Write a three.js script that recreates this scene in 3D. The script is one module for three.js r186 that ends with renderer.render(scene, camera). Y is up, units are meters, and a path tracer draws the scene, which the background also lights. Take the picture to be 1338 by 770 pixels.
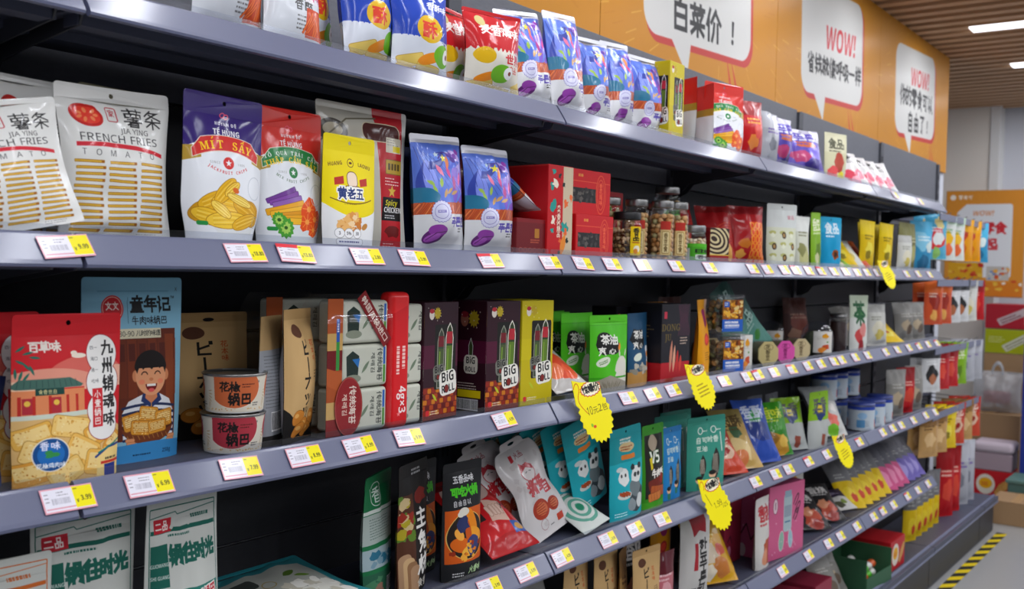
import * as THREE from 'three';
import { mergeGeometries, mergeVertices } from 'three/addons/utils/BufferGeometryUtils.js';
import { RoundedBoxGeometry } from 'three/addons/geometries/RoundedBoxGeometry.js';
import { ImprovedNoise } from 'three/addons/math/ImprovedNoise.js';
import { RectAreaLightUniformsLib } from 'three/addons/lights/RectAreaLightUniformsLib.js';

// ------------------------------------------------------------------ camera, light, exposure
// x runs along the shelf run (away from the camera), y is up from the floor, z points out into the aisle; metres
const scene = new THREE.Scene();
scene.background = new THREE.Color(0x000000);
const camera = new THREE.PerspectiveCamera(32.04, 1338 / 770, 0.05, 60);
camera.position.set(-0.6656, 1.36, 1.0914);
camera.rotation.set(-0.0271, -0.9421, 0.0248, 'YXZ');
camera.focus = 1.7;
camera.userData.fStop = 6.0;
const renderer = new THREE.WebGLRenderer({ antialias: true });
renderer.toneMapping = THREE.LinearToneMapping;
renderer.toneMappingExposure = 0.74;
renderer.shadowMap.enabled = true;
RectAreaLightUniformsLib.init();
const CEIL = 2.555;                       // underside of the ceiling slats
const TUBE = { power: 34, color: 0xf4f7ff, len: 1.2, wid: 0.1, z0: -0.07, rows: [0.53, 2.23, 3.93] };
const TUBE_X = [-1.38, -0.38, 0.62, 1.62, 2.62, 3.62, 4.62, 5.62, 6.62];

// ------------------------------------------------------------------ naming helpers
const taken = new Map();
function numbered(name) { const n = taken.get(name) ?? 0; taken.set(name, n + 1); return n ? name + '_' + String(n).padStart(3, '0') : name; }
function tag(o, label, category, group, kind) {
  if (label) o.userData.label = label;
  if (category) o.userData.category = category;
  if (group) o.userData.group = group;
  if (kind) o.userData.kind = kind;
  return o;
}
function thing(name, label, category, group) { const o = new THREE.Group(); o.name = numbered(name); scene.add(o); return tag(o, label, category, group); }
function part(name, geometry, material, parent) { const m = new THREE.Mesh(geometry, material); m.name = name; m.castShadow = m.receiveShadow = true; parent.add(m); return m; }
function structure(name, geometry, material) { const m = part(name, geometry, material, scene); m.name = numbered(name); m.userData.kind = 'structure'; return m; }
function copyOf(o, name, label, group) { const c = o.clone(); c.name = numbered(name); scene.add(c); c.userData = { ...o.userData }; if (label) c.userData.label = label; if (group) c.userData.group = group; return c; }
let seedState = 7;
const rnd = () => { seedState = (seedState * 1664525 + 1013904223) >>> 0; return seedState / 4294967296; };
const reseed = (n) => { seedState = (n * 2654435761 + 12345) >>> 0; rnd(); rnd(); };
const between = (a, b) => a + (b - a) * rnd();
const noise = new ImprovedNoise();
const lerp = THREE.MathUtils.lerp, clamp = THREE.MathUtils.clamp;
const box = (w, h, d, x = 0, y = 0, z = 0) => new THREE.BoxGeometry(w, h, d).translate(x, y, z);
const rbox = (w, h, d, r, x = 0, y = 0, z = 0, s = 2) => new RoundedBoxGeometry(w, h, d, s, r).translate(x, y, z);
const std = (color, roughness = 0.6, more = {}) => new THREE.MeshPhysicalMaterial({ color, roughness, ...more });
// ------------------------------------------------------------------ brush strokes of the characters the packs carry (20 x 20 grid)
const GRASS = '1,2.6 19,2.6|6,0.4 6,5|14,0.4 14,5', WALK = '1,2 4,5|1,8 4,8 4,15 1,18|3,16 8,19 20,19';
const METAL = '3.2,0 0.4,8|2.4,5 6.8,5|1.6,10 6.4,10|0.4,15 6.8,15|3.6,5 3.6,19 6.4,16', MOUTH = '0.5,5 0.5,13.5 6,13.5|0.5,5 6,5 6,13.5';
const MAN = '5,0 0.8,10|3.2,6 3.2,20', DROPS = '2.2,1 4.6,5|1.2,7 3.4,11|1,19 4.8,12', WORDS = '2,1 3.8,5|0.6,8 3.6,8 3.6,18 5.6,15', TREE = '0.4,6 7.6,6|4,0 4,20|4,7 0.4,15|4,7 7.6,13', FIRE = '3.5,1 3.5,9 0.4,19|3.6,10 7,18|0.8,5 1.6,10|6.6,5 5.4,9';
const GLYPHS = {
  '一': '1,10 19,10', '二': '3,5 17,5|1,16 19,16', '口': '2,3 2,18 18,18|2,3 18,3 18,18', '小': '10,0 10,19 7,17|5,7 1,15|15,7 19,15',
  '薯': GRASS + '|2,6 18,6 18,10 2,10 2,6|7,6 7,10|13,6 13,10|4,12.3 15,12.3|1,14.6 19,14.6|9,10 9,14.6|17,11 4,18|6,16 6,20 15,20|6,16 15,16 15,20|6,18 15,18',
  '条': '8,0 2,6|7,2 15,2 3,10|7,4 18,10|2,12 18,12|10,9 10,20|9,13 3,18|11,13 17,18',
  '家': '10,0 10,2|2,6 2,3 18,3 18,6|4,7 16,7|10,7 4,11|8,9 12,13 11,19 8,18|10,12 3,15|11,14 3,19|17,9 12,13|12,13 18,19',
  '百': '1,2 19,2|10,2 8,6|4,6 4,19 16,19|4,6 16,6 16,19|4,12 16,12', '草': GRASS + '|5,6.5 5,12.5 15,12.5|5,6.5 15,6.5 15,12.5|5,9.5 15,9.5|1,15.5 19,15.5|10,12.5 10,20',
  '味': MOUTH + '|10,4.5 18,4.5|8,9.5 20,9.5|14,0 14,20|14,9.5 8,17|14,9.5 20,17', '九': '7,1 6,10 1,19|1,7 14,7 14,17 19,17 19,13',
  '州': '4,1 4,11 1,19|10,1 10,18|16,0 16,20|1,8 2,11|7,8 8,11|13,8 14,11',
  '销': METAL + '|14,0 14,6|10,2 11,5|18,2 17,5|10,8 10,20|10,8 18,8 18,20 16,19|10,12 18,12|10,16 18,16',
  '魂': '1,4 8,4|0,9 9,9|4,9 1,15 8,15|6,13 9,17|14,0 13,2|10,3 10,10 18,10|10,3 18,3 18,10|14,3 14,10|10,6.5 18,6.5|13,10 9,19|15,10 15,18 20,18 20,15|17,12 16,15 19,15',
  '壹': '3,2 17,2|10,0 10,5|5,5 15,5|2,9 2,7 18,7 18,9|5,10 15,10|6,12 6,15 14,15|6,12 14,12 14,15|7,16 8,18|13,16 12,18|2,19 18,19',
  '锅': METAL + '|11,1 11,6 17,6|11,1 17,1 17,6|9,8 9,20|9,8 19,8 19,20 17,19|14,6 14,11 10,16|14,11 18,16', '巴': '3,2 17,2 17,10|3,10 17,10|10,2 10,10|3,2 3,18 18,18 18,14',
  '四': '2,3 2,18|2,3 18,3 18,18|2,17 18,17|8,3 7,10 4,13|12,3 12,11 16,11', '海': DROPS + '|10,0 7,6|9,3 19,3|9,6 8,17|9,6 17,6 17,20 15,19|7,11 20,11|8,16 19,16|12,8 13,10|12,13 13,15',
  '通': WALK + '|8,1 16,1 12,4|8,5 8,16|8,5 18,5 18,16 16,15|8,9 18,9|8,12 18,12|13,5 13,16', '吃': MOUTH + '|11,0 8,6|10,4 19,4|9,9 17,9 10,16 10,19 19,19 19,16',
  '童': '10,0 10,2|3,3 17,3|6,4 7,7|14,4 13,7|1,8 19,8|4,10 4,15 16,15|4,10 16,10 16,15|4,12.5 16,12.5|10,10 10,20|3,17.4 17,17.4|1,20 19,20',
  '年': '6,0 2,7|5,4 18,4|6,4 6,13|6,9 17,9|1,13 19,13|12,4 12,20', '记': WORDS + '|9,3 18,3 18,10 10,10 10,18 20,18 20,14', '牛': '6,1 2,8|4,6 17,6|1,12 19,12|10,0 10,20',
  '肉': '2,4 2,20|2,4 18,4 18,20 16,19|10,0 9,5 5,10|9,6 15,10|10,9 5,16|9,12 15,17', '文': '10,0 10,4|1,5 19,5|15,5 11,13 2,20|5,5 9,13 19,20', '儿': '6,2 6,10 1,19|13,2 13,18 20,18 20,14',
  '时': '0.5,3 0.5,16 6.5,16|0.5,3 6.5,3 6.5,16|0.5,9.5 6.5,9.5|8,6 20,6|16,0 16,19 13,18|10,9 12,13', '的': '4,0 3,4|0.5,4 0.5,18 7,18|0.5,4 7,4 7,18|0.5,11 7,11|13,0 9,8|12,4 19,4 19,17 15,19|13,9 15,13',
  '道': WALK + '|10,0 12,2|17,0 15,2|7,3 20,3|13,3 12,6|9,6 9,16|9,6 18,6 18,16|9,9 18,9|9,12 18,12|9,16 18,16', '花': GRASS + '|7,6 1,13|5,10 5,20|17,8 9,14|11,6 11,18 20,18 20,14',
  '椒': TREE + '|12,0 12,19 10,18|12,5 15,5|9,9 16,9|10,12 8,17|13,12 14,14|15,8 20,8 15,19|15,10 20,19', '传': MAN + '|9,4 19,4|7,8 20,8|13,0 11,13 18,13 14,17|11,15 17,20',
  '统': '6,0 2,6 7,6 2,12 8,11|1,18 8,15|14,0 15,3|9,4 20,4|14,4 10,9 18,9|17,7 19,10|12,10 12,14 9,19|16,10 16,18 20,18 20,15', '苔': GRASS + '|8,6 4,11 16,10|14,8 18,12|5,13 5,20 15,20|5,13 15,13 15,20',
  '韩': '1,3 9,3|5,0 5,5|2,5 2,12 8,12|2,5 8,5 8,12|2,8.5 8,8.5|1,15 9,15|5,12 5,20|11,4 19,4|11,8 19,8|10,12 19,12 19,16 17,16|15,0 15,20', '国': '2,1 2,19 18,19|2,1 18,1 18,19|5,5 15,5|6,10 14,10|5,15 15,15|10,5 10,15',
  '原': '3,2 19,2|3,2 3,10 1,19|11,2 9,5|7,5 7,12 16,12|7,5 16,5 16,12|7,8.5 16,8.5|11,12 11,19 9,18|8,14 5,18|15,14 18,18', '装': '6,0 6,9|1,3 3,5|1,8 5,6|9,3 19,3|14,0 14,8|10,8 18,8|10,9 10,11|1,12 19,12|9,12 1,18|6,15 6,20 10,18|16,13 12,15|10,13 19,20',
  '进': WALK + '|8,5 19,5|7,10 20,10|11,1 11,10 8,16|16,1 16,16', '茶': GRASS + '|10,5 1,12|10,5 19,12|4,13 16,13|10,9 10,20|8,14 4,18|12,14 16,18', '油': DROPS + '|8,6 8,20 19,20|8,6 19,6 19,20|8,13 19,13|13,1 13,20',
  '夹': '3,4 17,4|5,6 6,9|15,6 14,9|1,11 19,11|10,0 9,11 1,20|10,11 19,20', '心': '2,10 1,16|6,8 6,16 9,18 15,18 15,14|10,5 12,8|17,8 19,13', '爽': '1,3 19,3|10,0 9,10 1,20|10,9 19,20|4,6 7,9|7,6 4,9|13,6 16,9|16,6 13,9|3,11 6,14|14,11 17,14',
  '惊': '3,0 3,20|0.6,5 1.4,9|5.6,5 6.6,8|14,0 14,2|9,4 20,4|11,6 11,11 18,11|11,6 18,6 18,11|15,11 15,19 13,18|11,14 9,18|17,14 20,18',
  '爆': FIRE + '|10,0 10,5 18,5|10,0 18,0 18,5|10,2.5 18,2.5|8,8 20,8|8,11 20,11|11,5 11,11|16,5 16,11|11,12 8,16|16,12 20,16|14,12 14,20|9,19 12,16|19,19 16,16',
  '价': MAN + '|13,0 7,8|13,1 20,8|11,9 10,15 8,20|16,9 16,20', '元': '4,3 16,3|1,9 19,9|7,9 6,15 1,19|12,9 12,18 19,18 19,15', '包': '6,0 2,7|5,4 17,4 17,14 14,13|3,8 12,8 12,13|3,13 12,13|3,8 3,19 18,19 18,16',
  '往': '6,0 1,5|7,5 1,11|4,9 4,20|13,0 14,3|8,5 20,5|9,12 19,12|7,19 20,19|14,5 14,19', '光': '10,0 10,8|3,2 6,7|17,2 14,7|1,9 19,9|7,9 6,15 1,19|12,9 12,18 19,18 19,15', '火': '10,0 10,8 1,20|10,8 19,20|3,5 5,10|17,5 14,10',
  '五': '3,2 17,2|10,2 7,18|4,9 15,9 15,18|1,18 19,18', '品': '6,1 6,8 14,8|6,1 14,1 14,8|1,11 1,19 8,19|1,11 8,11 8,19|12,11 12,19 19,19|12,11 19,11 19,19',
  '撕': '1,5 7,5|4,0 4,19 2,18|0,12 7,10|8,3 14,3|9,0 9,12|13,0 13,12|9,6 13,6|9,9 13,9|7,12 15,12|9,13 7,17|12,13 14,16|20,1 16,3|16,3 16,12 14,19|16,8 20,8|18,8 18,20',
  '蛋': '2,2 17,2 16,5|10,2 10,9|10,5 15,5|6,4 1,10|4,8 18,10|5,11 5,15 15,15|5,11 15,11 15,15|10,9 10,19|2,19 17,19|15,17 18,20', '主': '9,0 11,2|3,4 17,4|4,11 16,11|1,18 19,18|10,4 10,18',
  '烧': FIRE + '|9,4 18,2|12,0 13,6 18,9 19,7|17,5 11,9|9,11 20,11|12,11 11,16 8,20|16,11 16,18 20,18 20,15', '酥': '0,2 9,2|1,6 1,19 8,19|1,6 8,6 8,19|3,2 3,10|6,2 6,9|1,12 8,12|2,16 7,16|18,0 11,3|10,7 20,7|15,2 15,20|15,8 10,15|15,8 20,15',
  '兔': '8,0 2,6|6,3 13,3 10,6|4,6 4,11 16,11|4,6 16,6 16,11|10,6 9,12 2,19|11,11 11,18 19,18 19,15|14,13 16,15',
  '白': '10,0 8,4|3,4 3,19 17,19|3,4 17,4 17,19|3,11 17,11', '菜': GRASS + '|17,5 4,7|4,8 5,11|9,8 10,10|16,7 14,10|1,13 19,13|10,10 10,20|9,14 2,19|11,14 18,19',
  '零': '3,1 17,1|1,6 1,3 19,3 19,6|10,1 10,9|4,5 7,5|4,7.5 7,7.5|13,5 16,5|13,7.5 16,7.5|10,9 1,14|10,9 19,14|8,13 12,13|5,15 15,15 10,19|8,17 12,20', '食': '10,0 1,8|10,0 19,8|10,3 11,5|5,7 15,7 15,13|5,10 15,10|5,13 15,13|5,7 5,19 10,17|15,14 11,16|9,13 18,20',
  '省': '10,0 10,6|4,2 2,6|15,2 18,5|14,5 3,11|6,9 6,20 15,20|6,9 15,9 15,20|6,13 15,13|6,16 15,16', '钱': METAL + '|9,5 18,4|9,10 19,9|12,0 14,12 19,19 20,16|18,12 10,18|16,1 18,3',
  '就': '5,0 5,2|0,4 10,4|2,6 2,11 8,11|2,6 8,6 8,11|5,11 5,19 3,18|2,13 0,17|8,13 10,16|10,7 20,7|14,1 14,9 10,19|16,7 16,18 20,18 20,15|17,2 19,5', '像': MAN + '|12,0 8,6|11,2 17,2 14,5|9,5 9,10 18,10|9,5 18,5 18,10|13,5 13,10 8,14|11,11 14,14 13,20 11,19|12,13 8,17|13,15 8,20|19,11 14,14|14,14 20,20',
  '呼': MOUTH + '|18,0 9,3|9,5 10,8|18,4 16,8|8,11 20,11|14,3 14,20 12,19', '吸': MOUTH + '|8,2 16,2 15,8 19,8 18,13 8,20|11,2 11,9 7,19|11,10 19,20', '样': TREE + '|11,0 12,3|18,0 16,3|9,4 20,4|10,9 19,9|8,14 20,14|14,4 14,20',
  '你': MAN + '|11,0 8,7|10,4 20,4 19,7|14,4 14,19 12,18|11,10 8,15|17,10 20,15', '可': '1,3 19,3|15,3 15,19 12,18|4,7 4,14 10,14|4,7 10,7 10,14', '以': '3,2 3,16 9,12|9,4 10,8|16,1 15,12 8,19|14,12 19,19',
  '自': '10,0 8,3|4,3 4,20 16,20|4,3 16,3 16,20|4,9 16,9|4,14 16,14', '由': '3,6 3,19 17,19|3,6 17,6 17,19|3,12 17,12|10,0 10,19', '了': '3,2 17,2 10,8|10,8 10,19 7,18', '全': '10,0 1,9|10,0 19,9|5,9 15,9|5,14 15,14|2,19 18,19|10,9 10,19',
  '球': '0,3 8,3|0,9 7,9|0,17 8,15|4,3 4,16|9,5 20,5|14,0 14,19 12,18|10,8 12,11|9,17 13,12|18,8 15,11|15,11 20,17|17,1 19,3', '折': '1,5 8,5|5,0 5,19 2,18|0,12 8,10|19,0 11,3|11,3 11,10 8,19|11,9 20,9|16,9 16,20',
  '起': '2,4 9,4|5,0 5,8|0,8 10,8|5,8 5,17|5,12 9,12|2,10 2,15 0,19|1,15 8,19 20,19|11,2 18,2 18,8 12,8 12,15 20,15 20,12', '麦': '3,2 17,2|4,5 16,5|1,8 19,8|10,0 10,8|8,8 3,14|6,10 15,10 3,20|6,12 18,20',
  '香': '16,0 4,2|1,5 19,5|10,1 10,10|9,5 1,11|11,5 19,11|5,11 5,20 15,20|5,11 15,11 15,20|5,15.5 15,15.5', '鸡': '1,3 8,3 2,18|2,7 9,17|14,0 13,3|11,3 11,12 19,12 18,19 15,18|11,3 18,3 18,8 16,8|13,5 15,7|10,15 16,15',
  '世': '1,7 19,7|5,2 5,19 18,19|10,0 10,13|15,2 15,13|10,13 15,13', '界': '4,0 4,8 16,8|4,0 16,0 16,8|4,4 16,4|10,0 10,8|9,8 1,14|11,8 19,14|7,12 6,16 3,20|13,12 13,20', '黄': '2,3 18,3|7,0 7,6|13,0 13,6|1,6 19,6|4,9 4,15 16,15|4,9 16,9 16,15|4,12 16,12|10,6 10,15|7,16 3,20|13,16 17,20',
  '老': '4,4 15,4|1,9 19,9|9,0 9,9|17,2 2,14|16,10 7,14|6,11 6,18 17,18 17,15', '日': '3,2 3,18 17,18|3,2 17,2 17,18|3,10 17,10', '本': '1,6 19,6|10,0 10,20|10,7 1,17|10,7 19,17|6,15 14,15', '豆': '2,2 18,2|5,5 5,10 15,10|5,5 15,5 15,10|6,12 8,17|14,12 12,17|1,19 19,19',
  '푸': '3,2 17,2|7,2 7,8|13,2 13,8|2,9 18,9|1,13 19,13|10,13 10,20', '른': '4,1 16,1 16,4 4,4 4,8 17,8|1,11 19,11|4,13 4,19 17,19', '한': '3,2 9,2|1,4 11,4|6,6 3,9 6,12 9,9 6,6|15,0 15,13|15,6 19,6|3,14 3,19 17,19',
  '재': '1,3 10,3|6,3 1,13|6,5 10,13|13,1 13,19|17,0 17,20|13,9 17,9', '래': '2,3 9,3 9,8 2,8 2,14 10,14|13,1 13,19|17,0 17,20|13,9 17,9', '김': '2,2 10,2 4,10|16,0 16,11|4,13 4,19 16,19|4,13 16,13 16,19',
  'ピ': '4,2 4,17 17,17|4,10 15,6|17,1 19,1 19,3 17,3 17,1', 'ー': '10,2 10,18', 'ナ': '2,7 18,7|10,1 10,9 4,19', 'ッ': '4,8 6,12|9,7 11,11|17,8 14,15 8,19', 'ツ': '3,4 5,9|9,3 11,8|18,4 15,13 6,19',
};
const glyphCache = new Map();
function glyph(ch) { if (!glyphCache.has(ch)) glyphCache.set(ch, (GLYPHS[ch] ?? '').split('|').filter(Boolean).map((s) => s.split(' ').map((p) => p.split(',').map(Number)))); return glyphCache.get(ch); }
// writes a line (or, with v, a column) of characters; x, y is the first cell's corner
function cj(g, s, x, y, size, color, o = {}) {
  const gap = o.gap ?? 0.12, sx = o.sx ?? 1;
  g.save(); g.translate(x, y); if (o.rot) g.rotate(o.rot); if (o.skew) g.transform(1, 0, o.skew, 1, 0, 0);
  g.lineCap = 'square'; g.lineJoin = 'miter';
  const run = (c, w) => {
    g.strokeStyle = c; g.lineWidth = w * size / 20;
    let i = 0;
    for (const ch of s) {
      const ox = o.v ? 0 : i * size * sx * (1 + gap), oy = o.v ? i * size * (1 + gap) : 0;
      for (const st of glyph(ch)) { g.beginPath(); st.forEach(([a, b], k) => g[k ? 'lineTo' : 'moveTo'](ox + a / 20 * size * sx, oy + b / 20 * size)); g.stroke(); }
      i++;
    }
  };
  if (o.st) run(o.st, (o.w ?? 2.2) + (o.sw ?? 3));
  run(color, o.w ?? 2.2);
  g.restore();
}
// Latin line; Vietnamese marks are drawn as strokes over the plain letters
function txt(g, s, x, y, size, color, o = {}) {
  g.save(); g.translate(x, y); if (o.rot) g.rotate(o.rot); if (o.skew) g.transform(1, 0, o.skew, 1, 0, 0); g.scale(o.sx ?? 1, 1);
  g.font = (o.bold === false ? '' : 'bold ') + size + 'px ' + (o.serif ? 'serif' : 'sans-serif');
  g.textBaseline = 'alphabetic'; g.textAlign = 'left'; g.fillStyle = color; g.lineJoin = 'round';
  const plain = s.normalize('NFD').replace(/[\u0300-\u036f]/g, '').replace(/\u0110/g, 'D').replace(/\u0111/g, 'd'), sp = o.sp ?? 0;
  let total = 0; for (const c of plain) total += g.measureText(c).width + sp;
  let cx = o.al === 'l' ? 0 : o.al === 'r' ? -total : -total / 2;
  for (const ch of s) {
    const parts = ch.normalize('NFD'), c = parts[0].replace('Đ', 'D'), w = g.measureText(c).width;
    if (o.st) { g.strokeStyle = o.st; g.lineWidth = o.sw ?? size * 0.2; g.strokeText(c, cx, 0); }
    g.fillText(c, cx, 0);
    g.strokeStyle = color; g.lineWidth = size * 0.09; g.lineCap = 'round';
    const m = cx + w / 2, t = -size * 0.8;
    for (const k of [...parts].slice(1)) {
      g.beginPath();
      if (k === '\u0302') { g.moveTo(m - size * 0.15, t); g.lineTo(m, t - size * 0.12); g.lineTo(m + size * 0.15, t); }
      else if (k === '\u0301') { g.moveTo(m + size * 0.04, t - size * 0.1); g.lineTo(m + size * 0.18, t - size * 0.24); }
      else if (k === '\u0300') { g.moveTo(m - size * 0.12, t - size * 0.2); g.lineTo(m + size * 0.04, t - size * 0.06); }
      else if (k === '\u0323') { g.moveTo(m, size * 0.12); g.lineTo(m, size * 0.13); }
      else { g.moveTo(m - size * 0.05, t - size * 0.2); g.lineTo(m + size * 0.06, t - size * 0.16); g.lineTo(m, t - size * 0.05); }
      g.stroke();
    }
    if (ch === 'Đ') { g.beginPath(); g.moveTo(cx - size * 0.02, -size * 0.36); g.lineTo(cx + w * 0.5, -size * 0.36); g.stroke(); }
    cx += w + sp;
  }
  g.restore();
}
// text set along an arc: radius r, centred on angle mid (0 = top)
function arcTxt(g, s, x, y, r, size, color, o = {}) {
  const step = o.step ?? size * 0.72 / r, n = s.length;
  for (let i = 0; i < n; i++) { const a = (i - (n - 1) / 2) * step; g.save(); g.translate(x + Math.sin(a) * r, y - Math.cos(a) * r * (o.flip ? -1 : 1)); g.rotate(o.flip ? -a : a); txt(g, s[i], 0, 0, size, color, { serif: o.serif, bold: o.bold }); g.restore(); }
}
// ------------------------------------------------------------------ printed designs, packed on a few shared sheets
const PAGE = 2048, pages = [];
function newPage() {
  const c = document.createElement('canvas'); c.width = c.height = PAGE;
  const g = c.getContext('2d'); g.fillStyle = '#888'; g.fillRect(0, 0, PAGE, PAGE);
  const t = new THREE.CanvasTexture(c); t.colorSpace = THREE.SRGBColorSpace; t.anisotropy = 8;
  const p = { c, g, t, x: 0, y: 0, row: 0, mats: {} }; pages.push(p); return p;
}
const FINISH = {
  matte: { roughness: 0.75, specularIntensity: 0.5 }, satin: { roughness: 0.65, specularIntensity: 0.4, clearcoat: 0.14, clearcoatRoughness: 0.28 }, gloss: { roughness: 0.6, specularIntensity: 0.4, clearcoat: 0.5, clearcoatRoughness: 0.13 },
  foil: { roughness: 0.4, metalness: 0.15, specularIntensity: 0.6, clearcoat: 0.6, clearcoatRoughness: 0.14 }, card: { roughness: 0.6, specularIntensity: 0.45, clearcoat: 0.2, clearcoatRoughness: 0.25 }, paper: { roughness: 0.8 },
};
const designs = new Map();
function D(key, w, h, draw) { designs.set(key, { w, h, draw }); }
function design(key) {
  const d = designs.get(key); if (!d) throw new Error('no design ' + key);
  if (d.page) return d;
  const P = 4; let p = pages[pages.length - 1];
  if (!p) p = newPage();
  if (p.x + d.w + 2 * P > PAGE) { p.x = 0; p.y += p.row; p.row = 0; }
  if (p.y + d.h + 2 * P > PAGE) p = newPage();
  const x = p.x + P, y = p.y + P; p.x += d.w + 2 * P; p.row = Math.max(p.row, d.h + 2 * P);
  const c = document.createElement('canvas'); c.width = d.w; c.height = d.h;
  const g = c.getContext('2d'); reseed(key.length * 131 + key.charCodeAt(0) * 7 + key.charCodeAt(key.length - 1)); d.draw(g, d.w, d.h);
  const px = g.getImageData(0, 0, d.w, d.h), q = px.data;              // the inks are a little stronger than the palette they were mixed from
  for (let i = 0; i < q.length; i += 4) { const l = 0.3 * q[i] + 0.59 * q[i + 1] + 0.11 * q[i + 2]; for (let k = 0; k < 3; k++) q[i + k] = clamp(l + (q[i + k] - l) * 1.15, 0, 255); }
  g.putImageData(px, 0, 0);
  p.g.drawImage(c, x - P, y - P, d.w + 2 * P, d.h + 2 * P); p.g.drawImage(c, x, y);
  Object.assign(d, { page: p, u0: x / PAGE, du: d.w / PAGE, v0: 1 - (y + d.h) / PAGE, dv: d.h / PAGE });
  return d;
}
function printed(key, finish = 'satin') { const d = design(key); return d.page.mats[finish] ??= new THREE.MeshPhysicalMaterial({ map: d.page.t, ...FINISH[finish] }); }
// moves a geometry's 0..1 uv onto the design's place on its sheet
function onSheet(geometry, key) { const d = design(key), uv = geometry.attributes.uv; for (let i = 0; i < uv.count; i++) uv.setXY(i, d.u0 + clamp(uv.getX(i), 0, 1) * d.du, d.v0 + clamp(uv.getY(i), 0, 1) * d.dv); return geometry; }

const fill = (g, c) => { g.fillStyle = c; g.fillRect(-9, -9, 4000, 4000); };
const rect = (g, x, y, w, h, c) => { g.fillStyle = c; g.fillRect(x, y, w, h); };
const rrect = (g, x, y, w, h, r, c, st, lw) => { g.beginPath(); g.roundRect(x, y, w, h, r); if (c) { g.fillStyle = c; g.fill(); } if (st) { g.strokeStyle = st; g.lineWidth = lw ?? 2; g.stroke(); } };
const ell = (g, x, y, a, b, c, rot = 0, st, lw) => { g.beginPath(); g.ellipse(x, y, a, b, rot, 0, 7); if (c) { g.fillStyle = c; g.fill(); } if (st) { g.strokeStyle = st; g.lineWidth = lw ?? 2; g.stroke(); } };
const poly = (g, pts, c, st, lw) => { g.beginPath(); pts.forEach(([x, y], i) => g[i ? 'lineTo' : 'moveTo'](x, y)); g.closePath(); if (c) { g.fillStyle = c; g.fill(); } if (st) { g.strokeStyle = st; g.lineWidth = lw ?? 2; g.lineJoin = 'round'; g.stroke(); } };
const line = (g, pts, c, lw = 2) => { g.beginPath(); pts.forEach(([x, y], i) => g[i ? 'lineTo' : 'moveTo'](x, y)); g.strokeStyle = c; g.lineWidth = lw; g.lineCap = 'round'; g.lineJoin = 'round'; g.stroke(); };
const leaf = (g, x, y, len, wid, a, c) => { g.save(); g.translate(x, y); g.rotate(a); g.beginPath(); g.moveTo(0, 0); g.quadraticCurveTo(wid, -len / 2, 0, -len); g.quadraticCurveTo(-wid, -len / 2, 0, 0); g.fillStyle = c; g.fill(); g.restore(); };
const micro = (g, x, y, w, n, c, step = 8, th = 2) => { for (let i = 0; i < n; i++) { let a = x; const e = x + w * between(0.6, 1); while (a < e) { const k = between(3, 12); rect(g, a, y + i * step, Math.min(k, e - a), th, c); a += k + between(2, 4); } } };
const barcode = (g, x, y, w, h) => { rect(g, x, y, w, h, '#eee'); for (let a = x + 3; a < x + w - 3;) { const k = between(1, 3); rect(g, a, y + 3, k, h - 8, '#222'); a += k + between(1, 3); } };
const burst = (g, x, y, r, n, k, c, st, lw, sy = 1) => poly(g, Array.from({ length: n * 2 }, (_, i) => { const a = i / n * Math.PI, q = i % 2 ? r * k : r; return [x + Math.cos(a) * q, y + Math.sin(a) * q * sy]; }), c, st, lw);
const blob = (g, x, y, r, c, rough = 0.25, sy = 1) => poly(g, Array.from({ length: 12 }, (_, i) => { const a = i / 6 * Math.PI, q = r * (1 + rough * (rnd() - 0.5) * 2); return [x + Math.cos(a) * q, y + Math.sin(a) * q * sy]; }), c);
const star = (g, x, y, r, c) => poly(g, Array.from({ length: 10 }, (_, i) => { const a = -Math.PI / 2 + i / 5 * Math.PI, q = i % 2 ? r * 0.42 : r; return [x + Math.cos(a) * q, y + Math.sin(a) * q]; }), c);
const slab = (g, x, y, w, h, rot, c, edge, marks) => { g.save(); g.translate(x, y); g.rotate(rot); rrect(g, -w / 2, -h / 2, w, h, Math.min(w, h) * 0.18, c, edge, 2); for (let i = 0; i < (marks ?? 0); i++) line(g, [[-w / 2 + w * (i + 1) / (marks + 1), -h * 0.4], [-w / 2 + w * (i + 1) / (marks + 1) + 3, h * 0.4]], edge, 1.5); g.restore(); };
// toasted piece: pale face, browned rim and scattered toasted specks
const toast = (g, x, y, w, h, rot, c, edge) => { slab(g, x, y, w, h, rot, c, edge); g.save(); g.translate(x, y); g.rotate(rot); rrect(g, -w * 0.4, -h * 0.36, w * 0.8, h * 0.62, 6, '#f0d494'); for (let i = 0; i < 34; i++) ell(g, between(-0.45, 0.45) * w, between(-0.42, 0.42) * h, between(1, 5), between(1, 3), ['#c8903a', '#b87828', '#e8c070', '#d8a450', '#f6e2ac'][i % 5], rnd() * 3); g.restore(); };
const pile = (g, x, y, w, h, n, colors, size) => { for (let i = 0; i < n; i++) blob(g, x + rnd() * w, y + rnd() * h, size * between(0.6, 1.2), colors[i % colors.length], 0.35, between(0.6, 1)); };
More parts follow.
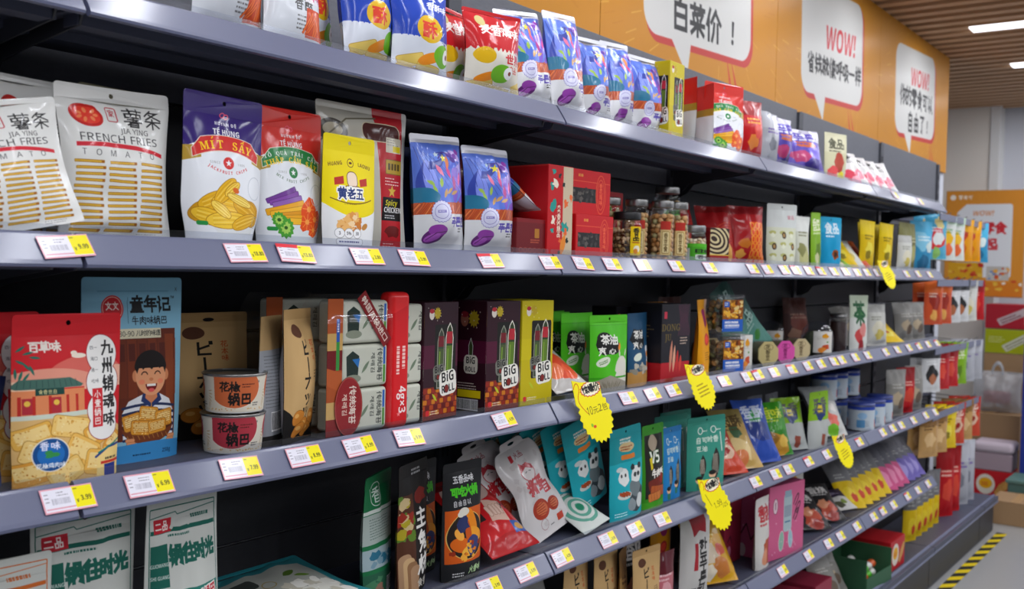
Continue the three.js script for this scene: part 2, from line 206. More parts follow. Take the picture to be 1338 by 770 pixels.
// ------------------------------------------------------------------ the designs themselves
D('fries', 360, 500, (g, W, H) => {
  fill(g, '#e4e4e0'); ell(g, 84, 100, 52, 36, '#b5201c', 0.25); ell(g, 84, 100, 42, 27, '#d8402e', 0.25);
  for (let i = 0; i < 7; i++) ell(g, 84 + Math.cos(i * 0.9) * 24, 100 + Math.sin(i * 0.9) * 15, 9, 5, '#e98a5c', i * 0.9);
  rrect(g, 152, 66, 34, 46, 5, null, '#b03038', 3); cj(g, '家', 157, 72, 24, '#b03038', { w: 1.8 });
  cj(g, '薯条', 204, 62, 62, '#2b2b2b', { gap: 0.08, w: 1.6 });
  txt(g, 'JIA YING', 236, 150, 25, '#2b2b2b', { bold: false }); txt(g, 'FRENCH FRIES', 182, 184, 37, '#2b2b2b', { bold: false, sx: 1.12 });
  g.beginPath(); g.moveTo(40, 190); g.quadraticCurveTo(220, 176, 330, 208); g.lineTo(330, 222); g.quadraticCurveTo(220, 192, 40, 204); g.fillStyle = '#c22c3a'; g.fill();
  txt(g, 'T O M A T O', 180, 230, 27, '#555', { bold: false, sp: 10 });
  for (let r = 0; r < 12; r++) for (let c = 0; c < 3; c++) { const x = 34 + c * 104 + between(-3, 3), y = 250 + r * 20; slab(g, x + 44, y, 88, 8, between(-0.04, 0.04), '#d3ab48', '#a87a26'); rect(g, x + 80, y - 4, 8, 8, '#9a6220'); }
  micro(g, 240, 480, 90, 2, '#777', 8);
});
const teHung = (top, ribbon, words, ringColor, food) => (g, W, H) => {
  fill(g, '#e6e9ec'); g.fillStyle = top; g.beginPath(); g.moveTo(0, 0); g.lineTo(W, 0); g.lineTo(W, 212); g.quadraticCurveTo(W / 2, 120, 0, 212); g.fill();
  ell(g, 165, 76, 11, 8, null, -0.6, '#d9566a', 4); ell(g, 181, 80, 11, 8, null, -0.6, '#d9566a', 4);
  txt(g, 'HUỲNH ĐỆ', 174, 116, 17, '#eee', { sp: 2 }); txt(g, 'TẾ HÙNG', 174, 152, 28, '#eee');
  for (const s of [0, 1]) poly(g, s ? [[W, 205], [W, 262], [288, 244], [288, 200]] : [[0, 205], [0, 262], [62, 244], [62, 200]], '#b0913a');
  g.beginPath(); g.moveTo(26, 214); g.lineTo(62, 168); g.quadraticCurveTo(174, 138, 288, 168); g.lineTo(324, 214); g.lineTo(318, 246); g.quadraticCurveTo(174, 176, 30, 246); g.closePath(); g.fillStyle = ribbon; g.fill(); g.strokeStyle = '#e9e0d0'; g.lineWidth = 3; g.stroke();
  words(g); ell(g, 174, 256, 23, 23, ringColor); star(g, 174, 256, 14, '#f2f2f2'); txt(g, 'SINCE', 118, 262, 13, '#999', { bold: false, sp: 2 }); txt(g, '1986', 232, 262, 13, '#999', { bold: false, sp: 2 });
  food(g); ell(g, 300, 340, 36, 44, null, 0.2, '#c3c9cf', 3); ell(g, 312, 470, 15, 22, null, 0, '#9aa0a6', 2); rrect(g, 36, 478, 46, 16, 7, '#2f8b46');
};
D('jackfruit', 350, 560, teHung('#2b1464', '#c32f2b', (g) => { arcTxt(g, 'MÍT SẤY', 174, 560, 358, 42, '#f5d02a', { serif: true, step: 0.088 }); arcTxt(g, 'JACKFRUIT CHIPS', 174, 130, 168, 16, '#c23a3a', { flip: true, step: 0.075 }); }, '#c32f2b', (g) => {
  poly(g, [[30, 420], [330, 400], [300, 520], [120, 520]], '#dfe1e0');
  for (const [x, y, a, b, r, c] of [[70, 440, 60, 36, -0.5, '#c8961e'], [280, 440, 56, 44, 0.7, '#cf9c22'], [110, 400, 66, 30, -0.4, '#dcae2c'], [190, 420, 92, 44, 0.15, '#e6ba34'], [160, 362, 64, 27, -0.85, '#e2b42e'], [190, 352, 40, 18, -0.7, '#efcb55'], [255, 424, 66, 34, 0.45, '#d9a828'], [90, 462, 70, 30, 0.25, '#e8c040'], [170, 470, 96, 32, -0.06, '#ecc84c'], [250, 472, 66, 26, -0.35, '#e0b234'], [140, 432, 48, 20, 0.6, '#f0d264'], [222, 392, 58, 17, 0.35, '#f2d874']]) { ell(g, x, y, a, b, c, r, '#a87714', 2.5); for (let i = 0; i < 5; i++) { g.save(); g.translate(x, y); g.rotate(r); line(g, [[-a * 0.7, -b * 0.5 + i * b * 0.25], [a * 0.2 * rnd(), -b * 0.6 + i * b * 0.28], [a * 0.75, -b * 0.4 + i * b * 0.22]], i % 2 ? '#f6e28c' : '#bd8a1c', 1.6); g.restore(); } }
  ell(g, 205, 356, 15, 10, '#cf6a2c', 0.4);
}));
D('mixedfruit', 350, 560, teHung('#c4332b', '#2c7d45', (g) => { arcTxt(g, 'TỔ QUẢ TRÁI CÂY', 174, 560, 374, 22, '#f0f0ec', { serif: true, step: 0.05 }); arcTxt(g, 'THẬP CẨM SẤY', 174, 560, 344, 30, '#f3cf33', { serif: true, step: 0.066 }); arcTxt(g, 'MIX FRUIT CHIPS', 174, 130, 168, 16, '#7a8a7a', { flip: true, step: 0.075 }); }, '#2c7d45', (g) => {
  poly(g, [[30, 430], [340, 420], [300, 540], [120, 530]], '#dde2e2');
  for (let i = 0; i < 3; i++) slab(g, 110 + i * 14, 350 + i * 12, 150, 20, -0.4 + i * 0.07, ['#6d3c8a', '#7e4a9a', '#8c62a8'][i], '#4e2a66');
  for (let i = 0; i < 5; i++) slab(g, 130 + i * 18, 400 + i * 13, 190, 26, -0.25 + i * 0.06, ['#e3a92e', '#ecb93c', '#d89a25'][i % 3], '#ad7416');
  for (const [x, y, r] of [[250, 400, 44], [292, 440, 42], [240, 452, 40], [284, 484, 34]]) { blob(g, x, y, r, '#d85420', 0.2); for (let k = 0; k < 8; k++) line(g, [[x, y], [x + Math.cos(k * 0.8) * r * 0.8, y + Math.sin(k * 0.8) * r * 0.8]], '#f09a4a', 3); ell(g, x, y, r * 0.3, r * 0.26, '#f0a050'); }
  for (const [x, y, r] of [[120, 480, 46], [90, 450, 34]]) { burst(g, x, y, r, 12, 0.8, '#4f9a3a'); burst(g, x, y, r * 0.6, 10, 0.75, '#a9d06a'); ell(g, x, y, 9, 7, '#2f5a22'); }
}));
D('peanutcandy', 300, 470, (g, W, H) => {
  fill(g, '#e9eaea'); g.fillStyle = '#ecd913'; g.beginPath(); g.moveTo(0, 0); g.lineTo(W, 0); g.lineTo(W, 300); g.quadraticCurveTo(W / 2, 380, 0, 280); g.fill();
  txt(g, 'HUANG', 62, 128, 22, '#5a3420', { rot: -0.16 }); txt(g, 'LAOWU', 226, 128, 22, '#5a3420', { rot: 0.16 }); ell(g, 144, 112, 17, 17, null, 0, '#5a3420', 3); ell(g, 144, 112, 9, 5, '#5a3420');
  rrect(g, 118, 148, 56, 66, 24, '#f0dcc8', '#5a3420', 3); poly(g, [[90, 246], [112, 208], [180, 208], [204, 246]], '#f6f4ee', '#5a3420', 3);
  for (const x of [74, 210]) poly(g, [[x - 22, 178], [x + 26, 168], [x + 26, 200], [x - 22, 208]], '#b0352c');
  cj(g, '黄老五', 66, 216, 46, '#22356b', { st: '#f6f4ee', sw: 5, w: 2.8, gap: 0.04 }); g.beginPath(); g.moveTo(30, 260); g.quadraticCurveTo(144, 300, 262, 258); g.strokeStyle = '#6b4a1c'; g.lineWidth = 4; g.stroke(); micro(g, 96, 282, 100, 1, '#8a6a20');
  pile(g, 70, 330, 110, 66, 26, ['#d99a55', '#e8b878', '#f1d5ab', '#c77f3e'], 20); ell(g, 214, 372, 20, 12, '#b98443', -0.5);
  for (let i = 0; i < 3; i++) { ell(g, 70 + i * 48, 402, 24, 20, '#f4f4f4', 0, '#999', 2); txt(g, ['3', '5%', '30'][i], 70 + i * 48, 409, 19, '#555'); } rrect(g, 52, 424, 150, 26, 12, '#f4f4f4', '#888', 2); micro(g, 66, 434, 116, 1, '#4a4a80', 8, 6);
});
D('spicychicken', 420, 560, (g, W, H) => {
  fill(g, '#c9c6ba'); poly(g, [[250, 0], [W, 0], [W, H], [300, H], [270, 300]], '#b3232b'); ell(g, 60, 110, 60, 46, '#4a4640'); ell(g, 60, 106, 40, 26, '#b9b19a'); line(g, [[0, 160], [120, 60], [260, 40]], '#76705f', 6);
  rrect(g, 190, 60, 190, 70, 30, '#4a1d18', '#d8cbb0', 4); rrect(g, 300, 108, 90, 60, 4, '#ded8c4'); micro(g, 306, 116, 70, 3, '#777', 10); rect(g, 340, 140, 46, 24, '#e6d21e');
  rrect(g, 300, 196, 96, 56, 3, '#b79a3a', '#7a6420', 3); for (let i = 0; i < 4; i++) rect(g, 312 + i * 19, 210, 13, 26, '#54420f'); micro(g, 296, 268, 90, 3, '#f0d8d0', 12, 4);
  star(g, 340, 320, 26, '#d9b64a'); rrect(g, 286, 344, 120, 92, 4, '#151515'); txt(g, 'Spicy', 336, 376, 30, '#d8cf2a', { skew: -0.2 }); txt(g, 'CHICKEN', 346, 404, 28, '#eee', { sx: 0.86 }); micro(g, 300, 414, 90, 2, '#ddd', 9, 4);
  blob(g, 350, 480, 36, '#6a1815', 0.3, 0.6); micro(g, 310, 526, 80, 2, '#f0d8d0', 10, 3); rect(g, 396, 0, 24, H, '#d5d4ce');
});
D('sweetpotato', 300, 520, (g, W, H) => {
  fill(g, '#dcdde4'); rect(g, 0, 40, W, 272, '#5d78cc');
  for (const [x, y, l, w, a, c] of [[20, 300, 200, 60, 0.2, '#35489f'], [80, 320, 220, 70, -0.1, '#8494e2'], [290, 310, 240, 80, -0.25, '#b29ae2'], [200, 320, 230, 50, 0.1, '#7b5cc0'], [60, 160, 130, 60, 0.9, '#2f3f92'], [270, 160, 120, 56, -0.7, '#c8b4ee'], [150, 150, 110, 30, 1.3, '#4660c4'], [40, 110, 100, 36, 1.5, '#6d8cdc'], [300, 240, 120, 40, -1.2, '#8d6cd2']]) leaf(g, x, y, l, w, a, c);
  for (let i = 0; i < 7; i++) line(g, [[10 + i * 14, 60 + i * 8], [40 + i * 40, 200 + i * 12]], '#2c3a8a', 2);
  g.beginPath(); g.moveTo(120, 110); g.quadraticCurveTo(160, 40, 230, 130); g.quadraticCurveTo(250, 240, 290, 300); g.strokeStyle = '#4c3490'; g.lineWidth = 5; g.stroke();
  for (const [x, y, c] of [[190, 90, '#5a3296'], [222, 96, '#7a3aa6'], [206, 112, '#4b2b8c'], [240, 76, '#9a44ac']]) ell(g, x, y, 16, 12, c, 0.5);
  star(g, 150, 108, 22, '#e4d93a'); star(g, 112, 92, 14, '#cfe0e8');
  for (const [x, y, a, c] of [[180, 200, -0.3, '#c94a8c'], [230, 230, 0.3, '#d4508f'], [140, 190, -0.6, '#e07a9c'], [200, 250, 0, '#a8327c'], [168, 160, 0.1, '#e58a5a']]) leaf(g, x, y, 66, 20, a, c);
  for (const [x, y, a] of [[100, 262, -0.7], [120, 240, 0.1], [86, 230, -1.1], [150, 268, 0.9], [176, 270, 1.2], [132, 286, 0.4]]) leaf(g, x, y, 46, 17, a, a > 0.3 ? '#c9a06a' : '#a6c45e');
  ell(g, 20, 280, 90, 40, '#27718f'); ell(g, 276, 300, 50, 34, '#7b49b4');
  rect(g, 0, 306, W, 52, '#bd5a32'); for (let i = 0; i < 22; i++) slab(g, i * 15 + 4, 332 + between(-6, 6), 8, 56, 0.5 + between(-0.2, 0.2), ['#d97f4c', '#c7653a', '#b34f2c'][i % 3], '#93401f');
  rect(g, 0, 358, W, 170, '#dfe0e2'); burst(g, 112, 346, 50, 20, 0.92, '#d9d9ee', '#6a62a8', 2); ell(g, 112, 346, 32, 32, null, 0, '#6a62a8', 2); rect(g, 92, 340, 40, 12, '#8c86bf'); micro(g, 96, 344, 34, 1, '#e8e8f4', 6, 3);
  cj(g, '푸른한', 160, 372, 42, '#4b3a9c', { w: 3.4, gap: 0.05 }); micro(g, 224, 422, 40, 2, '#333', 12, 6);
  ell(g, 84, 452, 54, 32, '#5c2268', -0.35); ell(g, 100, 430, 44, 26, '#8a3f98', 0.1); ell(g, 76, 460, 36, 16, '#a65cb4', -0.3); line(g, [[50, 470], [90, 440], [140, 436]], '#3f1549', 3);
});
D('redcracker', 400, 600, (g, W, H) => {
  fill(g, '#bd252d'); cj(g, '百草味', 54, 96, 36, '#efe6dc', { w: 3.4, gap: 0 });
  for (const [x, y, a, b, c] of [[260, 240, 160, 90, '#cf6a60'], [120, 260, 190, 70, '#dd9a86'], [360, 270, 120, 80, '#e3b09a'], [40, 290, 130, 60, '#e7c4a8']]) { g.beginPath(); g.ellipse(x, y, a, b, 0, Math.PI, 0); g.fillStyle = c; g.fill(); }
  ell(g, 228, 150, 26, 9, '#f0e4d4'); ell(g, 212, 140, 12, 8, '#f0e4d4'); for (let i = 0; i < 9; i++) leaf(g, 10 + (i % 3) * 22, 130 + i * 9, 40, 9, 1 + i * 0.35, '#2d6a5c');
  rect(g, 0, 264, 240, 86, '#d98c62'); poly(g, [[-10, 252], [20, 226], [190, 224], [236, 250], [228, 258], [10, 260]], '#48685f'); for (let i = 0; i < 11; i++) line(g, [[18 + i * 19, 230], [14 + i * 20, 254]], '#2f4c46', 2);
  rect(g, 70, 258, 96, 24, '#20433c'); cj(g, '食香世自', 80, 263, 14, '#e8d8a0', { w: 2 });
  for (const x of [16, 60, 112, 172, 206]) rect(g, x, 284, 10, 66, '#b2332c'); for (const x of [28, 122]) { rect(g, x, 290, 32, 56, '#a8343e'); ell(g, x + 16, 308, 10, 10, '#e4c05a'); }
  poly(g, [[0, 350], [250, 344], [330, 372], [0, 380]], '#cfd6c8'); poly(g, [[0, 366], [300, 360], [W, 420], [W, H], [0, H]], '#d9b67c');
  for (const [x, y, w, h, r, c] of [[60, 420, 130, 70, -0.3, '#e2b45c'], [190, 400, 140, 74, 0.2, '#ecc87c'], [300, 430, 120, 80, -0.4, '#dda850'], [90, 490, 140, 80, 0.3, '#efcf8a'], [230, 490, 130, 96, 0.5, '#e6ba66'], [50, 550, 120, 80, -0.2, '#d99f48'], [170, 560, 130, 80, -0.5, '#eac67a'], [300, 540, 120, 90, 0.2, '#e4b45e'], [370, 480, 90, 90, 0.6, '#d59a44']]) toast(g, x, y, w, h, r, c, '#a8762c');
  poly(g, [[286, 600], [296, 500], [400, 470], [400, 600]], '#f0d590'); line(g, [[284, 520], [340, 490], [398, 486]], '#2a3b78', 9); line(g, [[296, 506], [398, 470]], '#1d7a70', 6); rect(g, 306, 540, 94, 10, '#c0392b'); rect(g, 322, 552, 60, 48, '#24357a'); micro(g, 326, 528, 66, 1, '#222', 8, 8);
  g.beginPath(); for (const [x, y, a, b] of [[318, 150, 62, 70], [318, 250, 68, 70], [318, 350, 66, 66], [318, 410, 62, 50]]) { g.moveTo(x + a, y); g.ellipse(x, y, a, b, 0, 0, 7); } g.fillStyle = '#eceae6'; g.strokeStyle = '#8d1c24'; g.lineWidth = 5; g.stroke(); g.fill();
  cj(g, '九州销魂味', 318, 100, 54, '#1c1a1a', { v: 1, gap: 0.2, w: 2.6, sx: 0.9 }); for (const [i, s] of ['四一', '海口', '通一', '吃味'].entries()) cj(g, s, 270, 118 + i * 40, 14, '#444', { w: 1.4 });
  rect(g, 272, 272, 42, 140, '#bf2b33'); cj(g, '小壹锅巴', 279, 280, 27, '#f0eae2', { v: 1, gap: 0.2, w: 2.4 });
  ell(g, 116, 490, 62, 58, '#1d4f86', 0, '#e9e4d8', 4); ell(g, 116, 490, 46, 42, '#2a6db0'); blob(g, 116, 490, 24, '#3f8f52', 0.4, 0.6); cj(g, '香味', 80, 444, 28, '#eef', { w: 2.6, gap: 0.3 }); cj(g, '花椒鸡肉味', 66, 518, 18, '#fff', { w: 2.4 });
});
D('bluecracker', 420, 640, (g, W, H) => {
  fill(g, '#86b4c8'); rect(g, 60, 46, 300, 4, '#6f9fb5'); ell(g, 122, 108, 46, 46, '#b2252c'); ell(g, 122, 108, 40, 40, null, 0, '#e9d9c8', 2); cj(g, '文文', 94, 86, 25, '#f1e9df', { w: 3 }); micro(g, 98, 122, 46, 1, '#eee', 6, 6); line(g, [[186, 70], [186, 160]], '#3a5a6a', 2);
  cj(g, '童年记', 198, 66, 54, '#17181a', { w: 3, gap: 0.06 }); cj(g, '牛肉味锅巴', 202, 136, 28, '#1d1d1f', { w: 2.2, gap: 0.1 }); txt(g, 'TM', 378, 74, 12, '#222'); txt(g, 'X', 394, 48, 18, '#333', { bold: false });
  rect(g, 128, 180, 260, 384, '#5f2c1c'); for (let i = 0; i < 6; i++) { rect(g, 132 + i * 44, 216, 38, 200, i % 2 ? '#70351f' : '#67301d'); rect(g, 138 + i * 44, 230, 26, 60, '#52241a'); } rect(g, 340, 200, 40, 300, '#7e3f24');
  rect(g, 128, 178, 196, 34, '#d9d3b8'); txt(g, '80-90', 176, 204, 26, '#2b2b2b', { bold: false }); cj(g, '儿时的味道', 216, 184, 20, '#2b2b2b', { w: 2, gap: 0.06 });
  // laughing boy in a striped collar shirt, holding a bowl
  poly(g, [[150, 470], [176, 428], [232, 408], [310, 408], [356, 430], [380, 480], [380, 560], [150, 560]], '#dfe1e4'); for (let i = 0; i < 6; i++) { g.beginPath(); g.moveTo(152, 452 + i * 22); g.quadraticCurveTo(266, 430 + i * 22, 380, 456 + i * 22); g.strokeStyle = '#26304f'; g.lineWidth = 9; g.stroke(); }
  poly(g, [[236, 404], [306, 404], [318, 430], [272, 456], [228, 430]], '#27345e'); poly(g, [[250, 392], [294, 392], [298, 420], [272, 440], [246, 420]], '#c8835e');
  ell(g, 206, 342, 13, 20, '#c98660'); ell(g, 340, 342, 13, 20, '#c98660'); ell(g, 273, 340, 66, 72, '#dc9f78'); g.beginPath(); g.ellipse(273, 316, 70, 62, 0, Math.PI, 0); g.fillStyle = '#1a1413'; g.fill(); poly(g, [[204, 314], [214, 334], [226, 306], [240, 322], [256, 306], [276, 322], [294, 306], [312, 320], [324, 306], [336, 336], [342, 312]], '#1a1413');
  for (const s of [-1, 1]) { g.beginPath(); g.arc(273 + s * 28, 342, 13, Math.PI * 1.1, Math.PI * 1.9); g.strokeStyle = '#2a1712'; g.lineWidth = 4; g.stroke(); ell(g, 273 + s * 40, 364, 13, 9, '#e08a6a'); } ell(g, 273, 356, 9, 6, '#c67f58'); g.beginPath(); g.ellipse(273, 372, 25, 27, 0, 0, Math.PI); g.fillStyle = '#6a1414'; g.fill(); rect(g, 254, 372, 38, 8, '#f2ede6'); ell(g, 273, 394, 13, 7, '#cf5a5a'); line(g, [[272, 440], [272, 462]], '#d8a24a', 3);
  g.beginPath(); g.ellipse(262, 520, 116, 60, 0, 0, Math.PI); g.fillStyle = '#6d3a20'; g.fill(); for (let i = 0; i < 9; i++) line(g, [[168 + i * 22, 548], [176 + i * 22, 562]], '#a6743e', 3); ell(g, 262, 518, 116, 22, '#4c2615');
  for (const [x, y, w, h, r] of [[190, 500, 76, 56, -0.2], [260, 478, 80, 54, 0.15], [330, 496, 82, 60, -0.1], [226, 522, 84, 50, 0.1], [300, 522, 84, 46, -0.1]]) { toast(g, x, y, w, h, r, '#d2953a', '#8a5418'); g.save(); g.translate(x, y); g.rotate(r); for (let i = 0; i < 6; i++) line(g, [[-w * 0.4, -h * 0.3 + i * h * 0.12], [w * 0.4, -h * 0.32 + i * h * 0.12]], '#a8681e', 1.6); g.restore(); }
  for (const x of [160, 352]) for (let i = 0; i < 4; i++) rrect(g, x + (x < 200 ? i * 4 : -i * 4), 556 + i * 12, 38, 13, 6, '#d4956c', '#a8683f', 1.5);
  g.beginPath(); g.moveTo(0, 596); g.quadraticCurveTo(210, 560, W, 580); g.lineTo(W, H); g.lineTo(0, H); g.fillStyle = '#3f86b8'; g.fill(); micro(g, 190, 612, 130, 1, '#12304a', 8, 5); txt(g, '258g', 350, 618, 20, '#12304a');
});
const bowlWrap = (disc) => (g, W, H) => {
  fill(g, '#d8d2c2'); for (let i = 0; i < 70; i++) ell(g, rnd() * W, H - 14 + between(-5, 5), 4, 3, '#c8a05a');
  for (const k of [0, 1, 2]) { const x = k * 360 + 120; ell(g, x, 60, 150, 110, disc, 0, '#ece4d2', 3); cj(g, '花椒', x - 84, 26, 52, '#191615', { w: 3, gap: 0.1 }); cj(g, '锅巴', x - 34, 88, 62, '#191615', { w: 3.4, gap: 0.12 }); micro(g, x + 40, 36, 80, 2, '#4a2018', 14, 6); cj(g, '油', x + 138, 20, 12, '#555'); micro(g, x + 110, 140, 60, 2, '#444', 12, 6); for (let j = 0; j < 6; j++) leaf(g, x + 190, 80 + j * 12, 34, 6, 1.4 + j * 0.3, '#b9a27a'); }
};
D('bowlorange', 1080, 190, bowlWrap('#bf6a44')); D('bowlcrimson', 1080, 190, bowlWrap('#a33a45'));
D('peanuttan', 300, 520, (g, W, H) => {
  fill(g, '#c8a878'); rect(g, 0, 0, W, 40, '#b8986a'); rect(g, 0, 430, W, 90, '#141210'); poly(g, [[0, 430], [0, 380], [60, 430]], '#141210');
  ell(g, 92, 84, 40, 26, '#5a3a2a'); cj(g, 'ピーナッツ', 96, 120, 62, '#161412', { v: 1, gap: 0.02, w: 2.8 }); cj(g, '花本味', 190, 120, 26, '#b8552c', { v: 1, w: 2 }); micro(g, 200, 240, 60, 3, '#5a4028', 12, 5);
  for (const [x, y] of [[80, 420], [140, 450], [210, 425], [110, 470], [190, 474]]) { ell(g, x, y, 40, 30, '#c9853a', between(-0.5, 0.5), '#8a5418', 2); ell(g, x - 8, y - 8, 16, 9, '#e5b26a'); }
});
D('packback', 260, 460, (g, W, H) => { fill(g, '#8f9296'); rect(g, 0, 0, W, 120, '#a98e66'); for (let i = 0; i < 16; i++) micro(g, 30, 140 + i * 12, 190, 1, '#5c6064', 12, 3); barcode(g, 70, 340, 120, 70); rect(g, 0, 424, W, 36, '#1a1817'); });
D('seaweedpack', 260, 150, (g, W, H) => {
  fill(g, '#c9cbbd'); rrect(g, 4, 4, W - 8, H - 8, 8, null, '#aeb0a2', 3); poly(g, [[26, 40], [60, 22], [96, 40], [90, 110], [30, 112]], '#23312c'); ell(g, 64, 116, 44, 14, '#8a9080'); poly(g, [[58, 50], [100, 48], [92, 80]], '#2f6fae'); leaf(g, 110, 100, 60, 14, 0.8, '#6f7f6a');
  g.save(); g.translate(226, 18); g.rotate(Math.PI / 2); cj(g, '传统海苔', 0, 0, 27, '#3a3f3a', { w: 2.2, gap: 0.06 }); cj(g, '재래김', 14, 42, 22, '#3a3f3a', { w: 2.2, gap: 0.1 }); g.restore();
  rect(g, 232, 14, 12, 60, '#2a5fa8'); rect(g, 232, 76, 12, 60, '#4f8a3a');
});
D('seaweedband', 120, 480, (g, W, H) => {
  fill(g, '#a5552c'); rect(g, 0, 120, W, 60, '#c6a468'); rect(g, 0, 180, W, 70, '#6a1a1c'); poly(g, [[0, 240], [W, 260], [W, 330], [0, 300]], '#b25f34'); rect(g, 0, 360, W, 60, '#c9a870'); rect(g, 0, 420, W, 60, '#7a2322'); rect(g, 70, 70, 26, 110, '#2758a5'); txt(g, 'NH', 76, 84, 22, '#eee', { rot: Math.PI / 2, al: 'l' }); rect(g, 70, 150, 26, 100, '#3f8f46');
});
D('seaweedoval', 200, 300, (g, W, H) => { fill(g, '#7b1d20'); ell(g, 100, 150, 96, 146, '#8a2326', 0, '#b06a5a', 3); g.save(); g.translate(150, 46); g.rotate(Math.PI / 2); cj(g, '传统海苔', 0, 0, 46, '#eadfd2', { w: 2.4, gap: 0.08 }); cj(g, '재래김', 40, 64, 34, '#e8d8c8', { w: 2.4, gap: 0.12 }); g.restore(); });
D('seaweedsash', 260, 70, (g, W, H) => { fill(g, '#7b1d20'); cj(g, '韩国原装进口', 14, 16, 35, '#efe4d8', { w: 2.4, gap: 0.12 }); });
D('redstrip', 90, 480, (g, W, H) => { fill(g, '#c5181e'); poly(g, [[0, 0], [90, 0], [90, 40], [0, 80]], '#d42a2a'); g.save(); g.translate(66, 190); g.rotate(Math.PI / 2); micro(g, 0, 0, 130, 2, '#f2c8c0', 26, 14); txt(g, '4g×3', 190, 26, 44, '#f6e8e4'); g.restore(); star(g, 40, 430, 10, '#e88'); });
const bigRoll = (bg, mid, low) => (g, W, H) => {
  fill(g, bg); rect(g, 0, H * 0.36, W, H * 0.2, mid); rect(g, 0, H * 0.72, W, H * 0.28, low); if (low !== bg) for (let r = 0; r < 5; r++) for (let c = 0; c < 9; c++) rrect(g, c * 36 - (r % 2) * 16, H * 0.73 + r * 28, 32, 24, 6, ['#8a2c1c', '#a84a1e', '#c47a22', '#5c1414'][(r * 3 + c * 2) % 4]);
  burst(g, 112, 52, 34, 12, 0.7, '#b8a22c'); ell(g, 62, 58, 22, 26, '#e0d6cc'); ell(g, 62, 40, 20, 12, '#a82a34'); for (let i = 0; i < 9; i++) star(g, 30 + i * 16, 24 + (i * 29) % 80, 4, '#e9e4d4');
  rrect(g, 92, 110, 190, 330, 12, '#16140f');
  const roll = (x, y, s, dim) => { g.save(); g.translate(x, y); g.rotate(0.03); poly(g, [[-30 * s, 60 * s], [-18 * s, 14 * s], [0, -10 * s], [18 * s, 14 * s], [30 * s, 60 * s], [26 * s, 300 * s], [-26 * s, 300 * s]], dim ? '#3a4436' : '#2f3d22', dim ? '#9a9c8c' : '#efece0', 6); rect(g, -24 * s, 30 * s, 48 * s, 56 * s, dim ? '#6d1f26' : '#a82a34'); rect(g, -24 * s, 96 * s, 48 * s, 130 * s, dim ? '#4b5a34' : '#5f7a2c'); rect(g, -14 * s, 110 * s, 10 * s, 110 * s, '#7c9a3c'); g.restore(); };
  roll(150, 140, 0.98, true); roll(226, 116, 1.1, false);
  for (const [x, y, k, dim] of [[134, 356, 0.8, 1], [216, 410, 1.2, 0]]) { g.save(); g.translate(x, y); g.rotate(-0.1); rrect(g, -64 * k, -52 * k, 128 * k, 106 * k, 30 * k, dim ? '#77786e' : '#efece2'); txt(g, 'BiG', 0, -4 * k, 60 * k, '#141414'); txt(g, 'R  LL', 0, 42 * k, 46 * k, '#141414'); ell(g, -12 * k, 26 * k, 16 * k, 17 * k, '#7a2620', 0, '#141414', 3); g.restore(); }
  leaf(g, 120, 500, 60, 16, -0.8, '#b7c23a'); rrect(g, 24, 540, 30, 30, 8, '#c8323a'); micro(g, 62, 546, 90, 2, '#e8dcc0', 12, 6);
};
D('rollmaroon', 300, 590, bigRoll('#2a0a18', '#4a0c2c', '#6e2416')); D('rollyellow', 300, 590, bigRoll('#c2b215', '#c9ba1a', '#c2b215'));
D('rollside', 300, 590, (g, W, H) => {
  fill(g, '#2a0a18'); rect(g, 0, 212, W, 118, '#4a0c2c'); burst(g, 190, 96, 50, 12, 0.7, '#a8922c'); ell(g, 110, 100, 34, 40, '#8e5a4a'); ell(g, 110, 74, 32, 16, '#7a1f2a'); for (let i = 0; i < 8; i++) star(g, 60 + i * 26, 40 + (i * 37) % 120, 6, '#d8ccc0');
  poly(g, [[150, 240], [168, 200], [186, 240], [182, 330], [154, 330]], '#3c4a2a', '#ddd', 4); rrect(g, 110, 290, 120, 100, 30, '#d8d4c8'); txt(g, 'BiG', 168, 336, 50, '#141414'); txt(g, 'ROLL', 168, 380, 38, '#141414');
  micro(g, 60, 440, 170, 3, '#d8ccc0', 14, 5); rect(g, 60, 478, 200, 40, '#d9c31c'); barcode(g, 50, 526, 190, 60);
});
D('greenpuff', 300, 500, (g, W, H) => {
  fill(g, '#57b82a'); rect(g, 0, 0, W, 60, '#63c534'); line(g, [[0, 64], [W, 64]], '#4aa022', 3); blob(g, 110, 190, 84, '#171717', 0.2, 0.9); ell(g, 90, 150, 50, 40, '#171717'); ell(g, 150, 210, 60, 46, '#171717'); cj(g, '茶油', 66, 128, 60, '#efeee6', { w: 3, gap: 0.04 }); cj(g, '爽心', 44, 206, 50, '#efeee6', { w: 2.8, gap: 0.5 }); txt(g, '<', 128, 248, 44, '#efeee6');
  g.save(); g.translate(80, 300); g.rotate(-0.3); ell(g, 0, 0, 52, 30, '#dfe6d4'); micro(g, -34, -8, 68, 2, '#4b7a32', 12, 7); g.restore();
  leaf(g, 200, 240, 60, 26, 0.1, '#e28a2c'); for (const [x, y, r] of [[230, 330, 60], [216, 400, 40], [256, 420, 40]]) blob(g, x, y, r, '#dfdccf', 0.2); leaf(g, 210, 280, 60, 14, -0.2, '#dcd8cc'); leaf(g, 262, 276, 56, 14, 0.3, '#dcd8cc');
  rect(g, 0, 400, W, 12, '#3f9a1e'); poly(g, [[0, 430], [130, 390], [W, 450], [W, 500], [0, 500]], '#9a9486'); for (let i = 0; i < 16; i++) leaf(g, 60 + i * 9, 470 + (i % 3) * 8, 50, 6, -0.6 + i * 0.08, '#77705c'); rect(g, 0, 460, 40, 40, '#2f86c0');
});
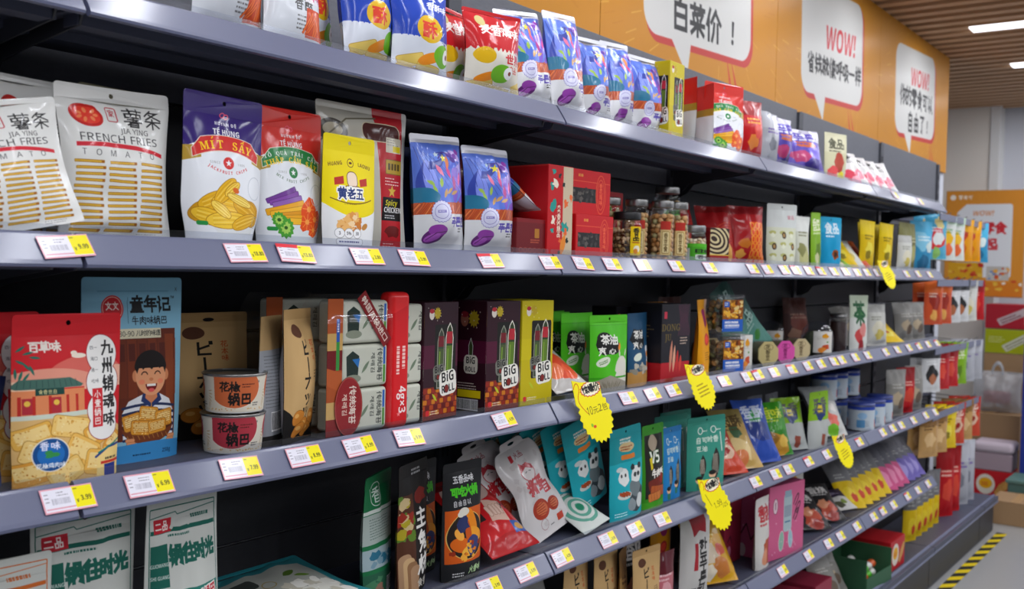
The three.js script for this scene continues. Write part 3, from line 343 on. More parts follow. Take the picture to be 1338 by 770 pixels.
D('navypuff', 260, 500, (g, W, H) => { fill(g, '#1f4a66'); blob(g, 100, 180, 80, '#141618', 0.2, 0.9); cj(g, '茶油', 50, 120, 54, '#e9e8e0', { w: 3 }); cj(g, '爽心', 40, 196, 46, '#e9e8e0', { w: 2.8, gap: 0.4 }); ell(g, 80, 300, 44, 26, '#dfe6d4', -0.3); for (let i = 0; i < 5; i++) blob(g, 220, 260 + i * 36, 30, ['#dfe2e2', '#d98a3a'][i % 2], 0.2); rect(g, 0, 400, W, 100, '#b58a4e'); pile(g, 40, 360, 160, 50, 10, ['#8a8678', '#b9b4a4'], 26); });
D('flamebox', 260, 440, (g, W, H) => { fill(g, '#1c1a20'); rect(g, 0, 330, W, 110, '#a81e28'); for (let i = 0; i < 9; i++) line(g, [[150 + i * 12, 0], [170 + i * 8, 90], [150 + i * 14, 180]], '#7c3a56', 2); rrect(g, 20, 40, 26, 40, 4, '#b8394a'); txt(g, 'DONG', 84, 150, 54, '#6a5a2c', { serif: true }); txt(g, 'JU', 60, 204, 50, '#6a5a2c', { serif: true }); micro(g, 170, 190, 70, 3, '#cbb6a4', 16, 7); for (const [x, l, c] of [[80, 190, '#c98a72'], [110, 160, '#d9a48a'], [140, 130, '#b8342e'], [170, 100, '#c4463a']]) leaf(g, x, 390, l, 24, 0.08, c); });
D('yellowpuff', 240, 480, (g, W, H) => { fill(g, '#d99a1e'); rect(g, 200, 0, 40, H, '#d8b8a4'); ell(g, 120, 120, 46, 60, '#8a1f5a'); ell(g, 112, 250, 44, 40, '#b03030'); ell(g, 112, 250, 30, 26, '#d84a3a'); micro(g, 60, 330, 110, 4, '#8a5a10', 14, 6); rect(g, 0, 440, W, 40, '#e2b23a'); });
D('nuttray', 240, 260, (g, W, H) => { fill(g, '#2a5aa8'); rect(g, 0, 0, W, 160, '#8a5a22'); pile(g, 10, 10, 220, 140, 60, ['#c98a2c', '#8a4a1a', '#e0b04a', '#5a2c10', '#d8c28a'], 22); rrect(g, 18, 14, 60, 46, 6, '#2d5fb4'); micro(g, 26, 24, 44, 2, '#eee', 14, 8); micro(g, 26, 176, 180, 2, '#f0f0f0', 26, 18); micro(g, 30, 226, 170, 1, '#dde', 10, 6); });
const octo = (c, c2, ink) => (g, W, H) => { fill(g, c2); rrect(g, 8, 8, W - 16, H - 16, 40, c, ink, 3); ell(g, 100, 60, 40, 26, null, 0, ink, 3); cj(g, '花香豆', 74, 40, 40, ink, { v: 1, w: 2.6, gap: 0.1 }); micro(g, 60, 190, 90, 2, ink, 12, 5); };
D('octocream', 200, 230, octo('#b9ab7c', '#8f8a5c', '#463c28')); D('octopink', 200, 230, octo('#c8579c', '#b04488', '#6a1d50')); D('octobeige', 200, 230, octo('#bfb08c', '#9a9070', '#5a4a34'));
D('hotpot', 270, 560, (g, W, H) => {
  fill(g, '#1b1c1e'); cj(g, '五香品味', 56, 64, 34, '#dedede', { w: 3, gap: 0.06 }); cj(g, '可吃火锅', 40, 116, 46, '#52c02e', { w: 4.2, gap: 0.02 }); cj(g, '自由自以', 50, 180, 26, '#c8c8c8', { w: 2.6, gap: 0.2 });
  rect(g, 10, 222, 250, 252, '#c05a1c'); ell(g, 135, 350, 120, 112, '#241a14', 0, '#d8b26a', 4); for (const [x, y, a, b, r, c] of [[100, 300, 60, 26, -0.9, '#8a4a1c'], [170, 290, 70, 30, 1.2, '#d88420'], [190, 350, 60, 30, 0.4, '#e09a34'], [90, 390, 60, 36, 0.2, '#c8651c'], [150, 420, 60, 26, -0.2, '#e6b04c'], [80, 340, 34, 22, 0.8, '#e8a850'], [140, 340, 60, 20, 1.5, '#b8541a']]) ell(g, x, y, a, b, c, r); blob(g, 110, 290, 40, '#2a3158', 0.3); blob(g, 168, 400, 44, '#343a66', 0.2, 1.1); ell(g, 118, 236, 34, 20, '#d8d4c8'); ell(g, 96, 246, 22, 14, '#d8d4c8'); pile(g, 30, 380, 200, 80, 16, ['#e2a646', '#8a2f14', '#d07a20'], 13);
  micro(g, 40, 520, 70, 2, '#c8c8c8', 12, 6); cj(g, '火香味', 140, 500, 30, '#bcd8a4', { w: 3, skew: -0.3 });
});
D('blackgrill', 240, 560, (g, W, H) => { fill(g, '#181513'); rect(g, 0, 130, 90, 430, '#4a2a1a'); pile(g, 0, 140, 80, 180, 20, ['#a89a2c', '#5a7a2a', '#8a2a1a', '#c8b48a'], 26); for (let i = 0; i < 4; i++) rrect(g, 4 + i * 18, 380 + i * 20, 60, 170, 24, ['#a8886a', '#c2a47c', '#8c6a4c'][i % 3]); micro(g, 100, 30, 100, 2, '#aaa', 16, 9); cj(g, '主兔烧', 112, 210, 84, '#e6e4de', { v: 1, w: 3, gap: 0.16 }); cj(g, '食香', 110, 510, 34, '#c8c4ba', { w: 2.6 }); blob(g, 150, 150, 50, '#6a2018', 0.3, 0.7); });
D('greenback', 240, 560, (g, W, H) => { fill(g, '#1f6a42'); rect(g, 0, 170, W, 130, '#a9b4ae'); rect(g, 0, 150, W, 16, '#cfd6cf'); rect(g, 0, 320, W, 90, '#9fb0b4'); cj(g, '香', 60, 60, 60, '#cfd8d0', { w: 2 }); rrect(g, 50, 36, 76, 100, 30, null, '#cfd8d0', 4); pile(g, 20, 350, 200, 50, 12, ['#2f6a80', '#7a98a4'], 22); micro(g, 30, 190, 170, 8, '#6a7a72', 12, 4); rect(g, 0, 430, W, 110, '#2a5a44'); pile(g, 20, 450, 90, 80, 8, ['#8a6a5a', '#4a7a5a'], 24); barcode(g, 130, 470, 80, 70); });
D('eggwhite', 330, 500, (g, W, H) => {
  fill(g, '#d6d2d0'); rect(g, 92, 66, 22, 36, '#b02a34'); cj(g, '火品', 126, 64, 30, '#8a3038', { w: 2 }); for (let i = 0; i < 26; i++) blob(g, 40 + rnd() * 250, 110 + rnd() * 360, 16, '#c9c4c2', 0.3);
  ell(g, 160, 178, 50, 44, '#e6dedc', 0, '#b03a44', 5); poly(g, [[110, 170], [126, 118], [150, 140], [176, 128], [206, 150], [210, 176], [160, 150]], '#b03a44'); line(g, [[140, 176], [154, 172]], '#333', 3); line(g, [[170, 172], [184, 176]], '#333', 3);
  cj(g, '撕蛋', 96, 226, 70, '#b02a34', { w: 3.4, gap: 0.12, rot: -0.12 }); rrect(g, 218, 250, 64, 60, 6, '#b02a34'); micro(g, 226, 262, 46, 3, '#eee', 15, 8);
  for (const [x, y, a] of [[140, 366, 62], [240, 372, 44]]) { ell(g, x, y, a, a * 0.8, '#a03c26'); ell(g, x + 6, y, a * 0.7, a * 0.5, '#c46a46'); for (let i = 0; i < 5; i++) line(g, [[x - a * 0.5, y - 20 + i * 10], [x + a * 0.5, y - 26 + i * 13]], '#7a2614', 3); } ell(g, 130, 440, 26, 26, null, 0, '#a88', 3); rrect(g, 230, 430, 50, 34, 4, '#b8442c'); micro(g, 170, 456, 50, 1, '#666', 8, 6);
});
D('redcartoon', 330, 470, (g, W, H) => { fill(g, '#9c0f15'); g.beginPath(); g.ellipse(150, 110, 130, 90, 0, 0, 7); g.fillStyle = '#b8a096'; g.fill(); rect(g, 0, 0, W, 60, '#5a0e12'); line(g, [[90, 96], [130, 110]], '#222', 7); line(g, [[180, 118], [210, 108]], '#222', 7); line(g, [[140, 146], [200, 152]], '#8a2a2a', 5); poly(g, [[20, 210], [300, 190], [320, 380], [10, 400]], '#b2161d'); poly(g, [[150, 200], [250, 230], [230, 340], [120, 320]], '#d8b8a8'); for (let i = 0; i < 4; i++) rrect(g, 130 + i * 26, 240, 20, 60, 9, '#e0c4b4', '#9a6a5a', 2); rect(g, 20, 260, 80, 40, '#241a1a'); rect(g, 220, 340, 100, 60, '#3a5a9a'); ell(g, 268, 370, 34, 18, '#c89a5a'); cj(g, '火烧', 230, 230, 40, '#3a1010', { w: 3 }); });
D('tealpanda', 300, 500, (g, W, H) => { fill(g, '#1d8a90'); rect(g, 0, 190, W, 310, '#28a2ac'); ell(g, 150, 110, 70, 26, '#c9b58a'); micro(g, 90, 60, 120, 2, '#e4e2d6', 16, 10); micro(g, 96, 104, 110, 2, '#8a3a20', 14, 8); rrect(g, 96, 150, 120, 26, 10, '#c77a3a'); blob(g, 110, 270, 46, '#dfe2de', 0.15); ell(g, 80, 226, 30, 14, '#c8cfcc'); ell(g, 92, 262, 8, 10, '#333'); ell(g, 126, 262, 8, 10, '#333'); for (const [x, y, r, c] of [[220, 400, 80, '#3a4448'], [206, 340, 54, '#6f7a7c'], [220, 270, 50, '#d9dcd8'], [186, 226, 18, '#2c3234'], [252, 226, 18, '#2c3234'], [204, 270, 14, '#2c3234'], [238, 270, 14, '#2c3234'], [252, 420, 40, '#cfd4d2'], [170, 430, 34, '#8a9496']]) blob(g, x, y, r, c, 0.12); ell(g, 110, 370, 56, 22, '#c9cec8'); for (let i = 0; i < 6; i++) slab(g, 84 + i * 11, 360 + (i % 2) * 6, 30, 16, 0.3, '#a8502c', '#6a2c14'); micro(g, 30, 460, 100, 2, '#dff', 14, 6); });
D('jerkygreen', 260, 500, (g, W, H) => { fill(g, '#3c8a24'); poly(g, [[24, 60], [236, 60], [220, 420], [20, 440]], '#24201c'); ell(g, 110, 110, 50, 50, '#a89a86'); txt(g, 'V5', 120, 230, 100, '#f2f0ea', { st: '#2c6a1c', sw: 8 }); poly(g, [[60, 200], [86, 190], [90, 260], [70, 270]], '#d8c42a'); cj(g, '牛肉酥', 76, 268, 48, '#f0ece4', { w: 3.4, gap: 0 }); for (const [x, y, w, h, r, c] of [[120, 350, 150, 60, -0.2, '#6a2418'], [150, 400, 170, 60, 0.1, '#a8582c'], [110, 430, 130, 50, -0.1, '#c47a42'], [190, 330, 60, 60, 0.4, '#8a1f1a']]) slab(g, x, y, w, h, r, c, '#4a1a0c', 4); rect(g, 0, 460, W, 40, '#4a9a2c'); });
const seeds = (bg, bg2) => (g, W, H) => { fill(g, bg); rect(g, 0, 0, W, 40, bg2); for (const x of [90, 200]) { ell(g, x, 96, 18, 22, null, 0, '#e2ede4', 6); micro(g, x + 22, 96, 36, 1, '#e2ede4', 8, 7); } cj(g, '自可时香', 56, 140, 40, '#dfeadd', { w: 2.6, gap: 0.12 }); cj(g, '豆油瓜'.slice(0, 2), 60, 200, 36, '#dfeadd', { w: 2.4, gap: 0.2 }); line(g, [[250, 120], [262, 250]], '#dfeadd', 8); for (const [x, y, l] of [[100, 420, 160], [200, 440, 220]]) { leaf(g, x, y, l, l * 0.32, 0.05, '#2a2622'); for (let i = -2; i < 3; i++) line(g, [[x + i * l * 0.05, y - l * 0.2], [x + i * l * 0.035, y - l * 0.8]], '#b0a898', 4); } for (const [x, y] of [[76, 430], [176, 400]]) { ell(g, x, y, 26, 26, '#e0b898'); ell(g, x, y - 12, 26, 16, '#1c1a18'); rrect(g, x - 20, y + 22, 40, 44, 10, '#3a7a62'); } };
D('seedteal', 300, 500, seeds('#3f8f7e', '#357f70')); D('seedblue', 300, 500, seeds('#2a7fb8', '#2470a6'));
const cracker2 = (ink, pic) => (g, W, H) => {
  fill(g, '#c5c8c2'); line(g, [[20, 60], [150, 50], [160, 60], [360, 44]], ink, 3); rect(g, 20, 100, 340, 14, ink); rect(g, 36, 66, 92, 46, '#b02a36'); cj(g, '二品', 44, 74, 30, '#f0e6e0', { w: 3, gap: 0.2 }); micro(g, 230, 68, 120, 1, ink, 8, 12); micro(g, 110, 122, 180, 1, ink, 8, 7); rrect(g, 16, 30, 348, 570, 4, null, ink, 4);
  rect(g, 20, 150, 84, 140, ink); txt(g, 'GUOWANG', 62, 222, 17, '#e6e8e2', { bold: false }); txt(g, 'SHI GUANG', 62, 262, 16, '#e6e8e2', { bold: false }); cj(g, '锅往时光', 112, 160, 58, ink, { w: 4.4, gap: 0.06, sx: 0.98 });
  rect(g, 24, 304, 336, 290, pic); poly(g, [[160, 330], [240, 330], [230, 420], [150, 420]], '#8fb4ac'); for (const [x, y] of [[70, 470], [150, 500], [230, 480], [310, 500]]) { ell(g, x, y, 18, 20, '#e6e4dc'); ell(g, x, y - 10, 20, 13, '#1a201e'); rrect(g, x - 26, y + 18, 52, 80, 14, ['#dfe2dc', '#2f4c48'][(x / 10 | 0) % 2]); }
  cj(g, '花椒火锅味锅巴', 66, 344, 38, '#b02a36', { w: 3.2, gap: 0.06, rot: -0.12, st: '#ece6e0', sw: 5 });
};
D('timeteal', 380, 620, cracker2('#1d5c50', '#2c7468')); D('timeorange', 380, 620, cracker2('#c06a34', '#c67a44'));
D('cheesebag', 280, 420, (g, W, H) => { fill(g, '#d4d8e0'); rect(g, 0, 0, W, 250, '#1c3f9e'); for (let i = 0; i < 14; i++) leaf(g, i * 22, 255, 40, 14, between(-0.3, 0.3), '#1c3f9e'); line(g, [[20, 90], [60, 30], [110, 110]], '#3f66c8', 6); cj(g, '花食', 120, 30, 44, '#e8e8ee', { w: 3, skew: -0.3 }); cj(g, '香酥味', 150, 86, 34, '#e8e8ee', { w: 3, skew: -0.3 }); ell(g, 140, 210, 62, 58, '#d8b01e'); cj(g, '酥', 104, 180, 66, '#c8402a', { w: 3 }); cj(g, '油香', 200, 230, 30, '#22408c', { w: 2.6, v: 1 }); for (const [x, y, w, h, r] of [[70, 350, 110, 50, -0.3], [150, 380, 120, 50, 0.1], [60, 400, 100, 50, 0.2]]) slab(g, x, y, w, h, r, '#d9c06a', '#b08a34'); ell(g, 150, 330, 60, 22, '#d88a1e', -0.4); ell(g, 216, 310, 50, 46, '#6fae2c'); ell(g, 240, 306, 26, 30, '#eee'); ell(g, 244, 306, 10, 11, '#7a3a2a'); });
D('wheatbag', 280, 420, (g, W, H) => { fill(g, '#dcd8cc'); rect(g, 0, 0, W, 190, '#b41d24'); for (let i = 0; i < 14; i++) leaf(g, i * 22, 206, 40, 16, between(-0.3, 0.3), '#b41d24'); cj(g, '麦香鸡味', 46, 74, 50, '#efe9e2', { w: 3.2, gap: 0.02 }); ell(g, 60, 60, 22, 26, '#d0c48a'); cj(g, '世界', 150, 214, 44, '#b8262c', { w: 3.4, gap: 0.1 }); cj(g, '自品', 168, 270, 30, '#c8524a', { w: 2.4, gap: 0.1 }); ell(g, 60, 230, 44, 40, '#d8b01e'); for (const [x, y, w, h, r] of [[60, 370, 110, 50, -0.3], [150, 390, 120, 40, 0.1], [60, 400, 100, 40, 0.2]]) slab(g, x, y, w, h, r, '#d9c06a', '#b08a34'); ell(g, 80, 330, 56, 20, '#d8861e', -0.4); ell(g, 140, 310, 46, 44, '#6fae2c'); ell(g, 172, 306, 24, 30, '#eee'); ell(g, 176, 306, 9, 10, '#7a3a2a'); poly(g, [[210, 360], [280, 320], [280, 420], [230, 420]], '#e0c87a'); });
D('shrimpwhite', 280, 400, (g, W, H) => { fill(g, '#d6dade'); pile(g, 80, 100, 120, 80, 14, ['#d8a86a', '#b8763a', '#e2c48a'], 26); cj(g, '香酥', 120, 220, 40, '#555', { w: 2.4, gap: 0.2 }); micro(g, 130, 280, 120, 4, '#777', 14, 6); rect(g, 170, 180, 110, 50, '#e4e0e4'); cj(g, '海味', 190, 186, 34, '#b84a7a', { w: 2.6 }); rect(g, 176, 250, 104, 100, '#c8502c'); for (let i = 0; i < 10; i++) slab(g, 184 + i * 10, 300, 8, 90, 0.4 + between(-0.3, 0.3), '#e2763a', '#a83a18'); });
D('dragonred', 200, 440, (g, W, H) => { fill(g, '#b01c22'); rect(g, 120, 0, 80, H, '#c9b9a0'); for (let i = 0; i < 22; i++) blob(g, 30 + rnd() * 160, 20 + rnd() * 400, between(10, 26), ['#2f8f86', '#e6dccb', '#b01c22', '#d86a3a', '#1f2a2a'][i % 5], 0.5); for (let i = 0; i < 6; i++) cj(g, '香火烧品', 76, 180 + i * 10, 26, i % 2 ? '#e8dcc8' : '#8a1418', { v: 1, w: 2.6 }); leaf(g, 110, 430, 110, 40, 0.3, '#d88a3a'); });
D('dragonside', 300, 440, (g, W, H) => { fill(g, '#b2191f'); rect(g, 0, 0, W, 8, '#c43a34'); });
D('flameside', 200, 440, (g, W, H) => { fill(g, '#1c1a20'); rect(g, 0, 330, W, 110, '#a81e28'); micro(g, 40, 120, 120, 4, '#7c6a4a', 20, 6); });
D('cartonside', 200, 200, (g, W, H) => { fill(g, '#a81c24'); micro(g, 40, 80, 120, 3, '#e0b8a8', 20, 6); });
D('windowred', 300, 190, (g, W, H) => { fill(g, '#b3161d'); rect(g, 0, 48, W, 3, '#cf5a3a'); micro(g, 60, 18, 40, 1, '#d89a4a', 8, 12); rect(g, 14, 78, 190, 62, '#1d1c1c'); for (let i = 0; i < 26; i++) blob(g, 20 + rnd() * 176, 84 + rnd() * 50, 10, ['#3a3836', '#55514c', '#2a2726'][i % 3], 0.4); g.beginPath(); g.ellipse(228, 100, 36, 84, 0, 0, 7); g.fillStyle = '#b3161d'; g.fill(); g.strokeStyle = '#cf5a3a'; g.lineWidth = 4; g.stroke(); g.beginPath(); g.ellipse(228, 100, 26, 66, 0, 0, 7); g.stroke(); cj(g, '香花海味', 216, 50, 24, '#e0704a', { v: 1, w: 2, gap: 0 }); });
D('maroonfoil', 300, 200, (g, W, H) => { fill(g, '#641016'); rect(g, 0, 0, W, 20, '#74161c'); rrect(g, 130, 50, 34, 50, 4, '#a8742c'); micro(g, 100, 108, 100, 2, '#a8543a', 12, 7); for (let i = 0; i < 8; i++) ell(g, 30 + i * 34, 166, 12, 12, null, 0, '#a85a4a', 3); });
D('maroonbag', 320, 260, (g, W, H) => { fill(g, '#5c0f12'); for (let i = 0; i < 9; i++) line(g, [[rnd() * W, 0], [rnd() * W, H]], '#6d1518', 10); ell(g, 190, 160, 20, 24, null, 0, '#8a5a2a', 3); rect(g, 40, 150, 60, 90, '#6f6258'); });
D('giftred', 200, 170, (g, W, H) => { fill(g, '#a0151b'); ell(g, 60, 90, 34, 50, '#5f8a3a', 0, '#b89a4a', 3); ell(g, 150, 100, 24, 36, '#c8c0a8', 0, '#b89a4a', 3); });
D('redlattice', 260, 460, (g, W, H) => { fill(g, '#a3161c'); rect(g, 0, 0, W, 70, '#7c1015'); rect(g, 120, 130, 140, 330, '#d24420'); for (let r = 0; r < 6; r++) for (let c = 0; c < 4; c++) rrect(g, 124 + c * 36, 140 + r * 54, 24, 44, 8, null, '#eaa03c', 7); blob(g, 80, 300, 40, '#c8782c', 0.2); blob(g, 60, 380, 36, '#d8a050', 0.2); });
D('mochared', 260, 460, (g, W, H) => { fill(g, '#981318'); rect(g, 0, 0, W, 60, '#74100f'); for (let i = 0; i < 8; i++) g.beginPath(), g.arc(230, 330, 30 + i * 22, 2, 5), g.strokeStyle = '#c4502c', g.lineWidth = 4, g.stroke(); blob(g, 120, 300, 40, '#c98a4a', 0.2, 1.6); blob(g, 190, 380, 40, '#d9a45a', 0.2, 1.6); });
D('tigerbox', 200, 230, (g, W, H) => { fill(g, '#3a1f18'); for (let i = 0; i < 9; i++) { g.beginPath(); g.ellipse(40, 70, 210 - i * 22, 120 - i * 13, 0.2, 0, 7); g.fillStyle = i % 2 ? '#cdbf96' : '#2c1a14'; g.fill(); } rect(g, 0, 176, W, 54, '#8a1418'); rect(g, 0, 170, W, 6, '#d8b84a'); });
D('mushroomwhite', 260, 480, (g, W, H) => { fill(g, '#d4d8d4'); rect(g, 0, 180, W, 300, '#d6d9c4'); cj(g, '家品', 168, 86, 30, '#c06a7a', { w: 2 }); for (let i = 0; i < 9; i++) { const x = 40 + (i % 3) * 80, y = 220 + (i / 3 | 0) * 86; ell(g, x, y, 26, 15, '#b8b878'); if (i % 2) { ell(g, x + 10, y + 20, 18, 26, '#3a2a22'); ell(g, x + 10, y + 20, 10, 15, '#a88a5a'); } else blob(g, x, y + 20, 17, '#e4e6d2', 0.2); } });
D('banner', 460, 300, (g, W, H) => { fill(g, '#f0e21a'); });
D('tubedge', 200, 200, (g) => { fill(g, '#9a9b90'); });
// small packs further along the shelves
const plain = (bg, top, topH, spots, ink, word) => (g, W, H) => { fill(g, bg); if (top) rect(g, 0, 0, W, H * topH, top); for (const [x, y, r, c, sy] of spots ?? []) blob(g, x * W, y * H, r * W, c, 0.25, sy ?? 1); micro(g, W * 0.18, H * 0.3, W * 0.6, 2, ink ?? '#ddd', H * 0.06, H * 0.03); if (word) cj(g, word, W * 0.16, H * 0.12, W * 0.7 / word.length * 0.9, ink ?? '#ddd', { w: 2.8 }); };
const small = (key, ...a) => D(key, 140, 220, plain(...a));
small('limepouch', '#7fa82a', '#8cb82c', 0.4, [[0.5, 0.7, 0.25, '#5a7a1c'], [0.4, 0.85, 0.2, '#c8c8a0']], '#e8ecd0', '香豆'); small('mushwhite', '#d2d4c4', '#e4e6e0', 0.3, [[0.5, 0.8, 0.3, '#c2c08a'], [0.3, 0.65, 0.2, '#8a8a5a']], '#7a7a5a'); small('cyanpouch', '#1a93bc', '#2aa2c8', 0.3, [[0.6, 0.72, 0.16, '#8a4a1c'], [0.6, 0.72, 0.09, '#3a1c0c']], '#e6f0f4', '食品');
small('yellowpack', '#d9bb14', '#e6cb20', 0.3, [[0.5, 0.6, 0.26, '#e8d85a'], [0.45, 0.7, 0.16, '#8a7a1a']], '#6a5a10'); small('whitelace', '#cfcfc8', '#b8b8b4', 0.2, [[0.5, 0.6, 0.3, '#dcd8c4'], [0.5, 0.75, 0.2, '#c8b86a']], '#8a8a7a'); small('olivepack', '#6c6a3a', '#8c8a5a', 0.3, [[0.5, 0.6, 0.3, '#a8a46a']], '#d8d4b0'); small('skypack', '#3f8fb4', '#57b0d2', 0.4, [[0.3, 0.4, 0.3, '#8cc8de'], [0.7, 0.5, 0.2, '#d8e6e4'], [0.5, 0.8, 0.26, '#2a6a8c']], '#e8f2f4'); small('skyswirl', '#5aa6c0', '#4a9ab8', 0.3, [[0.5, 0.55, 0.36, '#c8383a'], [0.56, 0.55, 0.24, '#dfe4e0'], [0.6, 0.2, 0.2, '#e0d090'], [0.5, 0.85, 0.2, '#8ab86a']], '#e8f2f4');
small('fruitwhite', '#d8dcd6', '#c8dcc8', 0.2, [[0.5, 0.5, 0.3, '#e2b428'], [0.6, 0.75, 0.22, '#d86a3a']], '#4a8a4a'); small('orangepack', '#d8960f', '#e0a41a', 0.3, [[0.5, 0.4, 0.2, '#b8442a'], [0.5, 0.7, 0.2, '#c86a1a']], '#8a2a1a'); small('orangered', '#b8502c', '#c8642c', 0.3, [[0.5, 0.5, 0.3, '#8a2a1a'], [0.5, 0.8, 0.2, '#d8a45a']], '#e8d8c8'); small('whiteblack', '#cfd0d0', '#3a3a3c', 0.25, [[0.5, 0.6, 0.3, '#2a2a2a'], [0.5, 0.7, 0.2, '#a86a4a']], '#eee'); small('redpack', '#a8161e', '#8a1218', 0.3, [[0.5, 0.6, 0.26, '#c84a3a']], '#e8c8b8'); small('tanpack', '#b89460', '#8c6a40', 0.3, [[0.5, 0.6, 0.3, '#d8b888']], '#4a3018');
small('pinkcat', '#d8d6d4', '#dcdad8', 0.45, [[0.3, 0.75, 0.22, '#c8485a'], [0.7, 0.68, 0.2, '#d87a8c'], [0.5, 0.9, 0.2, '#e0a0ac'], [0.5, 0.2, 0.14, '#2a2a2a']], '#555'); small('creampouch', '#d2cfae', '#dcd9bc', 0.4, [[0.6, 0.6, 0.2, '#a84a3a', 1.5], [0.3, 0.85, 0.24, '#d85a5a'], [0.7, 0.92, 0.2, '#e0d44a']], '#5a5a4a', '食品'); small('purplebag', '#5a4aa0', '#c8c6d4', 0.3, [[0.3, 0.65, 0.24, '#a83a6a'], [0.7, 0.55, 0.2, '#7a6ac8'], [0.6, 0.8, 0.2, '#3a2c7a'], [0.5, 0.38, 0.3, '#b8603a', 0.4]], '#4a3a9c', '푸른'); small('redfoil', '#b8141c', '#8c1016', 0.25, [[0.4, 0.7, 0.2, '#e0883a'], [0.6, 0.5, 0.18, '#d84a3a']], '#f0b84a'); small('silverpack', '#a8aab0', '#b8bac0', 0.3, [[0.4, 0.6, 0.2, '#7a7c84']], '#5a3a8a');
small('bluecrisp', '#2a4a9c', '#3a5aac', 0.25, [[0.5, 0.3, 0.2, '#4aa05a'], [0.5, 0.55, 0.3, '#1c3478']], '#dde4f2', '香酥'); small('greysticks', '#7a7c80', '#6a6c72', 0.3, [[0.3, 0.4, 0.2, '#a8aaac'], [0.7, 0.6, 0.2, '#56585c'], [0.4, 0.8, 0.2, '#9a9ca0']], '#c8c8c8'); small('greenchip', '#2f7a1c', '#3f8f22', 0.55, [[0.5, 0.8, 0.36, '#b88a34'], [0.3, 0.7, 0.2, '#8a6420'], [0.7, 0.75, 0.16, '#d8b45a']], '#d8e24a', '香味'); small('peacan', '#b4b8b4', '#86b026', 0.5, [[0.5, 0.35, 0.24, '#2a3a6a'], [0.5, 0.3, 0.12, '#d8c84a'], [0.6, 0.85, 0.12, '#8a4a3a', 1.6]], '#5a5a5a', '豆香'); small('candycane', '#c8c8c4', '#a8acac', 0.3, [[0.3, 0.5, 0.2, '#c04a3a'], [0.6, 0.7, 0.2, '#d86a5a'], [0.5, 0.9, 0.2, '#7ab83a'], [0.7, 0.45, 0.14, '#e6e2dc']], '#c03a2a'); small('goldtan', '#b89a5c', '#8a7a4a', 0.25, [[0.5, 0.4, 0.2, '#3a5a3a'], [0.5, 0.7, 0.3, '#d8c08a'], [0.4, 0.85, 0.2, '#c87a4a']], '#4a3a1a', '肉酥'); small('jujubered', '#b8442a', '#a8301e', 0.4, [[0.5, 0.55, 0.3, '#d8b8a0'], [0.4, 0.6, 0.12, '#8a1a14'], [0.6, 0.55, 0.1, '#8a1a14']], '#f0e0d0', '香花');
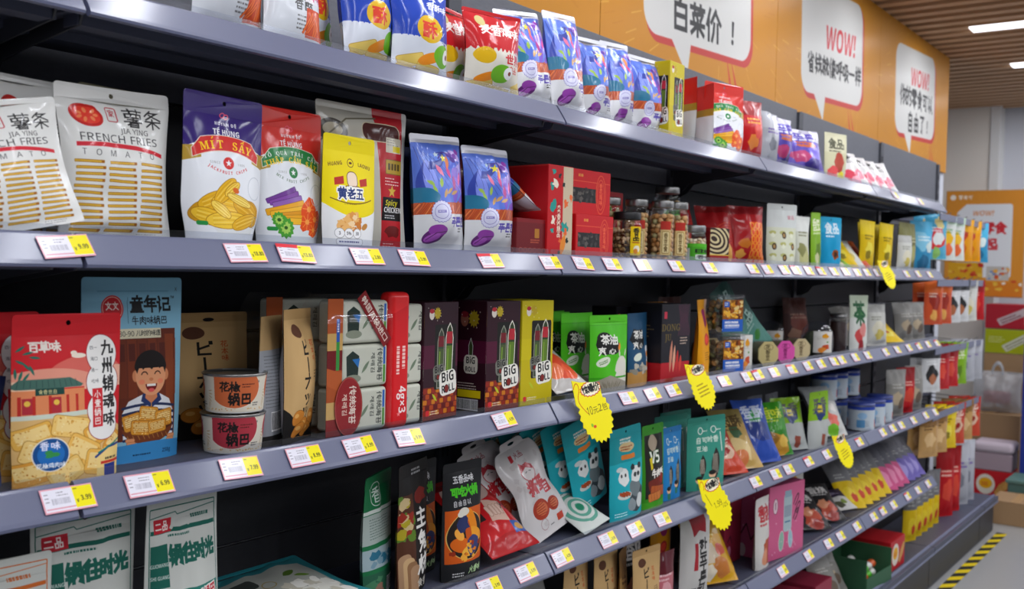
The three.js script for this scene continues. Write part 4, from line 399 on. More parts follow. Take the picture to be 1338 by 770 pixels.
small('korwhite', '#c8c6c2', '#8a1c24', 0.28, [[0.5, 0.5, 0.01, '#333']], '#8a8a86', '푸른한'); small('goldcandy', '#c89a1e', '#a8862a', 0.3, [[0.4, 0.6, 0.24, '#d8c8b0'], [0.6, 0.8, 0.22, '#b8763a'], [0.3, 0.85, 0.16, '#e2d8c4'], [0.7, 0.55, 0.14, '#b84a2a']], '#f0dca0'); small('pinkcandy', '#b86a72', '#5a1a24', 0.3, [[0.5, 0.6, 0.3, '#d8a0a4'], [0.6, 0.8, 0.2, '#8a2a34'], [0.3, 0.75, 0.2, '#e0c4c0']], '#e8c8c8'); small('blackmeat', '#1e1c1c', '#2a2828', 0.2, [[0.5, 0.75, 0.3, '#a84a34'], [0.4, 0.62, 0.2, '#c88a6a'], [0.6, 0.9, 0.2, '#8a2a20']], '#d8d4d0', '香烧'); small('whiteplum', '#c6c4c0', '#2e2438', 0.5, [[0.4, 0.8, 0.2, '#4a4a3a'], [0.62, 0.72, 0.14, '#7a8a4a']], '#b8b0c4'); small('yellowwafer', '#d2b412', '#6a6a6c', 0.45, [[0.5, 0.75, 0.26, '#e0c83a'], [0.62, 0.8, 0.14, '#b8442a']], '#a8a8a4'); small('pinkwafer', '#b8507a', '#5a5a60', 0.5, [[0.5, 0.8, 0.3, '#d88aa8']], '#a8a8a4'); small('purplewafer', '#6a60a0', '#66666c', 0.5, [[0.5, 0.8, 0.3, '#9a90c4']], '#b0b0ac'); small('whiteegg', '#d0cec6', '#d8d6d0', 0.2, [[0.6, 0.24, 0.16, '#d0941e', 1.2], [0.6, 0.72, 0.2, '#b8502c'], [0.4, 0.86, 0.2, '#d88a3a'], [0.7, 0.5, 0.06, '#5a8a3a']], '#b8b4ac'); small('whitesalmon', '#cfccc6', '#d4d0cc', 0.2, [[0.4, 0.2, 0.12, '#b02a34'], [0.6, 0.76, 0.3, '#a8583a'], [0.4, 0.86, 0.2, '#d89a7a']], '#b03a40', '香肉'); small('orangesalmon', '#b8b4b0', '#c8c4c0', 0.3, [[0.5, 0.6, 0.36, '#c84a2a'], [0.3, 0.7, 0.2, '#e07a52'], [0.7, 0.75, 0.2, '#d85a34'], [0.3, 0.5, 0.1, '#7ab03a']], '#b84a3a'); small('navybag', '#141c3c', '#1a2448', 0.3, [[0.5, 0.2, 0.01, '#eee']], '#3a4a7a'); small('tealdark', '#1c5a54', '#236a62', 0.3, [[0.5, 0.6, 0.3, '#2a7a70']], '#8ab4aa'); small('darkgreen', '#1a3a2c', '#224a38', 0.3, [[0.5, 0.6, 0.2, '#3a6a4c']], '#5a7a6a'); small('creamback', '#a8a488', '#a8a488', 0.2, [[0.5, 0.5, 0.01, '#888']], '#8a8670'); small('darkwrap', '#3c2420', '#4a2c26', 0.3, [[0.5, 0.5, 0.3, '#6a3a30'], [0.3, 0.7, 0.2, '#8a6a5a']], '#8a6a5a'); small('clearbag', '#8c8a84', '#9c9a96', 0.3, [[0.4, 0.6, 0.2, '#b8a890'], [0.6, 0.7, 0.2, '#6a5c50']], '#c8c4bc'); small('yellowsnack', '#d8b81a', '#c8a412', 0.3, [[0.5, 0.6, 0.3, '#e8d86a'], [0.5, 0.6, 0.1, '#b84a2a']], '#8a3a1a'); small('whiteredbag', '#d0d2cc', '#c2ccb8', 0.4, [[0.5, 0.3, 0.14, '#4a7a4a'], [0.4, 0.72, 0.22, '#b84a4a'], [0.6, 0.6, 0.2, '#d08a84'], [0.5, 0.9, 0.16, '#8a2a30']], '#2a5a3a', '茶'); small('tealmask', '#5a8c80', '#3a5a54', 0.3, [[0.5, 0.55, 0.2, '#3f7a3a', 0.6]], '#a8c4ba', '海品');
D('flatteal', 400, 300, (g, W, H) => { fill(g, '#2f7f86'); rect(g, 40, 60, 320, 210, '#a9aca4'); pile(g, 190, 170, 170, 90, 22, ['#e2e0d6', '#c8c4b4', '#f0eee6'], 26); leaf(g, 240, 130, 60, 22, 1.2, '#4f6a2a'); leaf(g, 270, 140, 50, 18, 1.8, '#6a8a3a'); rrect(g, 60, 90, 90, 50, 10, '#3a3f3c'); ell(g, 170, 150, 20, 16, null, 0, '#9a8a5a', 3); });
D('whitegreenflat', 280, 400, (g, W, H) => { fill(g, '#c9cec8'); for (let i = 0; i < 5; i++) ell(g, 140, 250, 130 - i * 24, 110 - i * 20, i % 2 ? '#c9cec8' : '#5f9a88', 0.2); ell(g, 140, 250, 30, 24, '#1f7a5c'); rrect(g, 60, 60, 160, 80, 10, '#e2e6e0', '#2a5a4c', 3); micro(g, 80, 84, 110, 3, '#2a5a4c', 16, 7); });
D('pinkbox', 420, 440, (g, W, H) => { fill(g, '#c06084'); ell(g, 70, 120, 26, 46, '#e2c8d0', 0, '#2a1a22', 3); rect(g, 66, 96, 8, 44, '#2a1a22'); rrect(g, 170, 60, 100, 230, 24, '#a8b8bc'); rect(g, 180, 40, 80, 40, '#8fa4b0'); rrect(g, 178, 130, 84, 70, 6, '#8f9aa4'); line(g, [[190, 230], [250, 230]], '#3f6a8a', 8); for (const [x, y] of [[320, 90], [340, 140], [320, 180]]) { g.beginPath(); g.moveTo(x - 30, y + 40); g.bezierCurveTo(x + 30, y - 60, x + 60, y - 10, x - 10, y + 50); g.strokeStyle = '#2a1420'; g.lineWidth = 9; g.stroke(); } ell(g, 150, 340, 30, 60, '#8fb0a0', 0.1, '#e8dce0', 3); ell(g, 260, 340, 26, 56, '#9ab8c0', -0.1, '#e8dce0', 3); for (let i = 0; i < 14; i++) star(g, 30 + rnd() * 360, 220 + rnd() * 210, 6, '#e8c8d4'); });
D('pinkboxside', 300, 440, (g, W, H) => { fill(g, '#c06084'); for (let i = 0; i < 12; i++) star(g, rnd() * W, rnd() * H, 6, '#e8c8d4'); line(g, [[60, 330], [120, 240], [160, 330], [220, 250]], '#2a1420', 8); ell(g, 90, 400, 28, 40, '#e2c8d0'); });
D('pinkboxdark', 200, 300, (g, W, H) => { fill(g, '#8a2c40'); line(g, [[40, 210], [70, 190], [90, 220]], '#2a1420', 6); ell(g, 60, 250, 20, 22, '#c8809c'); });
D('tinblue', 600, 180, (g, W, H) => { fill(g, '#b8c2c8'); rect(g, 0, 0, W, 26, '#2a3f8c'); for (let i = 0; i < 4; i++) { ell(g, 80 + i * 150, 70, 34, 26, '#8fb0cc'); rrect(g, 40 + i * 150, 100, 60, 60, 8, i % 2 ? '#b84a2c' : '#5a8ab0'); micro(g, 104 + i * 150, 110, 36, 4, '#5a6a7a', 12, 4); } });
D('jarlabel', 260, 240, (g, W, H) => { fill(g, '#4fa02c'); rect(g, 0, 0, W, 40, '#5cb034'); cj(g, '日本豆', 96, 70, 50, '#171a16', { w: 4, gap: 0.02 }); rrect(g, 100, 140, 130, 66, 6, '#dfe4da'); cj(g, '香味', 110, 148, 46, '#2a2a28', { w: 3 }); rect(g, 0, 60, 70, 180, '#c8ccc8'); micro(g, 6, 70, 54, 12, '#555', 13, 4); });
D('nutlabel', 90, 200, (g, W, H) => { fill(g, '#cdb682'); rect(g, 0, 0, W, 50, '#a8342a'); rrect(g, 14, 60, 62, 130, 10, '#d8c89a', '#8a6a34', 4); cj(g, '香豆食', 28, 70, 34, '#5a4420', { v: 1, w: 2.4 }); });
D('yellowlabel', 90, 240, (g, W, H) => { fill(g, '#d9bd18'); cj(g, '香品', 20, 14, 50, '#2a2410', { v: 1, w: 3.4 }); blob(g, 50, 186, 26, '#e8e2cc', 0.2); ell(g, 40, 206, 18, 22, '#c9853a'); rect(g, 14, 130, 62, 8, '#8a2a1a'); });
const priceTag = (price, plainTop) => (g, W, H) => {
  fill(g, '#e2dee4'); rect(g, 0, 0, W, H, '#d9a0aa'); rect(g, 6, 6, W - 12, H - 12, '#dedce4'); if (plainTop) rect(g, 0, 0, W * 0.62, H * 0.2, '#c8303c'); for (let i = 0; i < 3; i++) rect(g, 14, 22 + i * 16, 18, 4, '#8a8890'); micro(g, 70, 18, 56, 2, '#8a8890', 12, 4); for (let a = 42; a < 126; a += 4) rect(g, a, 44, between(1, 3), 26, '#a4a2ac'); rect(g, 10, 84, 140, 6, '#d09aa4');
  rect(g, W * 0.6, 5, W * 0.38, H - 14, '#e6da16'); rect(g, W * 0.62, 12, 18, 5, '#8a8420'); txt(g, '¥', W * 0.66, 74, 22, '#3a3a20'); txt(g, price, W * 0.83, 68, 30, '#2e2e18', { sx: 0.86 }); 
};
const PRICES = ['3.99', '6.99', '7.99', '8.99', '9.99', '5.99', '18.80', '9.90', '2.80', '13.80', '4.99', '1.99']; PRICES.forEach((p, i) => D('tag' + i, 240, 104, priceTag(p, i === 7 || i === 9)));
D('saleA', 300, 440, (g, W, H) => { fill(g, '#ecdf10'); g.beginPath(); g.moveTo(40, 60); g.bezierCurveTo(80, -10, 110, 50, 70, 96); g.bezierCurveTo(30, 150, 60, 180, 100, 240); g.strokeStyle = '#b8381c'; g.lineWidth = 5; g.stroke(); burst(g, 190, 90, 100, 18, 0.88, '#f2ead0', '#b8381c', 6, 0.5); cj(g, '惊爆价', 112, 62, 50, '#191919', { w: 3.4, gap: 0.08 }); txt(g, '10', 116, 250, 74, '#4a3a10', { bold: false, sx: 0.7, skew: -0.1 }); cj(g, '元', 150, 206, 48, '#4a3a10', { w: 1.6 }); txt(g, '2', 218, 250, 66, '#4a3a10', { bold: false }); cj(g, '包', 240, 208, 46, '#4a3a10', { w: 1.6 }); ell(g, 120, 330, 14, 10, '#c84a2a'); ell(g, 100, 316, 10, 12, '#8ab83a'); });
D('saleB', 300, 440, (g, W, H) => { fill(g, '#ecdf10'); g.beginPath(); g.moveTo(40, 60); g.bezierCurveTo(80, -10, 110, 50, 70, 96); g.strokeStyle = '#b8381c'; g.lineWidth = 5; g.stroke(); burst(g, 190, 90, 100, 18, 0.88, '#f2ead0', '#b8381c', 6, 0.5); cj(g, '惊爆价', 112, 62, 50, '#191919', { w: 3.4, gap: 0.08 }); line(g, [[70, 130], [96, 230]], '#5a4410', 5); txt(g, '1.99', 170, 264, 66, '#4a3a10', { bold: false, sx: 0.8 }); txt(g, '/25', 246, 290, 44, '#4a3a10', { bold: false }); });
D('saleC', 300, 440, (g, W, H) => { fill(g, '#ecdf10'); g.beginPath(); g.moveTo(40, 60); g.bezierCurveTo(80, -10, 110, 50, 70, 96); g.strokeStyle = '#b8381c'; g.lineWidth = 5; g.stroke(); burst(g, 190, 90, 100, 18, 0.88, '#f2ead0', '#b8381c', 6, 0.5); cj(g, '惊爆价', 112, 62, 50, '#191919', { w: 3.4, gap: 0.08 }); micro(g, 90, 210, 150, 4, '#8a6a14', 32, 12); });
D('mural', 2020, 300, (g, W, H) => {
  // 440 px per metre, from x = 0.7 m to 5.28 m along the wall, top at y = 2.56 m
  const K = 440, X = (x) => (x - 0.7) * K, Y = (y) => (1.215 - y) * K; fill(g, '#bd8424');
  for (let i = 0; i < 420; i++) { const x = rnd() * W, y = rnd() * H, a = Math.atan2(y - 150, ((x + 200) % 620) - 310); line(g, [[x, y], [x + Math.cos(a) * 26, y + Math.sin(a) * 26]], ['#cf9a3c', '#b87c1c', '#d6a850'][i % 3], 1.2); }
  for (const x of [2.2, 3.4, 4.7]) for (const s of [0, 1]) poly(g, [[X(x) + 90 + s * 14, Y(0.70)], [X(x) + 104 + s * 20, Y(0.6)], [X(x) + 112 + s * 20, Y(0.6)]], '#b8442c');
  const bubble = (x0, x1, y0, y1, tx, edge) => { g.save(); g.translate(X(x0), Y(y0)); g.rotate(-0.05); g.translate(-X(x0), -Y(y0)); const a = X(x0), b = X(x1), t = Y(y1), c = Y(y0), tail = [[X(tx) - 50, c - 6], [X(tx), c + 42], [X(tx) + 12, c - 6]]; rrect(g, a + 5, t + 4, b - a + 3, c - t + 5, 34, edge); rrect(g, a, t, b - a, c - t, 34, '#d2d1cd'); poly(g, tail, '#d2d1cd'); g.restore(); };
  bubble(1.86, 2.6, 0.665, 1.09, 2.13, '#b03a34'); bubble(3.07, 3.79, 0.685, 1.11, 3.31, '#b03a34'); bubble(4.29, 5.0, 0.68, 1.10, 4.55, '#b03a34');
  cj(g, '零食', X(2.3), Y(1.0), 42, '#1f1f1f', { w: 3.2, rot: -0.05 }); cj(g, '白菜价', X(2.03), Y(0.8), 40, '#1f1f1f', { w: 3.2, gap: 0.12, sx: 1.1, rot: -0.05 }); txt(g, '!', X(2.45), Y(0.735), 46, '#1f1f1f');
  txt(g, 'WOW!', X(3.5), Y(0.9), 56, '#b8323a', { skew: -0.15, rot: -0.07 }); cj(g, '省钱就像呼吸一样', X(3.13), Y(0.842), 31, '#1f1f1f', { w: 2.8, gap: 0.14, rot: -0.06 });
  txt(g, 'WOW!', X(4.7), Y(0.945), 52, '#b8323a', { skew: -0.15, rot: -0.06 }); cj(g, '你的零食可以', X(4.36), Y(0.912), 39, '#1f1f1f', { w: 2.8, gap: 0.12, rot: -0.04 }); cj(g, '自由了', X(4.5), Y(0.8), 39, '#1f1f1f', { w: 2.8, gap: 0.2, rot: -0.05 }); txt(g, '!', X(4.86), Y(0.735), 40, '#1f1f1f');
});
D('endposter', 420, 600, (g, W, H) => { fill(g, '#c98a3a'); for (let i = 0; i < 60; i++) line(g, [[rnd() * W, rnd() * H], [rnd() * W, rnd() * H]], '#d39a4c', 1); cj(g, '零食可', 64, 22, 24, '#f0e6d8', { w: 2.4 }); ell(g, 34, 34, 16, 16, '#f0e6d8'); rrect(g, 60, 74, 300, 420, 16, '#d9dadb'); poly(g, [[40, 74], [110, 74], [40, 140]], '#c98a3a'); txt(g, 'WOW!', 200, 140, 40, '#c98a5a', { skew: -0.2 }); cj(g, '全球零食', 70, 180, 62, '#b8323a', { w: 3.6, gap: 0.06 }); cj(g, '折起', 146, 270, 64, '#b8323a', { w: 3.6, gap: 0.1 }); rect(g, 20, 410, 190, 90, '#c99a2c'); pile(g, 30, 420, 170, 70, 16, ['#b8502c', '#d8b04a', '#a8342a'], 14); rect(g, 230, 430, 120, 80, '#b8b4ac'); pile(g, 236, 436, 108, 66, 20, ['#b8502c', '#5a7aa8', '#c8c4bc', '#d8a04a'], 12); rect(g, 0, 520, W, 80, '#c67a2c'); pile(g, 0, 510, W, 60, 20, ['#b84a2a', '#d8b04a', '#e0d8c8'], 16); });
D('boardred', 320, 160, (g) => { fill(g, '#98222e'); g.save(); g.translate(150, 80); g.rotate(-0.5); rrect(g, -90, -24, 180, 48, 6, '#b8a8a8'); micro(g, -76, -12, 150, 2, '#6a3a40', 18, 10); g.restore(); micro(g, 210, 90, 90, 3, '#c88a90', 16, 6); });
D('boardlime', 320, 160, (g) => { fill(g, '#9aa01c'); g.save(); g.translate(180, 80); g.rotate(-0.6); rrect(g, -90, -24, 180, 48, 6, '#c0bfae'); micro(g, -76, -12, 150, 2, '#7a7a5a', 18, 10); g.restore(); micro(g, 20, 50, 90, 3, '#c8c890', 16, 6); });
D('cartonred', 320, 200, (g) => { fill(g, '#a81c24'); ell(g, 110, 100, 76, 74, '#d8d2c4'); ell(g, 110, 92, 54, 40, '#d8a41c'); micro(g, 76, 84, 70, 2, '#b8442a', 16, 9); for (let i = 0; i < 4; i++) slab(g, 220 + i * 20, 130 - i * 14, 40, 90, 0.6, '#c99a5a', '#8a5a24'); });
D('hazard', 900, 24, (g, W, H) => { fill(g, '#d0b81a'); for (let i = 0; i < 60; i++) poly(g, [[i * 30, 0], [i * 30 + 15, 0], [i * 30 + 3, 24], [i * 30 - 12, 24]], '#191919'); });
// ------------------------------------------------------------------ shape builders
const smooth = (a, b, x) => THREE.MathUtils.smoothstep(x, a, b);
const geoCache = new Map();
function bagSurface(o) {
  const { w, h, d, kind = 'stand', seal = 0.1, wr = 0.004, bot = 0.93, seed = 1, prof } = o;
  const st = kind === 'stand' ? seal : o.sealTop ?? 0.045, sb = kind === 'stand' ? 0 : o.sealBottom ?? 0.05;
  const inner = (v) => clamp((v - sb) / (1 - sb - st), 0, 1);
  const half = (v) => w / 2 * (prof ? prof(v) : kind === 'stand' ? lerp(bot, 1, smooth(0, 0.3, v)) : 1 - 0.07 * Math.sin(Math.PI * inner(v)));
  const thick = (u, v) => {
    const q = inner(v), c = Math.pow(Math.max(0, 1 - Math.pow(Math.abs(u), 2.3)), 0.7);
    const t = kind === 'stand' ? Math.pow(1 - q, 0.62) * (0.86 + 0.14 * Math.sin(Math.PI * q)) : Math.pow(Math.sin(Math.PI * q), 0.55);
    return 0.0006 + (d / 2 - 0.0006) * t * c;
  };
  const warp = (u, v) => wr * 1.6 * noise.noise(u * 0.9 + seed * 1.7, v * 1.4, seed * 0.37) * (0.25 + 0.75 * v) + (o.curl ?? 0) * v * v;
  const crease = (u, v) => {
    const q = inner(v), c = Math.max(0, 1 - u * u), ends = Math.exp(-(1 - q) * 7) * (q < 1 ? 1 : 0.2) + (kind === 'stand' ? 0 : Math.exp(-q * 7) * (q > 0 ? 1 : 0.2));
    return wr * c * (0.9 * noise.noise(u * 1.9 + seed, v * 2.6, seed * 2.1) + 0.45 * noise.noise(u * 4.3, v * 5.2 + seed, seed) + 0.7 * ends * Math.sin(u * 9 + seed * 2.3 + 3 * noise.noise(u * 2, v * 2, seed)));
  };
  return { half, thick, warp, crease, st, sb };
}
function bagBody(o, top = 1, sides = [1, -1]) {
  const S = bagSurface(o), { w, h, kind = 'stand' } = o, nx = o.nx ?? 14, ny = o.ny ?? 20, P = [], U = [], I = [];
  for (const side of sides) {
    const at = P.length / 3;
    for (let j = 0; j <= ny; j++) for (let i = 0; i <= nx; i++) {
      const u = i / nx * 2 - 1, v = j / ny * top;
      P.push(u * S.half(v), v * h, side * (S.thick(u, v) + S.crease(u, v) * Math.min(1, S.thick(u, v) / 0.004)) + S.warp(u, v));
      U.push(side > 0 ? (u + 1) / 2 : o.backKey ? (1 - u) / 2 : 0.012 + 0.012 * u, v);
    }
    for (let j = 0; j < ny; j++) for (let i = 0; i < nx; i++) { const a = at + j * (nx + 1) + i, b = a + 1, c = a + nx + 1, e = c + 1; side > 0 ? I.push(a, b, e, a, e, c) : I.push(a, e, b, a, c, e); }
  }
  if (kind === 'stand' && sides.length > 1) {
    const n = P.length / 3, back = (nx + 1) * (ny + 1);
    for (const k of [0, back]) for (let i = 0; i <= nx; i++) { P.push(P[(k + i) * 3], P[(k + i) * 3 + 1], P[(k + i) * 3 + 2]); U.push(i / nx, 0.01); }
    for (let i = 0; i < nx; i++) I.push(n + i, n + nx + 2 + i, n + 1 + i, n + i, n + nx + 1 + i, n + nx + 2 + i);
  }
  const g = new THREE.BufferGeometry(); g.setAttribute('position', new THREE.Float32BufferAttribute(P, 3)); g.setAttribute('uv', new THREE.Float32BufferAttribute(U, 2)); g.setIndex(I); g.computeVertexNormals();
  return g;
}
function bagSeal(o) {
  const S = bagSurface(o), { w, h } = o, y0 = h * (1 - S.st), r = Math.min(o.corner ?? 0.006, h * S.st * 0.8), a = S.half(1 - S.st), b = S.half(1), s = new THREE.Shape();
  s.moveTo(-a, y0); s.lineTo(a, y0); s.lineTo(b, h - r); s.quadraticCurveTo(b, h, b - r, h); for (let i = 1; i < 6; i++) s.lineTo(lerp(b - r, -b + r, i / 6), h); s.lineTo(-b + r, h); s.quadraticCurveTo(-b, h, -b, h - r); s.closePath();
  if (o.hole) { const c = new THREE.Path(), hy = h - Math.min(0.011, h * S.st * 0.5); o.hole === 'slot' ? c.absellipse(0, hy, 0.011, 0.003, 0, Math.PI * 2) : c.absarc(0, hy, 0.0032, 0, Math.PI * 2); s.holes.push(c); }
  const g = new THREE.ExtrudeGeometry(s, { depth: 0.0012, bevelEnabled: false, curveSegments: 6 }).translate(0, 0, -0.0006), p = g.attributes.position, uv = g.attributes.uv;
  for (let i = 0; i < p.count; i++) { const x = p.getX(i), y = p.getY(i); uv.setXY(i, x / w + 0.5, y / h); p.setZ(i, p.getZ(i) + S.warp(clamp(x / (w / 2), -1, 1), y / h)); }
  g.computeVertexNormals(); return g;
}
// A bag or pouch. at = base centre; ry turns it, rx leans it, rz rolls it.
function bag(name, key, o) {
  if (o.backKey) return twoSided(name, key, o);
  const id = JSON.stringify([key, o.w, o.h, o.d, o.kind, o.seal, o.seed, o.wr, o.hole, o.lite, o.curl, o.bot, o.shapeId]);
  if (!geoCache.has(id)) geoCache.set(id, { body: onSheet(bagBody(o, o.lite ? 1 : 1 - bagSurface(o).st), key), seal: o.lite ? null : onSheet(bagSeal(o), key) });
  const G = geoCache.get(id), m = printed(key, o.finish ?? 'satin'), t = thing(name, o.label, o.category ?? 'snack bag', o.group);
  part('body', G.body, m, t); if (G.seal) part('top_seal', G.seal, m, t);
  t.rotation.order = 'YXZ'; t.rotation.set(o.rx ?? 0, THREE.MathUtils.degToRad(o.ry ?? 0), o.rz ?? 0); t.position.set(...o.at);
  return t;
}
// a pouch whose back carries a print of its own
function twoSided(name, key, o) {
  const t = thing(name, o.label, o.category ?? 'snack bag', o.group);
  part('front_panel', onSheet(bagBody(o, 1, [1]), key), printed(key, o.finish ?? 'satin'), t); part('back_panel', onSheet(bagBody(o, 1, [-1]), o.backKey), printed(o.backKey, o.finish ?? 'satin'), t);
  t.rotation.order = 'YXZ'; t.rotation.set(o.rx ?? 0, THREE.MathUtils.degToRad(o.ry ?? 0), o.rz ?? 0); t.position.set(...o.at);
  return t;
}
// flat printed plate of thickness t, centred on x, resting on y = 0
function plate(w, h, t, key, r = 0) {
  const g = r ? new RoundedBoxGeometry(w, h, t, 2, Math.min(r, t / 2)) : new THREE.BoxGeometry(w, h, t); g.translate(0, h / 2, 0);
  const p = g.attributes.position, uv = g.attributes.uv; for (let i = 0; i < p.count; i++) uv.setXY(i, p.getX(i) / w + 0.5, p.getY(i) / h);
  return onSheet(g, key);
}
// A printed carton: box in the side design with a printed front sheet and, if wanted, a printed end sheet
function carton(name, front, side, o) {
  const { w, h, d } = o, t = thing(name, o.label, o.category ?? 'box', o.group);
  part('carton', onSheet(sideUv(rbox(w, h, d, 0.0012, 0, h / 2, 0), w, h, d), side), printed(side, 'card'), t);
  part('front_panel', plate(w * 0.985, h * 0.985, 0.0008, front).translate(0, h * 0.0075, d / 2), printed(front, 'card'), t);
  if (o.flap) part('lid_flap', box(w * 0.98, 0.0012, d * 0.5, 0, h + 0.0006, 0), printed(side, 'card'), t);
  t.rotation.order = 'YXZ'; t.rotation.set(o.rx ?? 0, THREE.MathUtils.degToRad(o.ry ?? 0), o.rz ?? 0); t.position.set(o.at[0], o.at[1] + 0.001, o.at[2]);
  return t;
}
function sideUv(g, w, h, d) { const p = g.attributes.position, n = g.attributes.normal, uv = g.attributes.uv; for (let i = 0; i < p.count; i++) Math.abs(n.getX(i)) > 0.6 ? uv.setXY(i, 0.5 - Math.sign(n.getX(i)) * p.getZ(i) / d, p.getY(i) / h) : uv.setXY(i, 0.02, clamp(p.getY(i) / h, 0.02, 0.98)); return g; }
const lathe = (pts, seg = 32) => new THREE.LatheGeometry(pts.map(([r, y]) => new THREE.Vector2(r, y)), seg);
function wrapLabel(r, y0, y1, arc, key, facing = 0, rTop = r) { const g = new THREE.CylinderGeometry(rTop, r, y1 - y0, 28, 1, true, facing - arc / 2, arc).translate(0, (y0 + y1) / 2, 0); return onSheet(g, key); }
const extrudeX = (pts, len) => { const s = new THREE.Shape(); pts.forEach(([z, y], i) => s[i ? 'lineTo' : 'moveTo'](-z, y)); s.closePath(); return new THREE.ExtrudeGeometry(s, { depth: len, bevelEnabled: false }).rotateY(Math.PI / 2); };
// ------------------------------------------------------------------ materials of the place
function noiseTexture(size, fn, srgb = true) { const d = new Uint8Array(size * size * 4); for (let y = 0; y < size; y++) for (let x = 0; x < size; x++) { const c = fn(x / size, y / size); d.set([c[0], c[1], c[2], 255], (y * size + x) * 4); } const t = new THREE.DataTexture(d, size, size); t.magFilter = THREE.LinearFilter; t.wrapS = t.wrapT = THREE.RepeatWrapping; if (srgb) t.colorSpace = THREE.SRGBColorSpace; t.needsUpdate = true; return t; }
const metalGrain = noiseTexture(128, () => { const k = 236 + rnd() * 18; return [k, k, k]; });
const M = {
  shelf: std(0x464a5c, 0.5, { map: metalGrain }), rail: std(0x545974, 0.5, { clearcoat: 0.6, clearcoatRoughness: 0.16 }), clear: new THREE.MeshPhysicalMaterial({ color: 0xf2f4f8, roughness: 0.12, transmission: 1, thickness: 0, ior: 1.46 }),
  back: std(0x2e2f34, 0.62, { map: metalGrain }), header: std(0x62646c, 0.6, { map: metalGrain }), post: std(0x3c3e46, 0.55), bracket: std(0x2c2d33, 0.5),
  wall: std(0xc9ccd4, 0.85), aisle: std(0x4c4e54, 0.8), column: std(0xdcd6cc, 0.8), ceilingPlain: std(0x2c2824, 0.9), floor: std(0x9a9a98, 0.35, { clearcoat: 0.3, clearcoatRoughness: 0.3 }),
  slat: std(0xb8926e, 0.6), lampShell: std(0xe6e6e6, 0.4), blue: std(0x1a2f8a, 0.5), cardboard: std(0x9a7a56, 0.8), film: new THREE.MeshPhysicalMaterial({ color: 0xffffff, roughness: 0.08, transmission: 1, thickness: 0, ior: 1.45 }),
  bagFilm: new THREE.MeshPhysicalMaterial({ color: 0xe6e8ea, roughness: 0.35, transmission: 0.72, thickness: 0, ior: 1.45, side: THREE.DoubleSide }), glass: new THREE.MeshPhysicalMaterial({ color: 0xffffff, roughness: 0.02, transmission: 1, thickness: 0, ior: 1.5 }),
  steel: std(0x9a9a98, 0.28, { metalness: 0.9 }), black: std(0x141416, 0.4), white: std(0xd8d8d6, 0.5), lampGlow: new THREE.MeshStandardMaterial({ color: 0xffffff, emissive: 0xf4f7ff, emissiveIntensity: 3 }),
};
// ------------------------------------------------------------------ the shop
structure('floor', box(10.2, 0.1, 6.6, 2.3, -0.05, 2.65), M.floor);
structure('wall_rear', box(8.1, 3.0, 0.12, 1.24, 1.5, -0.39), M.wall);
structure('wall_end', box(0.12, 3.0, 6.8, 7.3, 1.5, 2.7), M.wall);
structure('wall_aisle', box(10.2, 3.0, 0.12, 2.3, 1.5, 5.9), M.aisle);
structure('wall_entrance', box(0.12, 3.0, 6.6, -2.75, 1.5, 2.65), M.wall);
structure('wall_recess', box(2.1, 3.0, 0.12, 6.3, 1.5, -0.95), M.wall);
structure('pillar', box(0.16, 2.6, 0.42, 7.16, 1.3, -0.67), M.column);
structure('trim_001', box(0.17, 2.6, 0.06, 7.155, 1.3, -0.425), M.white);
const ceiling = structure('ceiling', box(10.2, 0.1, 7.0, 2.3, CEIL + 0.2, 2.45), M.ceilingPlain);
const slatGeo = box(0.058, 0.05, 6.9);
for (let x = -2.6; x < 7.2; x += 0.122) part('slat', slatGeo, M.slat, ceiling).position.set(x, CEIL + 0.025, 2.45);
// printed mural above the shelves, in panels that meet at fine joints
const muralJoints = [-2.3, -1.05, 0.43, 1.63, 2.825, 4.03, 5.28], muralTop = CEIL, muralBase = 1.93;
muralJoints.slice(1).forEach((x1, i) => {
  const x0 = muralJoints[i], w = x1 - x0 - 0.003, h = muralTop - muralBase, g = new THREE.BoxGeometry(w, h, 0.012), p = g.attributes.position, uv = g.attributes.uv;
  for (let k = 0; k < p.count; k++) { let wx = x0 + w / 2 + p.getX(k); const u = i < 3 ? (p.getX(k) + w / 2) / w * 0.1 : (wx - 0.7) * 440 / 2020; uv.setXY(k, clamp(u, 0, 1), clamp(1 - (1.215 - (p.getY(k) + (muralTop + muralBase) / 2 - 1.36)) * 440 / 300, 0, 1)); }
  onSheet(g, 'mural'); g.translate(x0 + w / 2, (muralTop + muralBase) / 2, -0.322);
  const t = tag(part('mural_panel', g, printed('mural', 'satin'), scene), ['orange printed wall panel', 'orange printed wall panel', 'orange printed wall panel', 'orange wall panel with the speech bubble about cabbage price', 'orange wall panel with a speech bubble saying WOW, middle one', 'orange wall panel with the speech bubble beside the pillar'][i] + ' above the shelves', 'wall panel', 'mural panels'); t.name = numbered('mural_panel');
});
// tube lamps let into the slatted ceiling, one per metre of aisle
function tubeLamp(x, z) {
  const t = thing('ceiling_lamp', 'long white tube lamp let into the slatted wooden ceiling', 'lamp', 'tube lamps over the aisle'), y = CEIL + 0.03;
  part('housing', box(TUBE.wid + 0.02, 0.03, TUBE.len + 0.02, 0, 0.02, 0), M.lampShell, t); part('diffuser', rbox(TUBE.wid, 0.03, TUBE.len, 0.008, 0, -0.005, 0), M.lampGlow, t);
  const l = new THREE.RectAreaLight(TUBE.color, TUBE.power, TUBE.wid, TUBE.len); l.name = 'tube_light'; l.rotation.x = -Math.PI / 2; l.position.y = -0.024; t.add(l);
  t.position.set(x, y - 0.02, z); return t;
}
for (const x of TUBE_X) for (const z of TUBE.rows) tubeLamp(x, z);
